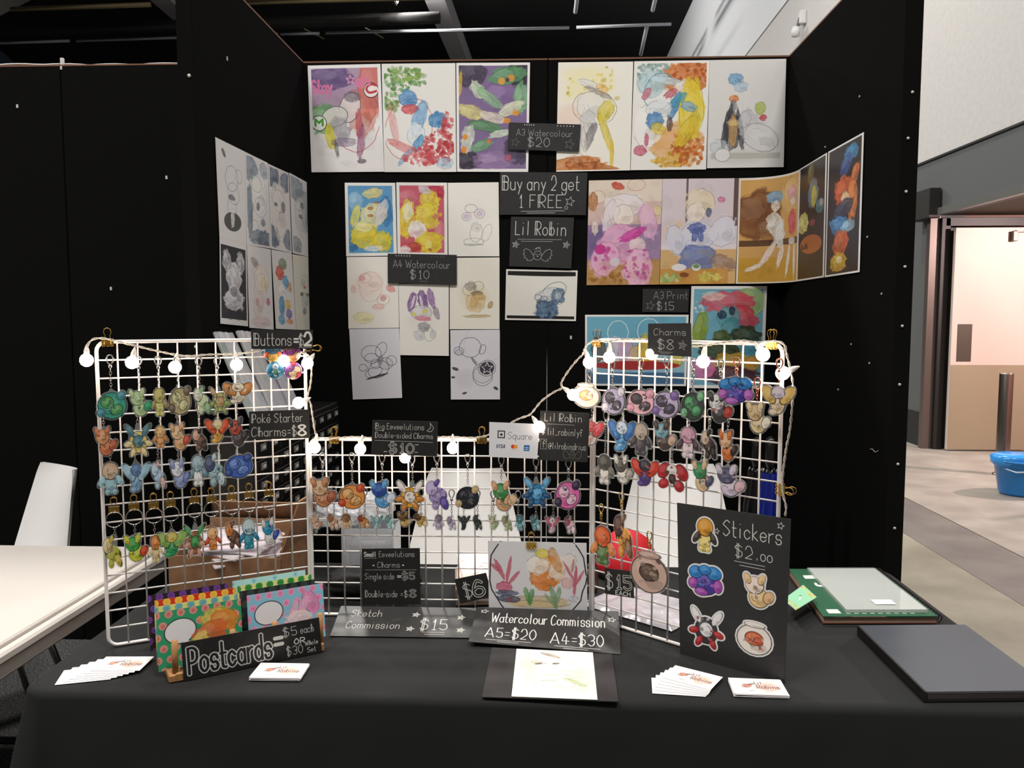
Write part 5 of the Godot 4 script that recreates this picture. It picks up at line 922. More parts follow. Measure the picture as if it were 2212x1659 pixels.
# ------------------------------------------------------------------ partitions
func build_booth() -> void:
	var felt := grain(mat("black_felt", Color.WHITE, 1.0), 0.35, Color(0.05, 0.05, 0.05), Color(0.1, 0.1, 0.098), 3.0, 0.12, 11)
	felt.metallic_specular = 0.08
	var raw := mat("raw_edge", Color(0.44, 0.30, 0.22), 0.8)
	var fluff := mat("staple_white", Color(0.75, 0.75, 0.72), 0.6)
	var D := 3.36
	var wb := structure("wall_back")
	for i in 5:
		var x := 0.498 - i * 0.99
		var pn := part(wb, "panel", box_mesh(Vector3(0.986, 2.4, 0.045), 0.003), felt, Vector3(x, 1.2, -D - 0.0225))
		part(pn, "top_edge", box_mesh(Vector3(0.986, 0.006, 0.047)), raw, Vector3(0, 1.2, 0))
	var wl := structure("wall_left")
	var p1 := part(wl, "panel", box_mesh(Vector3(0.047, 2.4, 1.055), 0.003), felt, Vector3(-0.977 - 0.0235, 1.2, -2.8325))
	part(p1, "top_edge", box_mesh(Vector3(0.049, 0.006, 1.055)), raw, Vector3(0, 1.2, 0))
	var wr := structure("wall_right")
	var p2 := part(wr, "panel", box_mesh(Vector3(0.047, 2.4, 1.07), 0.003), felt, Vector3(0.946 + 0.0235, 1.2, -2.825))
	part(p2, "top_edge", box_mesh(Vector3(0.049, 0.006, 1.07)), raw, Vector3(0, 1.2, 0))
	# staples and screw heads left in the felt
	for s in [[-0.976, 2.17, -2.55], [-0.976, 1.86, -2.9], [-0.976, 1.6, -3.0]]:
		part(wl, "staple", box_mesh(Vector3(0.002, 0.012, 0.006)), fluff, Vector3(s[0], s[1], s[2]))
	for s in [[-0.99, 2.05], [-0.995, 1.3]]:
		part(wl, "screw_head", lathe_mesh([[0, 0.002], [0.005, 0.0015], [0.005, 0]], 8), fluff, Vector3(s[0], s[1], -2.304), Basis(Vector3.RIGHT, PI / 2))
	for y in [1.98, 1.72, 1.52, 1.36, 1.2, 0.98, 1.86, 0.8]:
		part(wr, "screw_head", lathe_mesh([[0, 0.002], [0.004, 0.0015], [0.004, 0]], 8), fluff, Vector3(0.963 + 0.008 * fmod(y * 7.0, 1.0), y, -2.289), Basis(Vector3.RIGHT, PI / 2))
	for s in [[2.05, -2.6], [1.9, -2.75], [1.96, -2.9], [1.3, -2.6], [1.25, -2.45], [1.55, -2.8], [1.62, -2.5], [1.15, -2.7], [1.45, -2.38]]:
		part(wr, "lint", box_mesh(Vector3(0.002, 0.005, 0.007)), fluff, Vector3(0.945, s[0], s[1]))
	part(wr, "lint_thread", tube_mesh([Vector3(0.944, 1.005, -2.36), Vector3(0.943, 0.998, -2.38), Vector3(0.943, 1.004, -2.40), Vector3(0.944, 1.0, -2.42)], 0.0012, 4), fluff)
	for s in [[-1.97, 2.39], [-2.16, 2.24], [-1.2, 2.2], [-1.55, 1.95], [0.1, 1.3], [0.09, 2.33], [-1.8, 1.5]]:
		part(wb, "staple", box_mesh(Vector3(0.008, 0.014, 0.003)), fluff, Vector3(s[0], s[1], -D + 0.002))

	var cab := thing("white_cable", "thin white cable lying along top of neighbouring partition", "cable", Vector3(-1.5, 2.404, -3.38))
	var cp := []
	for i in 40:
		var f := i / 39.0
		cp.append(Vector3(-0.95 + 1.42 * f, 0.003 + 0.004 * absf(sin(f * 23.0)), 0.01 * sin(f * 9.0)))
	part(cab, "sheath", tube_mesh(cp, 0.0032, 6), mat("cable_white", Color(0.8, 0.8, 0.8), 0.5))
	part(cab, "plug", box_mesh(Vector3(0.014, 0.03, 0.012), 0.002), mat("cable_white", Color.WHITE), Vector3(-0.47, 0.012, 0.012))

# ------------------------------------------------------------------ tables
func build_tables() -> void:
	var white := grain(mat("table_plastic", Color.WHITE, 0.5), 0.4, Color(0.76, 0.735, 0.71), Color(0.81, 0.785, 0.76), 4.0, 0.01, 21)
	var leg := mat("leg_metal", Color(0.06, 0.06, 0.065), 0.45, 0.3)
	var t := thing("trestle_table", "folding table hidden under the black cloth", "table", Vector3(-0.025, 0, -1.73))
	part(t, "tabletop", box_mesh(Vector3(1.76, 0.04, 0.70), 0.01), white, Vector3(0, 0.714, 0))
	for sx in [-1, 1]:
		for sz in [-1, 1]:
			part(t, "leg", tube_mesh([Vector3(0.75 * sx, 0.0, 0.28 * sz), Vector3(0.75 * sx, 0.7, 0.28 * sz)], 0.014, 8), leg)
	build_cloth()
	var lt := thing("folding_table", "bare white plastic folding table beside the black draped one", "table", Vector3(-1.05, 0, -1.35))
	var st := tool(false)
	# top with a raised rim and a stepped skirt
	box_into(st, Vector3(-0.93, 0.7325, 0.0), Vector3(1.80, 0.015, 1.76), 0.004)
	part(lt, "tabletop", done(st), white)
	st = tool(false)
	box_into(st, Vector3(-0.012, 0.724, 0.0), Vector3(0.024, 0.022, 1.79), 0.005)
	box_into(st, Vector3(-0.93, 0.724, -0.885), Vector3(1.82, 0.022, 0.024), 0.005)
	box_into(st, Vector3(-0.03, 0.695, 0.0), Vector3(0.03, 0.045, 1.76), 0.006)
	box_into(st, Vector3(-0.93, 0.695, -0.87), Vector3(1.80, 0.045, 0.03), 0.006)
	part(lt, "skirt", done(st), white)
	for zz in [-0.72, 0.6]:
		part(lt, "leg", tube_mesh([Vector3(-0.10, 0.69, zz + 0.06), Vector3(-0.08, 0.64, zz), Vector3(-0.08, 0.0, zz)], 0.014, 8), leg)
	part(lt, "leg_brace", tube_mesh([Vector3(-0.08, 0.25, -0.72), Vector3(-0.6, 0.25, -0.72)], 0.01, 6), leg)

func build_cloth() -> void:
	var fab := grain(mat("black_cloth", Color.WHITE, 0.85), 0.5, Color(0.085, 0.088, 0.09), Color(0.125, 0.129, 0.131), 6.0, 0.015, 31)
	fab.metallic_specular = 0.4
	var t := thing("tablecloth", "black cloth draped over the stall table to floor", "tablecloth", Vector3(-0.022, 0, -1.728))
	var hx := 0.90
	var hz := 0.385
	var rc := 0.05
	# outline of the rounded rectangle with outward directions
	var per := []
	var add := func(p: Vector2, n: Vector2, corner: float): per.append([p, n, corner])
	var cs := [[Vector2(hx - rc, hz - rc), 0.0], [Vector2(-hx + rc, hz - rc), PI / 2], [Vector2(-hx + rc, -hz + rc), PI], [Vector2(hx - rc, -hz + rc), PI * 1.5]]
	for c in 4:
		for i in 13:
			var a: float = cs[c][1] + PI / 2 * i / 12.0
			var n := Vector2(cos(a), sin(a))
			add.call(cs[c][0] + n * rc, n, sin(PI * i / 12.0))
		var a2: float = cs[c][1] + PI / 2
		var n2 := Vector2(cos(a2), sin(a2))
		var from: Vector2 = cs[c][0] + n2 * rc
		var to: Vector2 = cs[(c + 1) % 4][0] + n2 * rc
		var m := 60 if c % 2 == 0 else 24
		for i in range(1, m):
			add.call(from.lerp(to, float(i) / m), n2, 0.0)
	var N := per.size()
	var prof := []
	for j in 7:
		var a := PI / 2 * j / 6.0
		prof.append([sin(a) * 0.016 - 0.016, 0.74 - 0.016 + cos(a) * 0.016, 0.0])
	for j in range(1, 15):
		var f := j / 14.0
		prof.append([0.0, 0.724 - 0.719 * f, f])
	var nz := FastNoiseLite.new()
	nz.seed = 12
	nz.frequency = 1.0
	var st := tool()
	var grid := []
	var s := 0.0
	for i in N:
		var row := []
		var q: Array = per[i]
		if i > 0:
			s += q[0].distance_to(per[i - 1][0])
		for pr in prof:
			var f: float = pr[2]
			var fold := (sin(s * 21.0 + 2.0 * nz.get_noise_1d(s * 2.0)) * 0.5 + nz.get_noise_2d(s * 5.0, f * 0.6)) * 0.022 * smoothstep(0.02, 0.9, f)
			fold += nz.get_noise_2d(s * 9.0 + 40.0, f * 5.0) * 0.006 * smoothstep(0.0, 0.15, f)
			var flare: float = 0.03 * f + q[2] * (0.13 * f + 0.02 * sin(f * 9.0) * f)
			var o: Vector2 = q[0] + q[1] * (pr[0] + fold + flare)
			row.append(Vector3(o.x, pr[1], o.y))
		grid.append(row)
	for i in N:
		var a: Array = grid[i]
		var b: Array = grid[(i + 1) % N]
		for j in prof.size() - 1:
			quad(st, a[j], b[j], b[j + 1], a[j + 1])
	var side := done(st)
	# the flat top as a grid with faint creases
	st = tool()
	var nxx := 90
	var nzz := 40
	var w := hx - 0.016
	var d := hz - 0.016
	var g2 := []
	for i in nxx + 1:
		var row := []
		for j in nzz + 1:
			var x := -w + 2 * w * i / nxx
			var z := -d + 2 * d * j / nzz
			var edge := clampf(minf(w - absf(x), d - absf(z)) / 0.05, 0.0, 1.0)
			var y := 0.74 + 0.0006 * edge * nz.get_noise_2d(x * 5.0, z * 5.0) - 0.0006 * edge
			# pull the corners inside the rounded outline
			var cxx := maxf(absf(x) - (hx - rc), 0.0)
			var czz := maxf(absf(z) - (hz - rc), 0.0)
			var l := Vector2(cxx, czz).length()
			if l > rc - 0.016:
				var k := (rc - 0.016) / l
				x = signf(x) * (hx - rc + cxx * k)
				z = signf(z) * (hz - rc + czz * k)
			row.append(Vector3(x, y, z))
		g2.append(row)
	for i in nxx:
		for j in nzz:
			quad(st, g2[i][j], g2[i][j + 1], g2[i + 1][j + 1], g2[i + 1][j])
	part(t, "top_fall", done(st), fab)
	part(t, "drape", side, fab)

# ------------------------------------------------------------------ wire racks
func rack_of(r: String) -> Dictionary:
	return {"l": rack_l, "m": rack_m, "r": rack_r}[r]

func rack_basis(r: Dictionary) -> Basis:
	return Basis(r.u, Vector3.UP, r.n)

func build_racks() -> void:
	var white := mat("rack_white", Color(0.89, 0.87, 0.86), 0.35)
	var lab := {"l": "tall white wire grid rack carrying the buttons price sign", "m": "low white wire grid rack between the two tall ones", "r": "tall white wire grid rack behind the stickers board"}
	for k in ["l", "m", "r"]:
		var r := rack_of(k)
		var t := thing("wire_rack", lab[k], "rack", r.o, "white wire grid racks", rack_basis(r))
		var fr := 0.0036
		var rc := 0.018
		var pts := []
		var W: float = r.w - 0.006
		var x0 := 0.003
		var Hh: float = r.h
		for c in [[x0 + W - rc, Hh - fr - rc, 0.0], [x0 + rc, Hh - fr - rc, PI / 2], [x0 + rc, fr + rc, PI], [x0 + W - rc, fr + rc, PI * 1.5]]:
			for i in 6:
				var a: float = c[2] + PI / 2 * i / 5.0
				pts.append(Vector3(c[0] + rc * cos(a), c[1] + rc * sin(a), 0))
		part(t, "frame", tube_mesh(pts, fr, 10, true), white)
		for i in range(1, r.c):
			var x: float = x0 + W * i / r.c
			part(t, "wire", tube_mesh([Vector3(x, fr, 0.0016), Vector3(x, Hh - fr, 0.0016)], 0.0017, 6), white)
		for j in range(1, r.r):
			var y: float = fr + (Hh - 2 * fr) * j / r.r
			part(t, "wire", tube_mesh([Vector3(x0, y, -0.0016), Vector3(x0 + W, y, -0.0016)], 0.0017, 6), white)

# ------------------------------------------------------------------ flat printed things
func prepare_atlas() -> void:
	atlas = Image.create(2040, 2040, false, Image.FORMAT_RGBA8)
	atlas.fill(Color(0.85, 0.85, 0.85))
	atlas_mat = mat("charm_print", Color.WHITE, 0.4)

# thin sheet through four corners (top left, top right, bottom right, bottom left)
func sheet_frame(q: Array) -> Transform3D:
	var c: Vector3 = (q[0] + q[1] + q[2] + q[3]) / 4.0
	var x: Vector3 = ((q[1] - q[0]) + (q[2] - q[3])).normalized()
	var y: Vector3 = (q[0] - q[3]) + (q[1] - q[2])
	y = (y - x * y.dot(x)).normalized()
	return Transform3D(Basis(x, y, x.cross(y)), c)

func sheet_mesh(q: Array, f: Transform3D, thick: float) -> Mesh:
	var inv := f.affine_inverse()
	var p := []
	for v in q:
		var l: Vector3 = inv * v
		p.append(Vector2(l.x, l.y))
	var st := tool(false)
	var a := Vector3(p[3].x, p[3].y, thick)
	var b := Vector3(p[2].x, p[2].y, thick)
	var c := Vector3(p[1].x, p[1].y, thick)
	var d := Vector3(p[0].x, p[0].y, thick)
	var z := Vector3(0, 0, thick)
	# the print on a 6 x 6 grid keeps the picture straight on an uneven quad
	for i in 6:
		for j in 6:
			var g := []
			for e in [[i, j], [i + 1, j], [i + 1, j + 1], [i, j + 1]]:
				var u: float = e[0] / 6.0
				var v: float = e[1] / 6.0
				g.append([a.lerp(b, u).lerp(d.lerp(c, u), v), Vector2(u, 1.0 - v)])
			quad(st, g[0][0], g[1][0], g[2][0], g[3][0], g[0][1], g[1][1], g[2][1], g[3][1])
	quad(st, b - z, a - z, d - z, c - z, Vector2(0.01, 0.99), Vector2(0.01, 0.98), Vector2(0.02, 0.98), Vector2(0.02, 0.99))
	var e := Vector2(0.004, 0.004)
	for s in [[a, b], [b, c], [c, d], [d, a]]:
		quad(st, s[0] - z, s[1] - z, s[1], s[0], e, e, e, e)
	return done(st)

func build_sheets() -> void:
	for s in sheets:
		var q: Array = s[1]
		var f := sheet_frame(q)
		var im: Image
		if s[2].begins_with("s_"):
			var wd := ((q[1] - q[0]) as Vector3).length() + ((q[2] - q[3]) as Vector3).length()
			var ht := ((q[3] - q[0]) as Vector3).length() + ((q[2] - q[1]) as Vector3).length()
			im = sign_picture(s[2], ht / wd)
		else:
			im = picture(s[2])
		var m := mat("print_" + s[2], Color.WHITE, {"paper": 0.85, "gloss": 0.32, "card": 0.55, "whitecard": 0.6, "glossy_card": 0.42, "board": 0.6}[s[6]])
		m.albedo_texture = ImageTexture.create_from_image(im)
		var o := MeshInstance3D.new()
		o.name = numbered(s[0])
		o.mesh = sheet_mesh(q, f, 0.0015 if s[6] in ["card", "board", "glossy_card"] else 0.0006)
		o.material_override = m
		o.transform = f
		add_child(o)
		o.set_meta("label", s[3])
		o.set_meta("category", s[4])
		if s[5] != "":
			o.set_meta("group", s[5])
		if s[2] == "s_sti":
			add_stickers(o, q)
	# the print that bends round the inner corner
	var im2 := picture("q3")
	var m2 := mat("print_q3", Color.WHITE, 0.32)
	m2.albedo_texture = ImageTexture.create_from_image(im2)
	var st := tool()
	var c0: Vector3 = curled[0]
	var c1: Vector3 = curled[1]
	var b0: Vector3 = curled[3]
	var b1: Vector3 = curled[2]
	var n := 24
	var path := func(p: Vector3, q: Vector3, t: float) -> Vector3:
		var cx := Vector3(minf(q.x, 0.94), 0, p.z)
		var a := p.lerp(Vector3(cx.x, lerpf(p.y, q.y, 0.7), cx.z), t)
		var b := Vector3(cx.x, lerpf(p.y, q.y, 0.7), cx.z).lerp(q, t)
		return a.lerp(b, t)
	for i in n:
		var t0 := float(i) / n
		var t1 := float(i + 1) / n
		quad(st, path.call(b0, b1, t0), path.call(b0, b1, t1), path.call(c0, c1, t1), path.call(c0, c1, t0), Vector2(t0, 1), Vector2(t1, 1), Vector2(t1, 0), Vector2(t0, 0))
	var o2 := MeshInstance3D.new()
	o2.name = numbered("art_print")
	o2.mesh = done(st)
	o2.material_override = m2
	add_child(o2)
	o2.set_meta("label", "brown glossy print curling round the inner corner of the walls")
	o2.set_meta("category", "poster")
	o2.set_meta("group", "glossy A3 prints beside the inner corner")

func add_stickers(board: Node3D, q: Array) -> void:
	var inv := board.transform.affine_inverse()
	var bl: Vector3 = inv * (q[3] as Vector3)
	for s in stickers:
		var w: float = s[2]
		var h: float = s[3]
		var cell := atlas_cell(s[4], s[5])
		var outline := charm_outline(s[4], w * 0.9, h * 0.9, Vector2(0, 0), false)
		var wide := biggest(Geometry2D.offset_polygon(outline, 0.003, Geometry2D.JOIN_ROUND))
		var at := Vector3(bl.x + s[0], bl.y + s[1], 0.0016)
		var st := tool(false)
		prism_into(st, wide, 0.0, 0.0005)
		var b := part(board, "sticker", done(st), mat("sticker_border", Color(0.86, 0.86, 0.86), 0.4), at, Basis(), s[6])
		st = tool(false)
		var ww := w * 0.9
		var hh := h * 0.9
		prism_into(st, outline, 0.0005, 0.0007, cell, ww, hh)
		part(b, "sticker_print", done(st), atlas_mat)

func sign_picture(id: String, aspect: float) -> Image:
	var W := 640
	if id in ["s_6", "s_15"]:
		W = 300
	var Hh := int(W * aspect)
	var im := Image.create(W, Hh, false, Image.FORMAT_RGBA8)
	var bg := hexc("262627") if id != "s_sq" else hexc("e0e0e6")
	if id in ["s_but", "s_pok", "s_big", "s_sma", "s_6", "s_15", "s_pos"]:
		bg = hexc("1b1a1a")
	im.fill(bg)
	for i in 60:
		dab(im, rng.randf() * W, rng.randf() * Hh, rng.randf_range(8, 40), rng.randf_range(4, 14), rng.randf() * 3, Color(bg.lightened(0.12), 0.25), "s")
	for op in signs[id]:
		var x: float = op[1] * W
		var y: float = op[2] * Hh
		var w: float = op[3] * W
		var h: float = op[4] * Hh
		var col := hexc(op[6]) if op.size() > 6 else hexc("d2d2cf")
		var style: String = op[5]
		match style:
			"line":
				stroke(im, [Vector2(x, y), Vector2(x + w, y + h)], 2.6, col)
			"star":
				stroke(im, star_points(Vector2(x, y), w, 0.2), 2.6, col)
			"stripestar":
				stroke(im, star_points(Vector2(x, y), w, 0.2), 2.6, col)
				for i in 4:
					stroke(im, [Vector2(x - w * 0.5, y - w * 0.3 + i * w * 0.22), Vector2(x + w * 0.5, y - w * 0.45 + i * w * 0.22)], 2.2, col)
			"dots":
				for i in int(op[4]):
					dab(im, x + w * i / op[4], y, 5, 5, 0, col, "h")
			"ring":
				var pts := []
				for i in 33:
					pts.append(Vector2(x + w * cos(TAU * i / 32), y + h * sin(TAU * i / 32)))
				stroke(im, pts, 2.6, col)
			"disc":
				dab(im, x, y, w, h, 0, col, "h")
			"rect":
				im.fill_rect(Rect2i(int(x), int(y), int(w), int(h)), col)
			"bird":
				var c := Vector2(x, y)
				for e in [[0.0, 0.02, 0.27, 0.3, 0.0, TAU], [-0.02, -0.34, 0.2, 0.13, 3.0, 6.6], [0.06, -0.42, 0.16, 0.1, 2.6, 5.6], [-0.11, -0.02, 0.06, 0.05, 3.3, 6.1], [0.12, -0.02, 0.06, 0.05, 3.3, 6.1]]:
					var pts := []
					for i in 19:
						var a: float = lerpf(e[4], e[5], i / 18.0)
						pts.append(c + Vector2(e[0] + e[2] * cos(a), e[1] + e[3] * sin(a)) * w)
					stroke(im, pts, 2.4, col)
				for sd in [-1.0, 1.0]:
					var wing := []
					for p in [[0.26, 0.05], [0.5, -0.3], [0.8, -0.42], [0.95, -0.3], [0.88, -0.12], [0.98, -0.05], [0.82, 0.08], [0.9, 0.18], [0.68, 0.26], [0.7, 0.38], [0.42, 0.36], [0.24, 0.22]]:
						wing.append(c + Vector2(p[0] * sd, p[1]) * w)
					stroke(im, wing, 2.4, col)
				stroke(im, [c + Vector2(-0.04, 0.05) * w, c + Vector2(0.0, 0.11) * w, c + Vector2(0.05, 0.05) * w, c + Vector2(-0.04, 0.05) * w], 2.4, col)
			"flame":
				stroke(im, [Vector2(x, y), Vector2(x + w * 0.6, y - w * 0.6), Vector2(x + w * 0.5, y - w * 1.4), Vector2(x + w * 1.1, y - w * 0.6), Vector2(x + w * 0.8, y), Vector2(x + w * 0.3, y + w * 0.1), Vector2(x, y - w * 0.1)], 3.5, col)
			_:
				write(im, op[0], x, y, w, h, maxf(h * (0.075 if style == "hollow" else 0.055), 2.2) if style != "bold" and style != "slant" else h * 0.075, col, style, bg)
	return im

var signs := {
	"s_a3w": [["A3 Watercolour", .11, .47, .78, .24, "thin", "a8a8a6"], ["$20", .28, .86, .3, .33, "thin", "b4b4b2"], ["", .1, .72, .06, 0, "star", "707070"], ["", .86, .74, .07, 0, "star", "808080"], ["", .22, .07, .16, 5, "dots", "e4e4e0"], ["", .68, .08, .26, 6, "dots", "e4e4e0"]],
	"s_buy": [["Buy any 2 get", .03, .42, .88, .33, "double"], ["1 FREE", .22, .83, .5, .3, "double"], ["", .81, .68, .055, 0, "star"], ["", .77, .83, .018, .035, "ring"], ["", .25, .92, .5, -.02, "line"], ["", .32, .96, .32, -.01, "line"]],
	"s_lil": [["Lil Robin", .08, .36, .8, .27, "double"], ["", .12, .45, .7, -.01, "line"], ["", .18, .49, .5, -.01, "line"], ["", .09, .56, .06, 0, "stripestar"], ["", .9, .54, .06, 0, "stripestar"], ["", .45, .76, .24, 0, "bird"]],
	"s_a4w": [["A4 Watercolour", .08, .46, .82, .25, "thin", "a8a8a6"], ["$10", .33, .82, .27, .28, "thin", "b4b4b2"], ["", .46, .9, .12, 0, "line", "909090"], ["", .12, .07, .24, 6, "dots", "e4e4e0"], ["", .64, .08, .22, 5, "dots", "707070"]],
	"s_a3p": [["A3 Print", .24, .43, .73, .32, "thin", "a0a09e"], ["$15", .32, .9, .36, .34, "thin", "b8b8b4"], ["", .17, .72, .1, 0, "star", "b0b0ac"]],
	"s_but": [["Buttons", .04, .82, .6, .62, "double"], ["=", .69, .8, .06, .55, "bold"], ["$", .77, .82, .07, .55, "double"], ["2", .86, .82, .11, .66, "bold"], ["", .76, .93, .22, 0, "line"]],
	"s_pok": [["Poké Starter", .04, .42, .84, .32, "double"], ["Charms=$", .04, .9, .73, .33, "double"], ["8", .81, .9, .12, .36, "bold"]],
	"s_big": [["Big Eeveelutions", .05, .25, .74, .17, "double"], ["", .84, .28, .09, 0, "flame"], ["Double-sided Charms", .05, .5, .88, .16, "double"], ["", .05, .58, .88, .02, "line"], ["$10", .28, .93, .36, .27, "hollow"], ["", .05, .29, .13, 0, "line"], ["", .2, .9, .05, 3, "dots"], ["", .67, .68, .06, 3, "dots"], ["", .67, .9, .05, 2, "dots"]],
	"s_sma": [["Small", .04, .14, .2, .08, "bold"], ["", .04, .17, .21, 0, "line"], ["Eeveelutions", .3, .15, .6, .1, "double"], ["Charms", .27, .34, .38, .1, "double"], ["", .2, .3, .018, .015, "disc"], ["", .71, .3, .018, .015, "disc"], ["", .06, .38, .88, 0, "line"], ["Single side", .05, .55, .5, .11, "double"], ["=", .61, .54, .06, .09, "bold"], ["$5", .7, .55, .2, .12, "hollow"], ["Double-side", .05, .87, .55, .12, "double"], ["=$", .66, .87, .12, .11, "double"], ["8", .82, .87, .1, .13, "hollow"]],
	"s_6": [["$", .2, .83, .22, .56, "double"], ["6", .5, .86, .3, .62, "hollow"]],
	"s_cha": [["Charms", .14, .37, .74, .21, "thin"], ["$8", .24, .81, .36, .3, "double"], ["", .8, .67, .1, 0, "stripestar"], ["", .24, .9, .34, 0, "line"], ["", .3, .94, .22, 0, "line"]],
	"s_15": [["$", .06, .76, .22, .56, "double"], ["15", .4, .72, .52, .5, "hollow"], ["EACH", .38, .96, .5, .15, "bold"]],
	"s_ske": [["Sketch", .1, .35, .22, .22, "thin", "b0b0ae"], ["Commission", .09, .74, .38, .22, "thin", "b0b0ae"], ["$15", .62, .76, .19, .34, "double", "b4b4b2"], ["", .57, .27, .03, 0, "stripestar", "b8b8b4"], ["", .55, .74, .03, 0, "stripestar", "b8b8b4"], ["", .9, .34, .03, 0, "stripestar", "b8b8b4"], ["", .91, .76, .03, 0, "stripestar", "b8b8b4"], ["", .64, .84, .16, 0, "line", "a0a0a0"], ["", .66, .91, .14, 0, "line", "a0a0a0"]],
	"s_wat": [["Watercolour Commission", .12, .42, .78, .26, "double"], ["A5=$20", .1, .83, .34, .25, "double"], ["A4=$30", .54, .87, .35, .26, "double"], ["", .06, .12, .028, 0, "star"], ["", .95, .22, .03, 0, "star"], ["", .11, .9, .3, 0, "line"], ["", .19, .94, .14, 0, "line"], ["", .57, .93, .3, 0, "line"], ["", .63, .97, .16, 0, "line"]],
	"s_sti": [["Stickers", .43, .165, .5, .1, "double"], ["$2", .54, .285, .15, .075, "double"], [".oo", .72, .285, .14, .075, "thin"], ["", .53, .315, .27, .0, "line"], ["", .58, .335, .22, .0, "line"], ["", .37, .145, .025, 0, "star"], ["", .92, .05, .03, 0, "star"]],
	"s_pos": [["Postcards", .04, .84, .58, .66, "hollow"], ["=", .655, .7, .05, .6, "bold"], ["$5", .72, .36, .1, .24, "double"], ["each", .85, .36, .1, .22, "double"], ["OR", .795, .62, .08, .15, "bold"], ["$30", .735, .9, .12, .24, "double"], ["Whole", .875, .72, .1, .13, "double"], ["Set", .89, .92, .065, .14, "double"]],
	"s_sq": [["Square", .38, .46, .48, .2, "thin", "2c2c30"], ["", .17, .23, .15, .22, "rect", "202024"], ["", .19, .26, .11, .16, "rect", "e0e0e6"], ["", .222, .31, .046, .066, "rect", "202024"], ["VISA", .14, .73, .18, .1, "slant", "283058"], ["", .49, .68, .042, .06, "disc", "d83830"], ["", .545, .68, .042, .06, "disc", "e8a030"], ["", .45, .77, .13, 0, "line", "909090"], ["", .71, .62, .12, .17, "rect", "2868b0"], ["", .73, .68, .08, .02, "rect", "d0dcec"], ["", .73, .73, .08, .02, "rect", "d0dcec"]],
	"s_soc": [["Lil Robin", .1, .2, .74, .16, "double"], ["", .15, .26, .55, 0, "line"], ["# lil_robinlyf", .05, .48, .82, .14, "thin"], ["f", .07, .74, .07, .14, "thin"], ["", .03, .57, .0, .2, "line"], ["", .15, .57, .0, .2, "line"], ["", .03, .57, .12, .0, "line"], ["", .03, .77, .12, .0, "line"], ["@lilrobindrius", .19, .76, .76, .13, "thin"], ["", .68, .87, .2, 0, "bird", "8c8c8a"]]}

# ------------------------------------------------------------------ charms
var forms := [
	[[.55, .68, .3, .3, 0, 0], [.42, .33, .28, .26, 0, 1], [.2, .16, .1, .17, -25, 0], [.62, .14, .1, .17, 20, 0], [.84, .62, .15, .2, 30, 2]],
	[[.5, .53, .46, .45, 0, 0], [.36, .42, .2, .2, 0, 1], [.64, .66, .2, .16, -30, 1], [.8, .2, .14, .16, 20, 2], [.15, .75, .13, .15, 0, 2]],
	[[.5, .7, .26, .3, 0, 0], [.5, .28, .36, .27, 0, 1], [.14, .6, .13, .2, 30, 2], [.86, .58, .13, .2, -30, 2], [.36, .92, .12, .09, 0, 0], [.66, .92, .12, .09, 0, 0]],
	[[.5, .58, .24, .4, 0, 0], [.2, .36, .18, .33, -35, 1], [.8, .36, .18, .33, 35, 1], [.5, .28, .22, .2, 0, 2], [.36, .9, .14, .1, 0, 0]],
	[[.55, .55, .36, .28, -35, 0], [.3, .3, .24, .24, 0, 1], [.8, .78, .16, .22, -20, 2], [.45, .86, .14, .14, 0, 0], [.5, .12, .1, .13, 30, 2]],
	[[.5, .53, .49, .45, 0, 0], [.5, .5, .25, .2, 0, 1], [.62, .55, .14, .1, 20, 2], [.5, .1, .3, .08, 0, 0]],
	[[.5, .57, .34, .36, 0, 0], [.2, .2, .1, .24, -35, 1], [.8, .2, .1, .24, 35, 1], [.14, .62, .16, .09, -15, 2], [.86, .62, .16, .09, 15, 2], [.3, .88, .09, .16, 30, 2], [.7, .88, .09, .16, -30, 2], [.5, .55, .2, .2, 0, 1]],
	[[.5, .6, .36, .34, 0, 0], [.22, .3, .2, .19, -20, 1], [.74, .26, .22, .2, 15, 1], [.48, .2, .18, .15, 0, 1], [.15, .64, .14, .17, 0, 2], [.86, .62, .13, .2, 0, 2], [.4, .86, .2, .12, 0, 2]],
	[[.5, .5, .26, .36, 0, 0], [.2, .35, .19, .3, 35, 1], [.8, .35, .19, .3, -35, 1], [.2, .78, .19, .16, -30, 1], [.72, .8, .16, .2, -30, 1], [.48, .3, .18, .18, 0, 0], [.5, .6, .12, .16, 0, 2]]]

func biggest(list: Array) -> PackedVector2Array:
	var best := PackedVector2Array()
	var area := 0.0
	for p in list:
		if Geometry2D.is_polygon_clockwise(p) and list.size() > 1:
			continue
		var a := 0.0
		for i in p.size():
			a += p[i].cross(p[(i + 1) % p.size()])
		if absf(a) > area:
			area = absf(a)
			best = p
	return ccw(best)

func charm_outline(form: int, w: float, h: float, tab: Vector2, with_tab := true) -> PackedVector2Array:
	var poly := PackedVector2Array()
	for e in forms[form]:
		var c := Vector2((e[0] - 0.5) * w, (0.5 - e[1]) * h)
		var p := ccw(ellipse(c, e[2] * w, e[3] * h, -deg_to_rad(e[4])))
		poly = p if poly.is_empty() else biggest(Geometry2D.merge_polygons(poly, p))
	if with_tab:
		var mid := Vector2(tab.x * 0.4, 0)
		var d := tab - mid
		var p2 := ccw(ellipse(mid + d * 0.5, 0.0035, d.length() * 0.5, d.angle() - PI / 2, 12))
		poly = biggest(Geometry2D.merge_polygons(poly, p2))
	return poly

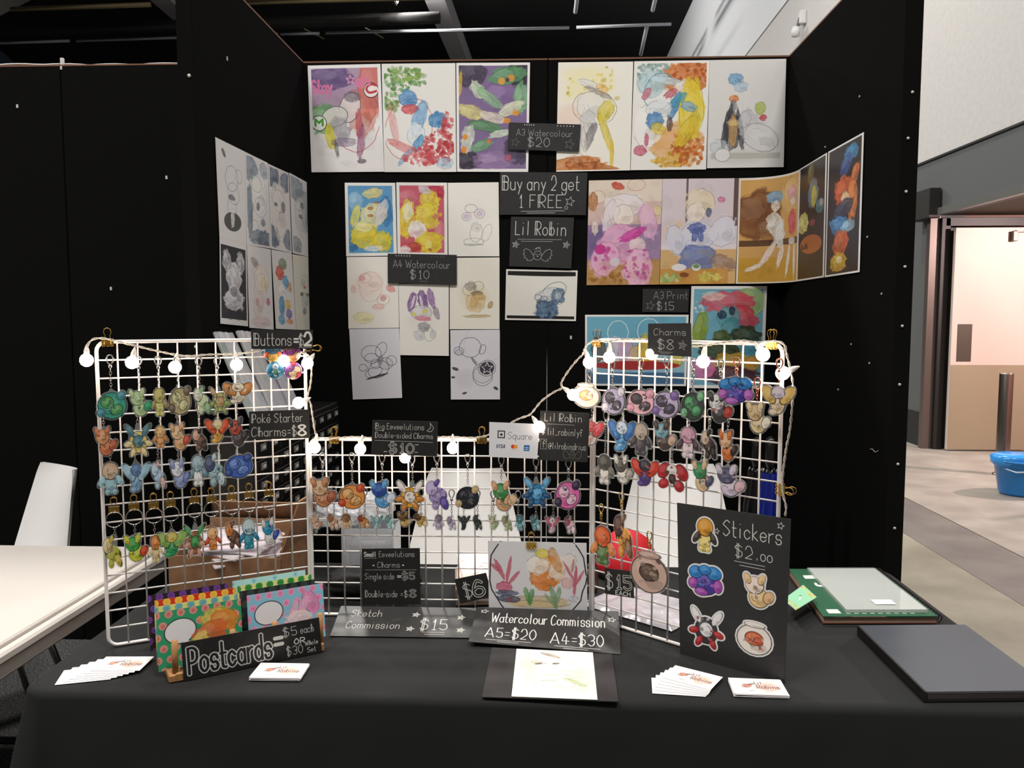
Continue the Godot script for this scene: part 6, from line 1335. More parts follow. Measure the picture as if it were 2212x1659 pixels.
# paints one printed motif on its own square of the atlas: plain colour fields, no figures
func atlas_cell(form: int, cols: String, ground := -1) -> int:
	var n := atlas_n
	atlas_n += 1
	var S := 204
	var im := Image.create(S, S, false, Image.FORMAT_RGBA8)
	var c := []
	for h in cols.split(" ", false):
		c.append(hexc(h))
	im.fill((c[0] as Color).darkened(0.55) if ground < 0 else c[ground])
	for e in forms[form]:
		var col: Color = c[e[5]]
		var x: float = e[0] * S
		var y: float = e[1] * S
		var rx: float = e[2] * S
		var ry: float = e[3] * S
		var rot := deg_to_rad(e[4])
		dab(im, x, y, rx * 1.05, ry * 1.05, rot, col.darkened(0.6), "h")
		dab(im, x, y, rx * 0.94, ry * 0.94, rot, col, "h")
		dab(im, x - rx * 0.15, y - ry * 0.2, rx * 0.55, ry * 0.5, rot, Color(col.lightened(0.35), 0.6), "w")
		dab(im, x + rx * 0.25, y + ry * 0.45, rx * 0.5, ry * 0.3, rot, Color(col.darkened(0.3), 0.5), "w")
	for i in 7:
		var col: Color = c[(i + 1) % 3]
		var p := Vector2(rng.randf_range(0.25, 0.75), rng.randf_range(0.2, 0.8)) * S
		dab(im, p.x, p.y, rng.randf_range(6, 17), rng.randf_range(5, 13), rng.randf() * 3.0, Color(col.lightened(0.25) if i % 2 else col.darkened(0.35), 0.8), "w")
	for i in 4:
		var p := Vector2(rng.randf_range(0.25, 0.7), rng.randf_range(0.25, 0.8)) * S
		var pts := []
		var t0 := rng.randf() * TAU
		var rr := rng.randf_range(12, 26)
		for k in 9:
			pts.append(p + Vector2.from_angle(t0 + k * 0.28) * rr)
		stroke(im, pts, 3.0, (c[0] as Color).darkened(0.62))
	atlas.blit_rect(im, Rect2i(0, 0, S, S), Vector2i((n % 10) * S, (n / 10) * S))
	return n

func cell_uv(n: int, p: Vector2, w: float, h: float) -> Vector2:
	var u := clampf(p.x / w + 0.5, 0.01, 0.99)
	var v := clampf(0.5 - p.y / h, 0.01, 0.99)
	return Vector2((n % 10 + u) / 10.0, (n / 10 + v) / 10.0)

func link_pts(L: float, w: float) -> Array:
	var p := []
	for i in 10:
		var t := TAU * i / 10
		p.append(Vector3(cos(t) * w, sin(t) * L / 2, 0))
	return p

# a run of small oval links, hanging from the origin down
func chain_mesh(n: int, pitch: float) -> Mesh:
	var key := "chain%d_%.4f" % [n, pitch]
	if not meshes.has(key):
		var st := tool()
		for i in n:
			var ps := []
			for p in link_pts(pitch * 1.32, 0.0021):
				var q: Vector3 = p if i % 2 == 0 else Vector3(0, p.y, p.x)
				ps.append(q + Vector3(0, -pitch * (i + 0.5), 0))
			tube_into(st, ps, 0.00055, 5, true)
		meshes[key] = done(st)
	return meshes[key]

func clasp_mesh() -> Mesh:
	if not meshes.has("clasp"):
		var st := tool()
		var pts := []
		for i in 16:
			var t := TAU * i / 16
			pts.append(Vector3(sin(t) * 0.0055 * (1.0 + 0.25 * cos(t)), -0.009 + cos(t) * 0.009, 0))
		tube_into(st, pts, 0.0013, 6, true)
		lathe_into(st, [[0, -0.0255], [0.0028, -0.0245], [0.0034, -0.022], [0.0026, -0.019], [0, -0.018]], Vector3.ZERO, 8)
		var ring := []
		for i in 10:
			var t := TAU * i / 10
			ring.append(Vector3(0, -0.0285 + cos(t) * 0.0036, sin(t) * 0.0036))
		tube_into(st, ring, 0.0009, 5, true)
		meshes["clasp"] = done(st)
	return meshes["clasp"]

func binder_mesh(which: String) -> Mesh:
	if not meshes.has("binder_" + which):
		var st := tool(which == "grip")
		if which == "body":
			# a folded steel wedge, jaws down
			var prof := [Vector2(-0.0045, 0.0), Vector2(-0.004, 0.0008), Vector2(-0.0006, -0.0105), Vector2(0.0006, -0.0105), Vector2(0.004, 0.0008), Vector2(0.0045, 0.0), Vector2(0.0012, -0.0115), Vector2(-0.0012, -0.0115)]
			prof.reverse()
			var h := 0.0095
			var pp := [Vector2(-0.0045, 0.001), Vector2(-0.0007, -0.0115), Vector2(0.0007, -0.0115), Vector2(0.0045, 0.001)]
			for i in 4:
				var a: Vector2 = pp[i]
				var b: Vector2 = pp[(i + 1) % 4]
				quad(st, Vector3(-h, a.y, a.x), Vector3(-h, b.y, b.x), Vector3(h, b.y, b.x), Vector3(h, a.y, a.x))
			for s in [-1, 1]:
				tri(st, Vector3(s * h, pp[0].y, pp[0].x), Vector3(s * h, pp[1].y, pp[1].x), Vector3(s * h, pp[3].y, pp[3].x))
				tri(st, Vector3(s * h, pp[1].y, pp[1].x), Vector3(s * h, pp[2].y, pp[2].x), Vector3(s * h, pp[3].y, pp[3].x))
			for s in [-1, 1]:
				for x in [-0.006, 0.0, 0.006]:
					box_into(st, Vector3(x, -0.011, s * 0.0016), Vector3(0.0035, 0.0026, 0.0022), 0.0004)
		else:
			for s in [-1, 1]:
				var pts := []
				for p in [[-0.0052, -0.009], [-0.0048, -0.002], [-0.0036, 0.006], [-0.006, 0.0125], [-0.0045, 0.0175], [0.0, 0.0195], [0.0045, 0.0175], [0.006, 0.0125], [0.0036, 0.006], [0.0048, -0.002], [0.0052, -0.009]]:
					pts.append(Vector3(p[0], p[1], s * (0.0022 + 0.003 * clampf((p[1] + 0.009) / 0.028, 0, 1))))
				tube_into(st, pts, 0.00075, 5)
		meshes["binder_" + which] = done(st)
	return meshes["binder_" + which]

func build_charms() -> void:
	var acrylic := clear("acrylic", Color(0.92, 0.94, 0.95), 0.12, 0.06)
	var silver := mat("silver", Color(0.72, 0.71, 0.70), 0.22, 1.0)
	var gold := mat("gold_metal", Color(0.80, 0.66, 0.38), 0.25, 1.0)
	var rose := mat("rose_metal", Color(0.85, 0.52, 0.42), 0.25, 1.0)
	var brass := mat("clip_brass", Color(0.70, 0.56, 0.28), 0.3, 1.0)
	for d in charms:
		var r := rack_of(d[0])
		var w: float = d[3]
		var h: float = d[4]
		var kind: String = d[11]
		var metal: Material = {"clasp": silver, "chain": silver, "ring": silver, "gold": gold, "rose": rose}[kind]
		var off: float = d[12]
		var at: Vector3 = r.o + r.u * d[1] + Vector3.UP * d[2] + r.n * off
		var t := thing("keyring_charm" if kind == "ring" else "acrylic_charm", d[9], "charm", at, d[10], rack_basis(r))
		var hang := Vector3(d[5] - d[1], d[6] - d[2], 0)
		var form: int = d[7]
		var iw := w - 0.005
		var ih := h - 0.005
		var tab := Vector2(clampf(hang.x, -w * 0.22, w * 0.22), h * 0.5 - 0.002)
		var cell := atlas_cell(form, d[8])
		var print_poly := charm_outline(form, iw, ih, tab, false)
		var whole := charm_outline(form, iw, ih, tab)
		var rim := biggest(Geometry2D.offset_polygon(whole, 0.0022, Geometry2D.JOIN_ROUND))
		var st := tool(false)
		prism_into(st, rim, -0.0015, 0.0015)
		part(t, "acrylic_plate", done(st), acrylic)
		st = tool(false)
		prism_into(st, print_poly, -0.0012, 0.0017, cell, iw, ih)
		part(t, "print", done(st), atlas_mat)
		# hardware above
		var top := Vector3(tab.x, tab.y + 0.001, 0)
		var from := hang
		if kind == "ring":
			part(t, "clip_body", binder_mesh("body"), brass, hang + Vector3(0, -0.022, 0.0))
			part(t, "clip_grip", binder_mesh("grip"), brass, hang + Vector3(0, -0.022, 0.0))
			var rc := hang + Vector3(0, -0.046, 0.004)
			st = tool()
			for s in [-1, 1]:
				tube_into(st, circle_pts(rc + Vector3(0, 0, s * 0.0008), 0.0148, Vector3.RIGHT, Vector3.UP, 26), 0.0009, 6, true)
			part(t, "split_ring", done(st), silver)
			from = rc + Vector3(0, -0.0145, 0)
		else:
			if kind == "chain":
				from = hang + Vector3(0, 0.026, -0.002)
			part(t, "clasp", clasp_mesh(), metal, from + Vector3(0, 0.001, 0))
			from += Vector3(0, -0.031, 0)
		var dvec := top - from
		var n := maxi(int(round(dvec.length() / 0.0052)), 1)
		var pitch := dvec.length() / n
		var yy := -dvec.normalized()
		if dvec.length() < 0.001 or dvec.y > 0:
			continue
		var zz := Vector3(1, 0, 0).cross(yy).normalized()
		part(t, "chain", chain_mesh(n, snappedf(pitch, 0.0001)), metal, from, Basis(yy.cross(zz), yy, zz))
	# pin buttons
	for p in pins:
		var r := rack_l
		var at: Vector3 = r.o + r.u * p[0] + Vector3.UP * p[1] + r.n * 0.012
		var t := thing("pin_button", p[4], "badge", at, "round pin buttons", rack_basis(r))
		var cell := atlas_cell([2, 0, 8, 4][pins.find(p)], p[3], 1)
		var rad: float = p[2]
		var st := tool()
		var rings := [[0.0, 0.0065], [0.5, 0.006], [0.8, 0.005], [0.95, 0.0035], [1.0, 0.001]]
		for i in 4:
			for k in 24:
				var q := []
				for e in [[i, k], [i + 1, k], [i + 1, k + 1], [i, k + 1]]:
					var a: float = TAU * e[1] / 24.0
					var rr: float = rings[e[0]][0] * rad
					q.append(Vector3(cos(a) * rr, sin(a) * rr, rings[e[0]][1]))
				var uvs := []
				for v in q:
					uvs.append(cell_uv(cell, Vector2(v.x, v.y), rad * 2.1, rad * 2.1))
				quad(st, q[0], q[1], q[2], q[3], uvs[0], uvs[1], uvs[2], uvs[3])
		part(t, "face", done(st), atlas_mat)
		part(t, "back_shell", lathe_mesh([[rad, 0.0], [rad * 0.98, 0.0018], [0, 0.002]], 24), silver, Vector3(0, 0, 0.001), Basis(Vector3.RIGHT, -PI / 2))

# ------------------------------------------------------------------ string of globe lights
func build_fairy_lights() -> void:
	var wire := mat("light_cable", Color(0.72, 0.69, 0.65), 0.35)
	var sock := mat("light_socket", Color(0.82, 0.80, 0.78), 0.3)
	var hot := glow("bulb_glow", Color(1.0, 0.93, 0.86), 9.0)
	var t := thing("string_lights", "string of small lit white globe bulbs wound along three racks", "string lights", cable_path[0])
	var o: Vector3 = cable_path[0]
	# two strands twisted about each other
	var cu := Curve3D.new()
	for i in cable_path.size():
		var a: Vector3 = cable_path[maxi(i - 1, 0)]
		var b: Vector3 = cable_path[mini(i + 1, cable_path.size() - 1)]
		cu.add_point(cable_path[i] - o, (a - b) / 6.0, (b - a) / 6.0)
	var L := cu.get_baked_length()
	var n := int(L / 0.004)
	for s in 2:
		var pts := []
		for i in n + 1:
			var p := cu.sample_baked(L * i / n, true)
			var q := cu.sample_baked(minf(L * i / n + 0.002, L), true)
			var d := (q - p).normalized()
			var side := d.cross(Vector3(0, 0, 1)).normalized()
			var a := i * 0.9 + PI * s
			pts.append(p + (side * cos(a) + side.cross(d) * sin(a)) * 0.0012)
		part(t, "cable", tube_mesh(pts, 0.0012, 5), wire)
	var globe := lathe_mesh([[0, -0.0125], [0.005, -0.0114], [0.0095, -0.008], [0.0122, -0.002], [0.012, 0.003], [0.0095, 0.008], [0.0055, 0.0112], [0.0045, 0.013]], 16)
	var cap := lathe_mesh([[0.0052, 0.010], [0.0052, 0.018], [0.0035, 0.024], [0.0012, 0.030], [0, 0.030]], 12)
	for b in bulbs:
		var c: Vector3 = b[0] - o
		var d: Vector3 = (b[1] - b[0]).normalized()
		var x := d.cross(Vector3(0, 0, 1)).normalized()
		var bs := Basis(x, d, x.cross(d))
		var g := part(t, "bulb", globe, hot, c, bs)
		part(g, "socket", cap, sock)
		if ((b[1] - b[0]) as Vector3).length() > 0.03:
			part(g, "lead", tube_mesh([Vector3(0, 0.028, 0), Vector3(0, (b[1] - b[0]).length(), 0)], 0.0013, 5), wire)
		var l := OmniLight3D.new()
		l.name = "bulb_light"
		l.light_color = Color(1.0, 0.9, 0.8)
		l.light_energy = 0.006
		l.light_size = 0.012
		l.omni_range = 30.0
		l.shadow_enabled = true
		g.add_child(l)

func build_clips() -> void:
	var brass := mat("clip_brass", Color(0.70, 0.56, 0.28), 0.3, 1.0)
	var black := mat("clip_dark", Color(0.1, 0.09, 0.08), 0.4, 0.6)
	for c in clips:
		var r := rack_of(c[0])
		var bs := rack_basis(r)
		if c[3] == 1:
			bs = Basis(-Vector3.UP, r.u, r.n)
		var at: Vector3 = r.o + r.u * c[1] + Vector3.UP * c[2] + r.n * (0.001 if not c[4].contains("drawing") else 0.012)
		var t := thing("binder_clip", c[4], "clip", at, "gold binder clips", bs.scaled_local(Vector3.ONE * 1.12))
		part(t, "jaw", binder_mesh("body"), black if c[4].contains("dark") else brass)
		part(t, "grip", binder_mesh("grip"), brass)

# ------------------------------------------------------------------ behind the racks
func crumple(st: SurfaceTool, c: Vector3, s: Vector3, seed_: int, rough: float, n := 26) -> void:
	var nz := FastNoiseLite.new()
	nz.seed = seed_
	nz.frequency = 2.2
	nz.fractal_octaves = 4
	nz.noise_type = FastNoiseLite.TYPE_CELLULAR
	var g := []
	for i in n + 1:
		var row := []
		for j in n * 2:
			var a := -PI / 2 + PI * i / n
			var b := TAU * j / (n * 2)
			var d := Vector3(cos(a) * cos(b), sin(a), cos(a) * sin(b))
			# between a ball and a box
			var m := maxf(absf(d.x), maxf(absf(d.y), absf(d.z)))
			var k := lerpf(1.0, 1.0 / m, 0.45) * (1.0 + rough * nz.get_noise_3dv(d * 1.6))
			row.append(c + d * k * s / 2)
		g.append(row)
	for i in n:
		for j in n * 2:
			var j2 := (j + 1) % (n * 2)
			quad(st, g[i][j], g[i + 1][j], g[i + 1][j2], g[i][j2])

func chair_model(label: String, at: Vector3, turn: float, tall := 0.0) -> void:
	var shell := grain(mat("chair_shell", Color.WHITE, 0.45), 0.6, Color(0.91, 0.905, 0.90), Color(0.94, 0.935, 0.93), 5.0, 0.008, 41)
	var metal := mat("chair_metal", Color(0.6, 0.6, 0.6), 0.3, 1.0)
	var t := thing("stacking_chair", label, "chair", at, "white moulded chairs", Basis(Vector3.UP, turn))
	# backrest: curved trapezoid, seat: dished pad joined by a bend
	var nu := 16
	var nv := 22
	for which in ["backrest", "seat"]:
		var st := tool()
		for face in [1.0, -1.0]:
			var g := []
			for j in nv + 1:
				var v := float(j) / nv
				var row := []
				for i in nu + 1:
					var u := -1.0 + 2.0 * i / nu
					var p: Vector3
					if which == "backrest":
						var hw := lerpf(0.225, 0.128, pow(v, 1.1)) * (1.0 - 0.06 * smoothstep(0.93, 1.0, v))
						p = Vector3(u * hw, 0.44 + v * (0.42 + tall) - 0.012 * u * u * v + 0.012 * v * u * u * 2.0, -0.2 - 0.10 * v - 0.035 * (1.0 - u * u) * (0.4 + v))
						p += Vector3(0, 0, 0.004) * face
					else:
						var hw2 := lerpf(0.215, 0.225, v)
						p = Vector3(u * hw2, 0.445 - 0.018 * (1.0 - u * u) * sin(PI * v) - 0.03 * pow(v, 6.0), lerpf(-0.21, 0.22, v))
						p += Vector3(0, 0.004, 0) * face
					row.append(p)
				g.append(row)
			for j in nv:
				for i in nu:
					var flip: bool = (face > 0) == (which == "backrest")
					if flip:
						quad(st, g[j][i], g[j][i + 1], g[j + 1][i + 1], g[j + 1][i])
					else:
						quad(st, g[j][i], g[j + 1][i], g[j + 1][i + 1], g[j][i + 1])
		part(t, which, done(st), shell)
	for sx in [-1, 1]:
		part(t, "leg", tube_mesh([Vector3(0.17 * sx, 0.43, 0.15), Vector3(0.22 * sx, 0.0, 0.22)], 0.011, 8), metal)
		part(t, "leg", tube_mesh([Vector3(0.17 * sx, 0.43, -0.15), Vector3(0.22 * sx, 0.0, -0.26)], 0.011, 8), metal)

func build_behind_table() -> void:
	chair_model("white moulded chair behind the low rack", Vector3(-0.262, 0, -2.46), 0.02)
	chair_model("white moulded chair behind the stickers rack", Vector3(0.395, 0, -2.42), -0.12, 0.03)
	chair_model("white moulded chair behind the bare folding table", Vector3(-1.86, 0, -2.50), -0.62)
	# drawer cabinet along the side partition
	var black := mat("cabinet_black", Color(0.035, 0.033, 0.033), 0.45)
	var face := mat("drawer_black", Color(0.055, 0.053, 0.052), 0.4)
	var tag := mat("label_holder", Color(0.5, 0.5, 0.48), 0.35, 0.3)
	var slip := mat("label_slip", Color(0.75, 0.75, 0.73), 0.6)
	var cb := thing("drawer_cabinet", "black cabinet of small labelled drawers against side partition", "cabinet", Vector3(-0.90, 0, -2.78))
	part(cb, "carcass", box_mesh(Vector3(0.13, 1.045, 0.96), 0.004), black, Vector3(0, 0.5225, 0))
	for row in 8:
		for col in 9:
			var d := part(cb, "drawer", box_mesh(Vector3(0.008, 0.05, 0.098), 0.002), face, Vector3(0.068, 1.0 - row * 0.056, -0.42 + col * 0.105))
			var lh := part(d, "label_holder", box_mesh(Vector3(0.004, 0.02, 0.042), 0.001), tag, Vector3(0.005, 0.004, 0))
			part(lh, "label_slip", box_mesh(Vector3(0.001, 0.009, 0.024)), slip, Vector3(0.0024, 0, 0))
	# sleeved prints leaning on the partition, standing on the cabinet
	var film := clear("sleeve_film", Color(0.9, 0.92, 0.95), 0.3, 0.08)
	for i in 8:
		var z := -2.37 - i * 0.058
		var t := thing("print_sleeve", "clear sleeve of prints leaning on side partition, %s from open end" % ["first", "second", "third", "fourth", "fifth", "sixth", "seventh", "eighth"][i], "sleeve", Vector3(-0.845, 1.047, z), "sleeved prints on the cabinet", Basis(Vector3(0, 0, 1), deg_to_rad(22 + 1.2 * (i % 3))))
		var cc: Color = [Color(0.24, 0.42, 0.27), Color(0.66, 0.64, 0.67), Color(0.60, 0.62, 0.66), Color(0.70, 0.68, 0.66), Color(0.55, 0.60, 0.62), Color(0.66, 0.60, 0.68), Color(0.70, 0.64, 0.70), Color(0.62, 0.62, 0.66)][i]
		var pm := mat("sleeve_print_%d" % i, cc, 0.5)
		grain(pm, 0.015, cc.darkened(0.3), cc.lightened(0.15), 3.0, 0.0, 60 + i)
		part(t, "print_stack", box_mesh(Vector3(0.004, 0.29, 0.044), 0.001), pm, Vector3(0.004, 0.15, 0))
		part(t, "film", box_mesh(Vector3(0.009, 0.315, 0.052), 0.002), film, Vector3(0.004, 0.158, 0))
	# cardboard carton of bagged stock on the table
	var kraft := grain(mat("kraft", Color.WHITE, 0.85), 0.03, Color(0.46, 0.325, 0.22), Color(0.56, 0.41, 0.29), 2.0, 0.01, 51)
	var bx := thing("cardboard_carton", "open brown cardboard carton full of bagged stock", "box", Vector3(-0.735, 0.741, -1.94), "", Basis(Vector3.UP, -0.06))
	part(bx, "base", box_mesh(Vector3(0.27, 0.004, 0.21)), kraft, Vector3(0, 0.002, 0))
	part(bx, "side", box_mesh(Vector3(0.27, 0.092, 0.004)), kraft, Vector3(0, 0.046, 0.105))
	part(bx, "side", box_mesh(Vector3(0.27, 0.13, 0.004)), kraft, Vector3(0, 0.065, -0.105))
	for sx in [-1, 1]:
		part(bx, "side", box_mesh(Vector3(0.004, 0.11, 0.21)), kraft, Vector3(0.135 * sx, 0.055, 0))
	part(bx, "flap", box_mesh(Vector3(0.004, 0.13, 0.21)), kraft, Vector3(0.158, 0.165, 0.0), Basis(Vector3(0, 0, 1), -0.35))
	part(bx, "flap", box_mesh(Vector3(0.26, 0.05, 0.004)), kraft, Vector3(0, 0.15, -0.12), Basis(Vector3.RIGHT, 0.5))
	var poly := clear("poly_bag", Color(0.95, 0.93, 0.96), 0.5, 0.12)
	var pink := mat("pink_stock", Color(0.85, 0.62, 0.70), 0.6)
	var bag := thing("bagged_stock", "clear bags with pink prints heaped in the carton", "bag", Vector3(-0.735, 0.745, -1.94))
	for i in 7:
		var a := part(bag, "print_packet", box_mesh(Vector3(0.15, 0.004, 0.11), 0.001), [pink, mat("stock_white", Color(0.85, 0.82, 0.83), 0.6), mat("stock_lilac", Color(0.78, 0.64, 0.76), 0.6)][i % 3], Vector3(-0.02 + 0.015 * (i % 3), 0.06 + i * 0.008, 0.02 - 0.01 * (i % 2)), Basis.from_euler(Vector3(0.06 * (i % 3), 0.3 * i, 0.05)))
		part(a, "packet_film", box_mesh(Vector3(0.17, 0.006, 0.13), 0.002), poly)
	var stb := tool()
	crumple(stb, Vector3(-0.01, 0.095, 0.015), Vector3(0.25, 0.06, 0.19), 5, 0.35)
	part(bag, "loose_film", done(stb), poly)
	# clear tub with a crumpled bag, on a dark bag
	var tub := thing("storage_tub", "clear plastic tub under crumpled film behind racks", "tub", Vector3(-0.43, 0.741, -1.985))
	var st := tool(false)
	for s in [-1, 1]:
		box_into(st, Vector3(0.062 * s, 0.07, 0), Vector3(0.003, 0.13, 0.10))
		box_into(st, Vector3(0, 0.07, 0.05 * s), Vector3(0.125, 0.13, 0.003))
	box_into(st, Vector3(0, 0.006, 0), Vector3(0.125, 0.003, 0.10))
	part(tub, "tub_shell", done(st), clear("tub_plastic", Color(0.75, 0.77, 0.8), 0.35, 0.15))
	part(tub, "tub_contents", box_mesh(Vector3(0.10, 0.09, 0.08), 0.01), mat("tub_grey", Color(0.42, 0.43, 0.45), 0.6), Vector3(0, 0.055, 0))
	var cf := thing("crumpled_film", "crumpled clear film bag resting on storage tub", "bag", Vector3(-0.46, 0.875, -1.985))
	st = tool()
	crumple(st, Vector3(0.03, 0.045, 0), Vector3(0.14, 0.085, 0.10), 9, 0.4)
	crumple(st, Vector3(-0.05, 0.025, 0.01), Vector3(0.16, 0.07, 0.10), 11, 0.5)
	part(cf, "film", done(st), clear("film_bag", Color(0.9, 0.92, 0.95), 0.38, 0.1))
	var dk := thing("dark_bag", "slumped black fabric bag on table behind low rack", "bag", Vector3(-0.40, 0.741, -1.86))
	st = tool()
	crumple(st, Vector3(0, 0.03, 0), Vector3(0.26, 0.07, 0.12), 14, 0.3)
	part(dk, "body", done(st), mat("bag_black", Color(0.05, 0.05, 0.055), 0.7))
	# box with scribbled pink paper
	var sk := thing("sketch_box", "low tan box topped with pink scribbled paper behind low rack", "box", Vector3(-0.135, 0.741, -1.875), "", Basis(Vector3.UP, 0.12))
	part(sk, "carton", box_mesh(Vector3(0.15, 0.038, 0.16), 0.002), mat("tan_card", Color(0.62, 0.53, 0.46), 0.8), Vector3(0, 0.019, 0))
	var im := Image.create(256, 256, false, Image.FORMAT_RGBA8)
	im.fill(hexc("e8d0c8"))
	for i in 26:
		var p := Vector2(rng.randf() * 256, rng.randf() * 256)
		var pts := []
		for k in 7:
			pts.append(p + Vector2(k * 5, rng.randf_range(-7, 7)))
		stroke(im, pts, 2.0, hexc("705860", 0.8) if i % 2 else hexc("c06878", 0.8))
	var pm2 := mat("scribble", Color.WHITE, 0.8)
	pm2.albedo_texture = ImageTexture.create_from_image(im)
	for k in 3:
		var sm := tool(false)
		var q := [Vector3(-0.07, 0, 0.075), Vector3(0.07, 0, 0.075), Vector3(0.07, 0.012 * k, -0.085), Vector3(-0.07, 0.012 * k, -0.085)]
		quad(sm, q[0], q[1], q[2], q[3])
		quad(sm, q[1] - Vector3(0, 0.001, 0), q[0] - Vector3(0, 0.001, 0), q[3] - Vector3(0, 0.001, 0), q[2] - Vector3(0, 0.001, 0))
		part(sk, "paper", done(sm), pm2, Vector3(0.004 * k, 0.0405 + 0.0025 * k, -0.004 * k), Basis(Vector3.UP, 0.05 * k))
	# red pouch, brown trinket, silver bag
	var rd := thing("red_pouch", "rounded red pouch with black base behind dangling charms", "pouch", Vector3(0.20, 0.741, -2.02))
	part(rd, "body", lathe_mesh([[0.073, 0.02], [0.078, 0.035], [0.072, 0.065], [0.055, 0.095], [0.03, 0.112], [0, 0.118]], 28, 0.8), grain(mat("red_fabric", Color.WHITE, 0.7), 0.4, Color(0.66, 0.03, 0.09), Color(0.80, 0.06, 0.13), 6.0, 0.03, 71))
	part(rd, "base", lathe_mesh([[0, 0.0], [0.07, 0.0], [0.075, 0.01], [0.0745, 0.022], [0.07, 0.024]], 28, 0.8), mat("black_rubber", Color.WHITE))
	var bt := thing("brown_bottle", "small brown patterned jar beside the red pouch", "jar", Vector3(0.105, 0.741, -1.90))
	part(bt, "body", lathe_mesh([[0, 0], [0.016, 0.0], [0.019, 0.012], [0.018, 0.045], [0.01, 0.055]], 16), grain(mat("jar_brown", Color.WHITE, 0.4), 0.2, Color(0.12, 0.05, 0.03), Color(0.36, 0.2, 0.13), 20.0, 0.0, 72))
	part(bt, "lid", lathe_mesh([[0.011, 0.053], [0.011, 0.064], [0, 0.066]], 14), mat("jar_lid", Color(0.1, 0.08, 0.07), 0.5))
	var sv := thing("silver_bag", "shiny crumpled clear bag lying flat behind stickers rack", "bag", Vector3(0.225, 0.741, -1.80))
	st = tool()
	var nz := FastNoiseLite.new()
	nz.seed = 33
	nz.frequency = 14.0
	nz.noise_type = FastNoiseLite.TYPE_CELLULAR
	var g := []
	for i in 41:
		var row := []
		for j in 31:
			var x := -0.12 + 0.24 * i / 40.0
			var z := -0.09 + 0.18 * j / 30.0
			var e := clampf(minf(0.12 - absf(x), 0.09 - absf(z)) / 0.02, 0.0, 1.0)
			row.append(Vector3(x, 0.002 + e * (0.016 + 0.018 * nz.get_noise_2d(x, z)), z))
		g.append(row)
	for i in 40:
		for j in 30:
			quad(st, g[i][j], g[i][j + 1], g[i + 1][j + 1], g[i + 1][j])
	part(sv, "film", done(st), clear("silver_film", Color(0.88, 0.86, 0.89), 0.72, 0.16), Vector3.ZERO, Basis(Vector3.UP, -0.7))
	# umbrellas
	umbrella("folded black umbrella leaning in the corner behind stickers rack", Vector3(0.635, 0, -2.60), Color(0.03, 0.03, 0.032), -0.03, 1.01)
	umbrella("folded blue umbrella with black grip behind stickers rack", Vector3(0.672, 0, -2.47), Color(0.03, 0.11, 0.46), 0.0, 1.03)

func umbrella(label: String, at: Vector3, col: Color, lean: float, tall: float) -> void:
	var t := thing("folded_umbrella", label, "umbrella", at, "folded umbrellas", Basis(Vector3(0, 0, 1), lean))
	var fab := mat("umbrella_%.2f" % col.b, col, 0.35)
	var st := tool()
	var n := 30
	var rows := 24
	var g := []
	for j in rows + 1:
		var f := float(j) / rows
		var row := []
		for i in n:
			var a := TAU * i / n + f * 2.4
			var r := (0.012 + 0.024 * sin(PI * clampf(f * 0.75 + 0.12, 0, 1))) * (1.0 + 0.22 * sin(a * 8.0 - f * 3.0))
			row.append(Vector3(cos(TAU * i / n) * r, 0.06 + f * (tall - 0.17), sin(TAU * i / n) * r))
		g.append(row)
	for j in rows:
		for i in n:
			var i2 := (i + 1) % n
			quad(st, g[j][i2], g[j][i], g[j + 1][i], g[j + 1][i2])
	part(t, "canopy", done(st), fab)
	part(t, "shaft", tube_mesh([Vector3.ZERO, Vector3(0, tall - 0.06, 0)], 0.005, 8), mat("dark_metal", Color.WHITE))
	part(t, "grip", lathe_mesh([[0.009, tall - 0.10], [0.012, tall - 0.092], [0.016, tall - 0.08], [0.0145, tall - 0.07], [0.017, tall - 0.058], [0.0155, tall - 0.045], [0.018, tall - 0.03], [0.015, tall - 0.01], [0, tall]], 16), mat("grip_black", Color(0.05, 0.05, 0.05), 0.3))
	for i in 8:
		var a := TAU * i / 8
		part(t, "rib_tip", lathe_mesh([[0, -0.004], [0.0025, -0.002], [0.0025, 0.004], [0, 0.006]], 8), mat("rib_tip", Color(0.7, 0.7, 0.7), 0.3, 0.8), Vector3(cos(a) * 0.02, tall - 0.105, sin(a) * 0.02))

# ------------------------------------------------------------------ on the table
func slab(t: Node3D, called: String, q: Array, base: Vector3, h: float, m: Material, ch := 0.0) -> MeshInstance3D:
	# block under a top face given by four corners
	var st := tool(false)
	var top := []
	var low := []
	for v in q:
		top.append(v - base)
		low.append(v - base - Vector3(0, h, 0))
	quad(st, top[3], top[2], top[1], top[0], Vector2(0, 1), Vector2(1, 1), Vector2(1, 0), Vector2(0, 0))
	quad(st, low[0], low[1], low[2], low[3])
	for i in 4:
		var j := (i + 1) % 4
		quad(st, low[j], low[i], top[i], top[j])
	return part(t, called, done(st), m)

func inset(q: Array, d: float) -> Array:
	var c: Vector3 = (q[0] + q[1] + q[2] + q[3]) / 4.0
	var r := []
	for v in q:
		r.append(c + (v - c) * (1.0 - d / (v - c).length()))
	return r

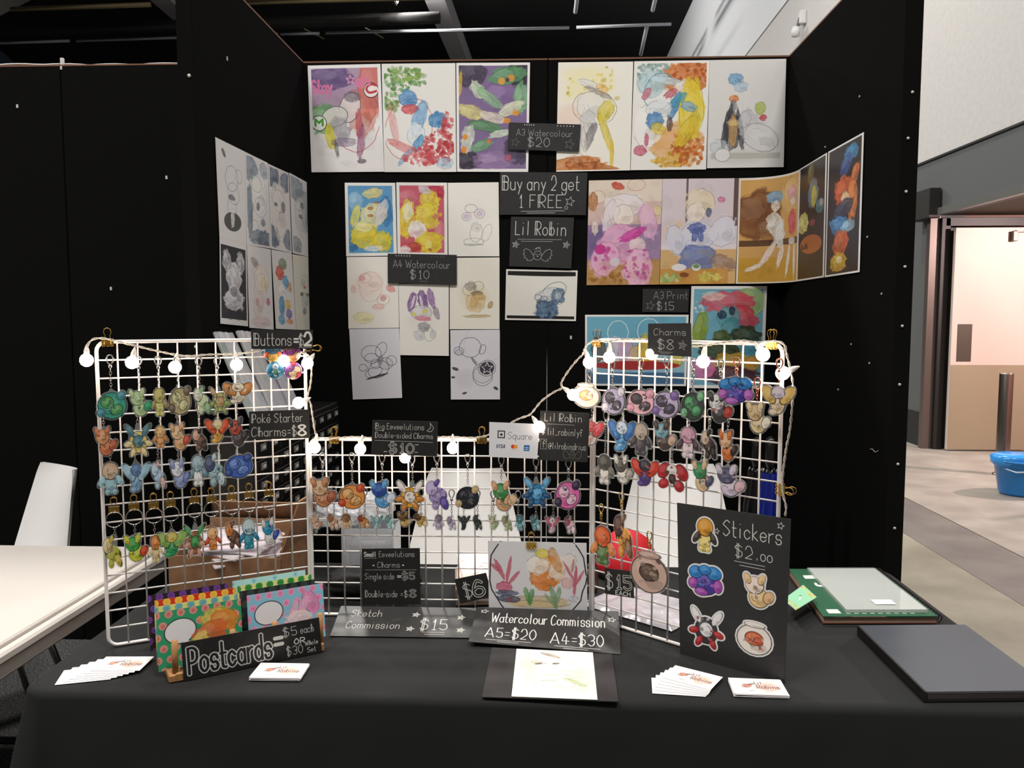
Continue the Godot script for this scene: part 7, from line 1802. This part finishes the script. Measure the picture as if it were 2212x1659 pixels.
func build_table_things() -> void:
	# wooden postcard holder
	var wood := grain(mat("pine", Color.WHITE, 0.6), 0.06, Color(0.60, 0.42, 0.24), Color(0.72, 0.54, 0.34), 5.0, 0.01, 81)
	var bs := Basis(stand_u, Vector3.UP, stand_n)
	var t := thing("postcard_holder", "pine rail holder with round pegs behind the Postcards sign", "holder", stand_o + stand_u * 0.0 + Vector3(0, 0.0005, 0), "", bs)
	part(t, "rail", box_mesh(Vector3(0.27, 0.016, 0.018), 0.002), wood, Vector3(0.122, 0.008, -0.011))
	part(t, "rail", box_mesh(Vector3(0.27, 0.016, 0.018), 0.002), wood, Vector3(0.122, 0.008, -0.125))
	for x in [-0.013, 0.245]:
		part(t, "cross_rail", box_mesh(Vector3(0.022, 0.014, 0.13), 0.002), wood, Vector3(x, 0.007, -0.068))
	for x in [-0.012, 0.088, 0.165, 0.252]:
		part(t, "peg", tube_mesh([Vector3(x, 0.014, -0.011), Vector3(x, 0.073, -0.011)], 0.0055, 12), wood)
	for x in [-0.012, 0.122, 0.252]:
		part(t, "peg", tube_mesh([Vector3(x, 0.014, -0.125), Vector3(x, 0.06, -0.125)], 0.0055, 12), wood)
	# business cards
	var ordinal := ["first", "second", "third", "fourth", "fifth", "sixth", "seventh"]
	var im := Image.create(360, 240, false, Image.FORMAT_RGBA8)
	im.fill(hexc("ebe6e6"))
	dab(im, 250, 130, 90, 70, 0, hexc("e8b8a4", 0.85), "s")
	dab(im, 110, 110, 34, 26, 0.3, hexc("c07860", 0.9), "w")
	dab(im, 140, 90, 30, 9, -0.4, hexc("705048", 0.9), "w")
	dab(im, 95, 135, 26, 8, 0.2, hexc("8c6054", 0.8), "w")
	write(im, "Lil", 168, 84, 50, 34, 5.0, hexc("5c4448"))
	write(im, "Robins", 175, 150, 150, 50, 5.5, hexc("6c5054"))
	dab(im, 130, 190, 22, 5, 0, hexc("7c8c88", 0.7), "w")
	var cm := mat("card_print", Color.WHITE, 0.45)
	cm.albedo_texture = ImageTexture.create_from_image(im)
	var card := func(label: String, group: String, x: float, y: float, z: float, turn: float):
		var o := MeshInstance3D.new()
		o.name = numbered("business_card")
		var st := tool(false)
		var w := 0.045
		var h := 0.031
		var th := 0.0004
		quad(st, Vector3(-w, th, h), Vector3(w, th, h), Vector3(w, th, -h), Vector3(-w, th, -h))
		quad(st, Vector3(w, 0, h), Vector3(-w, 0, h), Vector3(-w, 0, -h), Vector3(w, 0, -h), Vector2(0.01, 0.01), Vector2(0.02, 0.01), Vector2(0.02, 0.02), Vector2(0.01, 0.02))
		var e := Vector2(0.01, 0.01)
		for s in [[Vector3(-w, 0, h), Vector3(w, 0, h)], [Vector3(w, 0, h), Vector3(w, 0, -h)], [Vector3(w, 0, -h), Vector3(-w, 0, -h)], [Vector3(-w, 0, -h), Vector3(-w, 0, h)]]:
			quad(st, s[0], s[1], s[1] + Vector3(0, th, 0), s[0] + Vector3(0, th, 0), e, e, e, e)
		if not meshes.has("card"):
			meshes["card"] = done(st)
		o.mesh = meshes["card"]
		o.material_override = cm
		o.transform = Transform3D(Basis(Vector3.UP, turn), Vector3(x, y, z))
		add_child(o)
		o.set_meta("label", label)
		o.set_meta("category", "card")
		o.set_meta("group", group)
	for i in 6:
		card.call("white business card, %s from top of the fan beside the postcard holder" % ordinal[5 - i], "fanned cards beside the postcard holder", -0.782 - 0.009 * (5 - i), 0.7412 + 0.0009 * i, -1.447 + 0.008 * (5 - i), 0.05 + 0.05 * (5 - i))
	for i in 7:
		card.call("white business card, %s from top of the pile before the Postcards sign" % ordinal[6 - i], "piled cards before the Postcards sign", -0.4815 + 0.001 * (i % 3), 0.7412 + 0.0009 * i, -1.428 + 0.0008 * (i % 2), 0.01 * (i % 3))
	for i in 6:
		card.call("white business card, %s from top of the fan before the stickers board" % ordinal[5 - i], "fanned cards before the stickers board", 0.262 - 0.006 * (5 - i), 0.7412 + 0.0009 * i, -1.432 + 0.006 * (5 - i), -0.55 + 0.09 * (5 - i))
	for i in 7:
		card.call("white business card, %s from top of the pile before the stickers board" % ordinal[6 - i], "piled cards before the stickers board", 0.368 + 0.001 * (i % 3), 0.7412 + 0.0009 * i, -1.398 + 0.0008 * (i % 2), -0.05 + 0.01 * (i % 3))
	# sketch pads
	var q: Array = green_pad
	var c: Vector3 = (q[0] + q[2]) / 2.0
	c.y = tabletop + 0.001
	var gp := thing("sketch_pad", "green covered spiral sketch pad under the plastic sleeve", "pad", c)
	var gi := Image.create(400, 320, false, Image.FORMAT_RGBA8)
	gi.fill(hexc("22583c"))
	gi.fill_rect(Rect2i(40, 50, 60, 26), hexc("d8dcd8"))
	gi.fill_rect(Rect2i(30, 280, 44, 24), hexc("d8dcd8"))
	gi.fill_rect(Rect2i(100, 150, 120, 140), hexc("d4b4a0"))
	dab(gi, 150, 220, 40, 26, 0.3, hexc("8c6c58", 0.8), "w")
	write(gi, "un", 70, 128, 80, 30, 5.0, hexc("e0e4e0"), "bold")
	for i in 9:
		gi.fill_rect(Rect2i(90 + i * 28, 302, 16, 4), hexc("a8bca8"))
	var gm := mat("pad_cover", Color.WHITE, 0.4)
	gm.albedo_texture = ImageTexture.create_from_image(gi)
	slab(gp, "pages", inset(q.map(func(v): return v - Vector3(0, 0.0025, 0)), 0.004), c, 0.0125, mat("page_edge", Color(0.66, 0.56, 0.47), 0.9))
	slab(gp, "cover", q, c, 0.002, gm)
	slab(gp, "back_board", q.map(func(v): return v - Vector3(0, 0.0155, 0)), c, 0.0012, mat("pad_back", Color(0.3, 0.13, 0.1), 0.7))
	for i in 26:
		var p: Vector3 = (q[1] as Vector3).lerp(q[2], (i + 0.7) / 26.5) - c + Vector3(0.003, -0.008, 0)
		part(gp, "spiral_loop", tube_mesh(circle_pts(p, 0.0095, Vector3(1, 0, 0), Vector3.UP, 12), 0.0012, 5, true), mat("black_rubber", Color.WHITE))
	var kp: Array = clear_pad
	var kc: Vector3 = (kp[0] + kp[2]) / 2.0
	kc.y = tabletop + 0.0185
	var cp := thing("sleeved_paper", "clear plastic sleeve of white paper lying on green pad", "sleeve", kc)
	var pages: Array = inset(kp, 0.003)
	slab(cp, "paper_stack", pages.map(func(v): return v - Vector3(0, 0.0014, 0)), kc, 0.006, mat("paper_grey", Color(0.70, 0.72, 0.70), 0.7))
	slab(cp, "sleeve_film", kp, kc, 0.0074, clear("sleeve_gloss", Color(0.92, 0.94, 0.94), 0.15, 0.04))
	var lq := []
	for e in [[0.42, 0.80], [0.68, 0.80], [0.68, 0.90], [0.42, 0.90]]:
		lq.append((kp[0] as Vector3).lerp(kp[1], e[0]).lerp((kp[3] as Vector3).lerp(kp[2], e[0]), e[1]) + Vector3(0, 0.0008, 0))
	slab(cp, "price_label", lq, kc, 0.0005, mat("label_white", Color(0.86, 0.86, 0.86), 0.6))
	# grey hardback
	var bq: Array = grey_book
	var bc: Vector3 = (bq[0] + bq[2]) / 2.0
	bc.y = tabletop + 0.001
	var gb := thing("hardback_book", "large grey hardback sketchbook at table corner", "book", bc)
	var bm := mat("book_cover", Color(0.29, 0.305, 0.335), 0.3)
	slab(gb, "cover", bq, bc, 0.003, bm)
	var ins := inset(bq.map(func(v): return v - Vector3(0, 0.003, 0)), 0.006)
	slab(gb, "pages", ins, bc, 0.013, mat("book_pages", Color(0.45, 0.43, 0.42), 0.8))
	slab(gb, "back_cover", bq.map(func(v): return v - Vector3(0, 0.016, 0)), bc, 0.003, mat("book_black", Color(0.035, 0.035, 0.04), 0.5))
	var sp := tool(false)
	var s0: Vector3 = bq[0] - bc
	var s1: Vector3 = bq[3] - bc
	var ex := (s0 - ((bq[1] as Vector3) - bc)).normalized() * 0.004
	quad(sp, s0 + ex - Vector3(0, 0.019, 0), s1 + ex - Vector3(0, 0.019, 0), s1 + ex, s0 + ex)
	quad(sp, s0 + ex, s1 + ex, s1, s0)
	quad(sp, s1 + ex - Vector3(0, 0.019, 0), s1 - Vector3(0, 0.019, 0), s1, s1 + ex)
	quad(sp, s0 - Vector3(0, 0.019, 0), s0 + ex - Vector3(0, 0.019, 0), s0 + ex, s0)
	part(gb, "spine", done(sp), mat("book_black", Color.WHITE))
	# mint tag leaning on the pad
	var mq: Array = mint_card
	var mi := Image.create(200, 200, false, Image.FORMAT_RGBA8)
	mi.fill(hexc("8cc8a4"))
	for i in 50:
		var a := rng.randf() * 200
		var b := rng.randf() * 34
		dab(mi, a, b if i % 2 else 200 - b, 8, 6, rng.randf() * 3, hexc("d89838" if i % 3 else "e8c050", 0.9), "w")
	dab(mi, 100, 100, 26, 7, 0.7, hexc("e4ece8", 0.95), "h")
	dab(mi, 82, 84, 7, 12, 0.7, hexc("506858", 0.9), "h")
	var mm := mat("mint_tag", Color.WHITE, 0.5)
	mm.albedo_texture = ImageTexture.create_from_image(mi)
	var mc: Vector3 = (mq[0] + mq[2]) / 2.0
	var mt := thing("mint_tag", "mint green card with amber edges leaning on green pad", "card", mc)
	slab(mt, "face", mq.map(func(v): return v + Vector3(0, 0.004, 0)), mc, 0.001, mm)
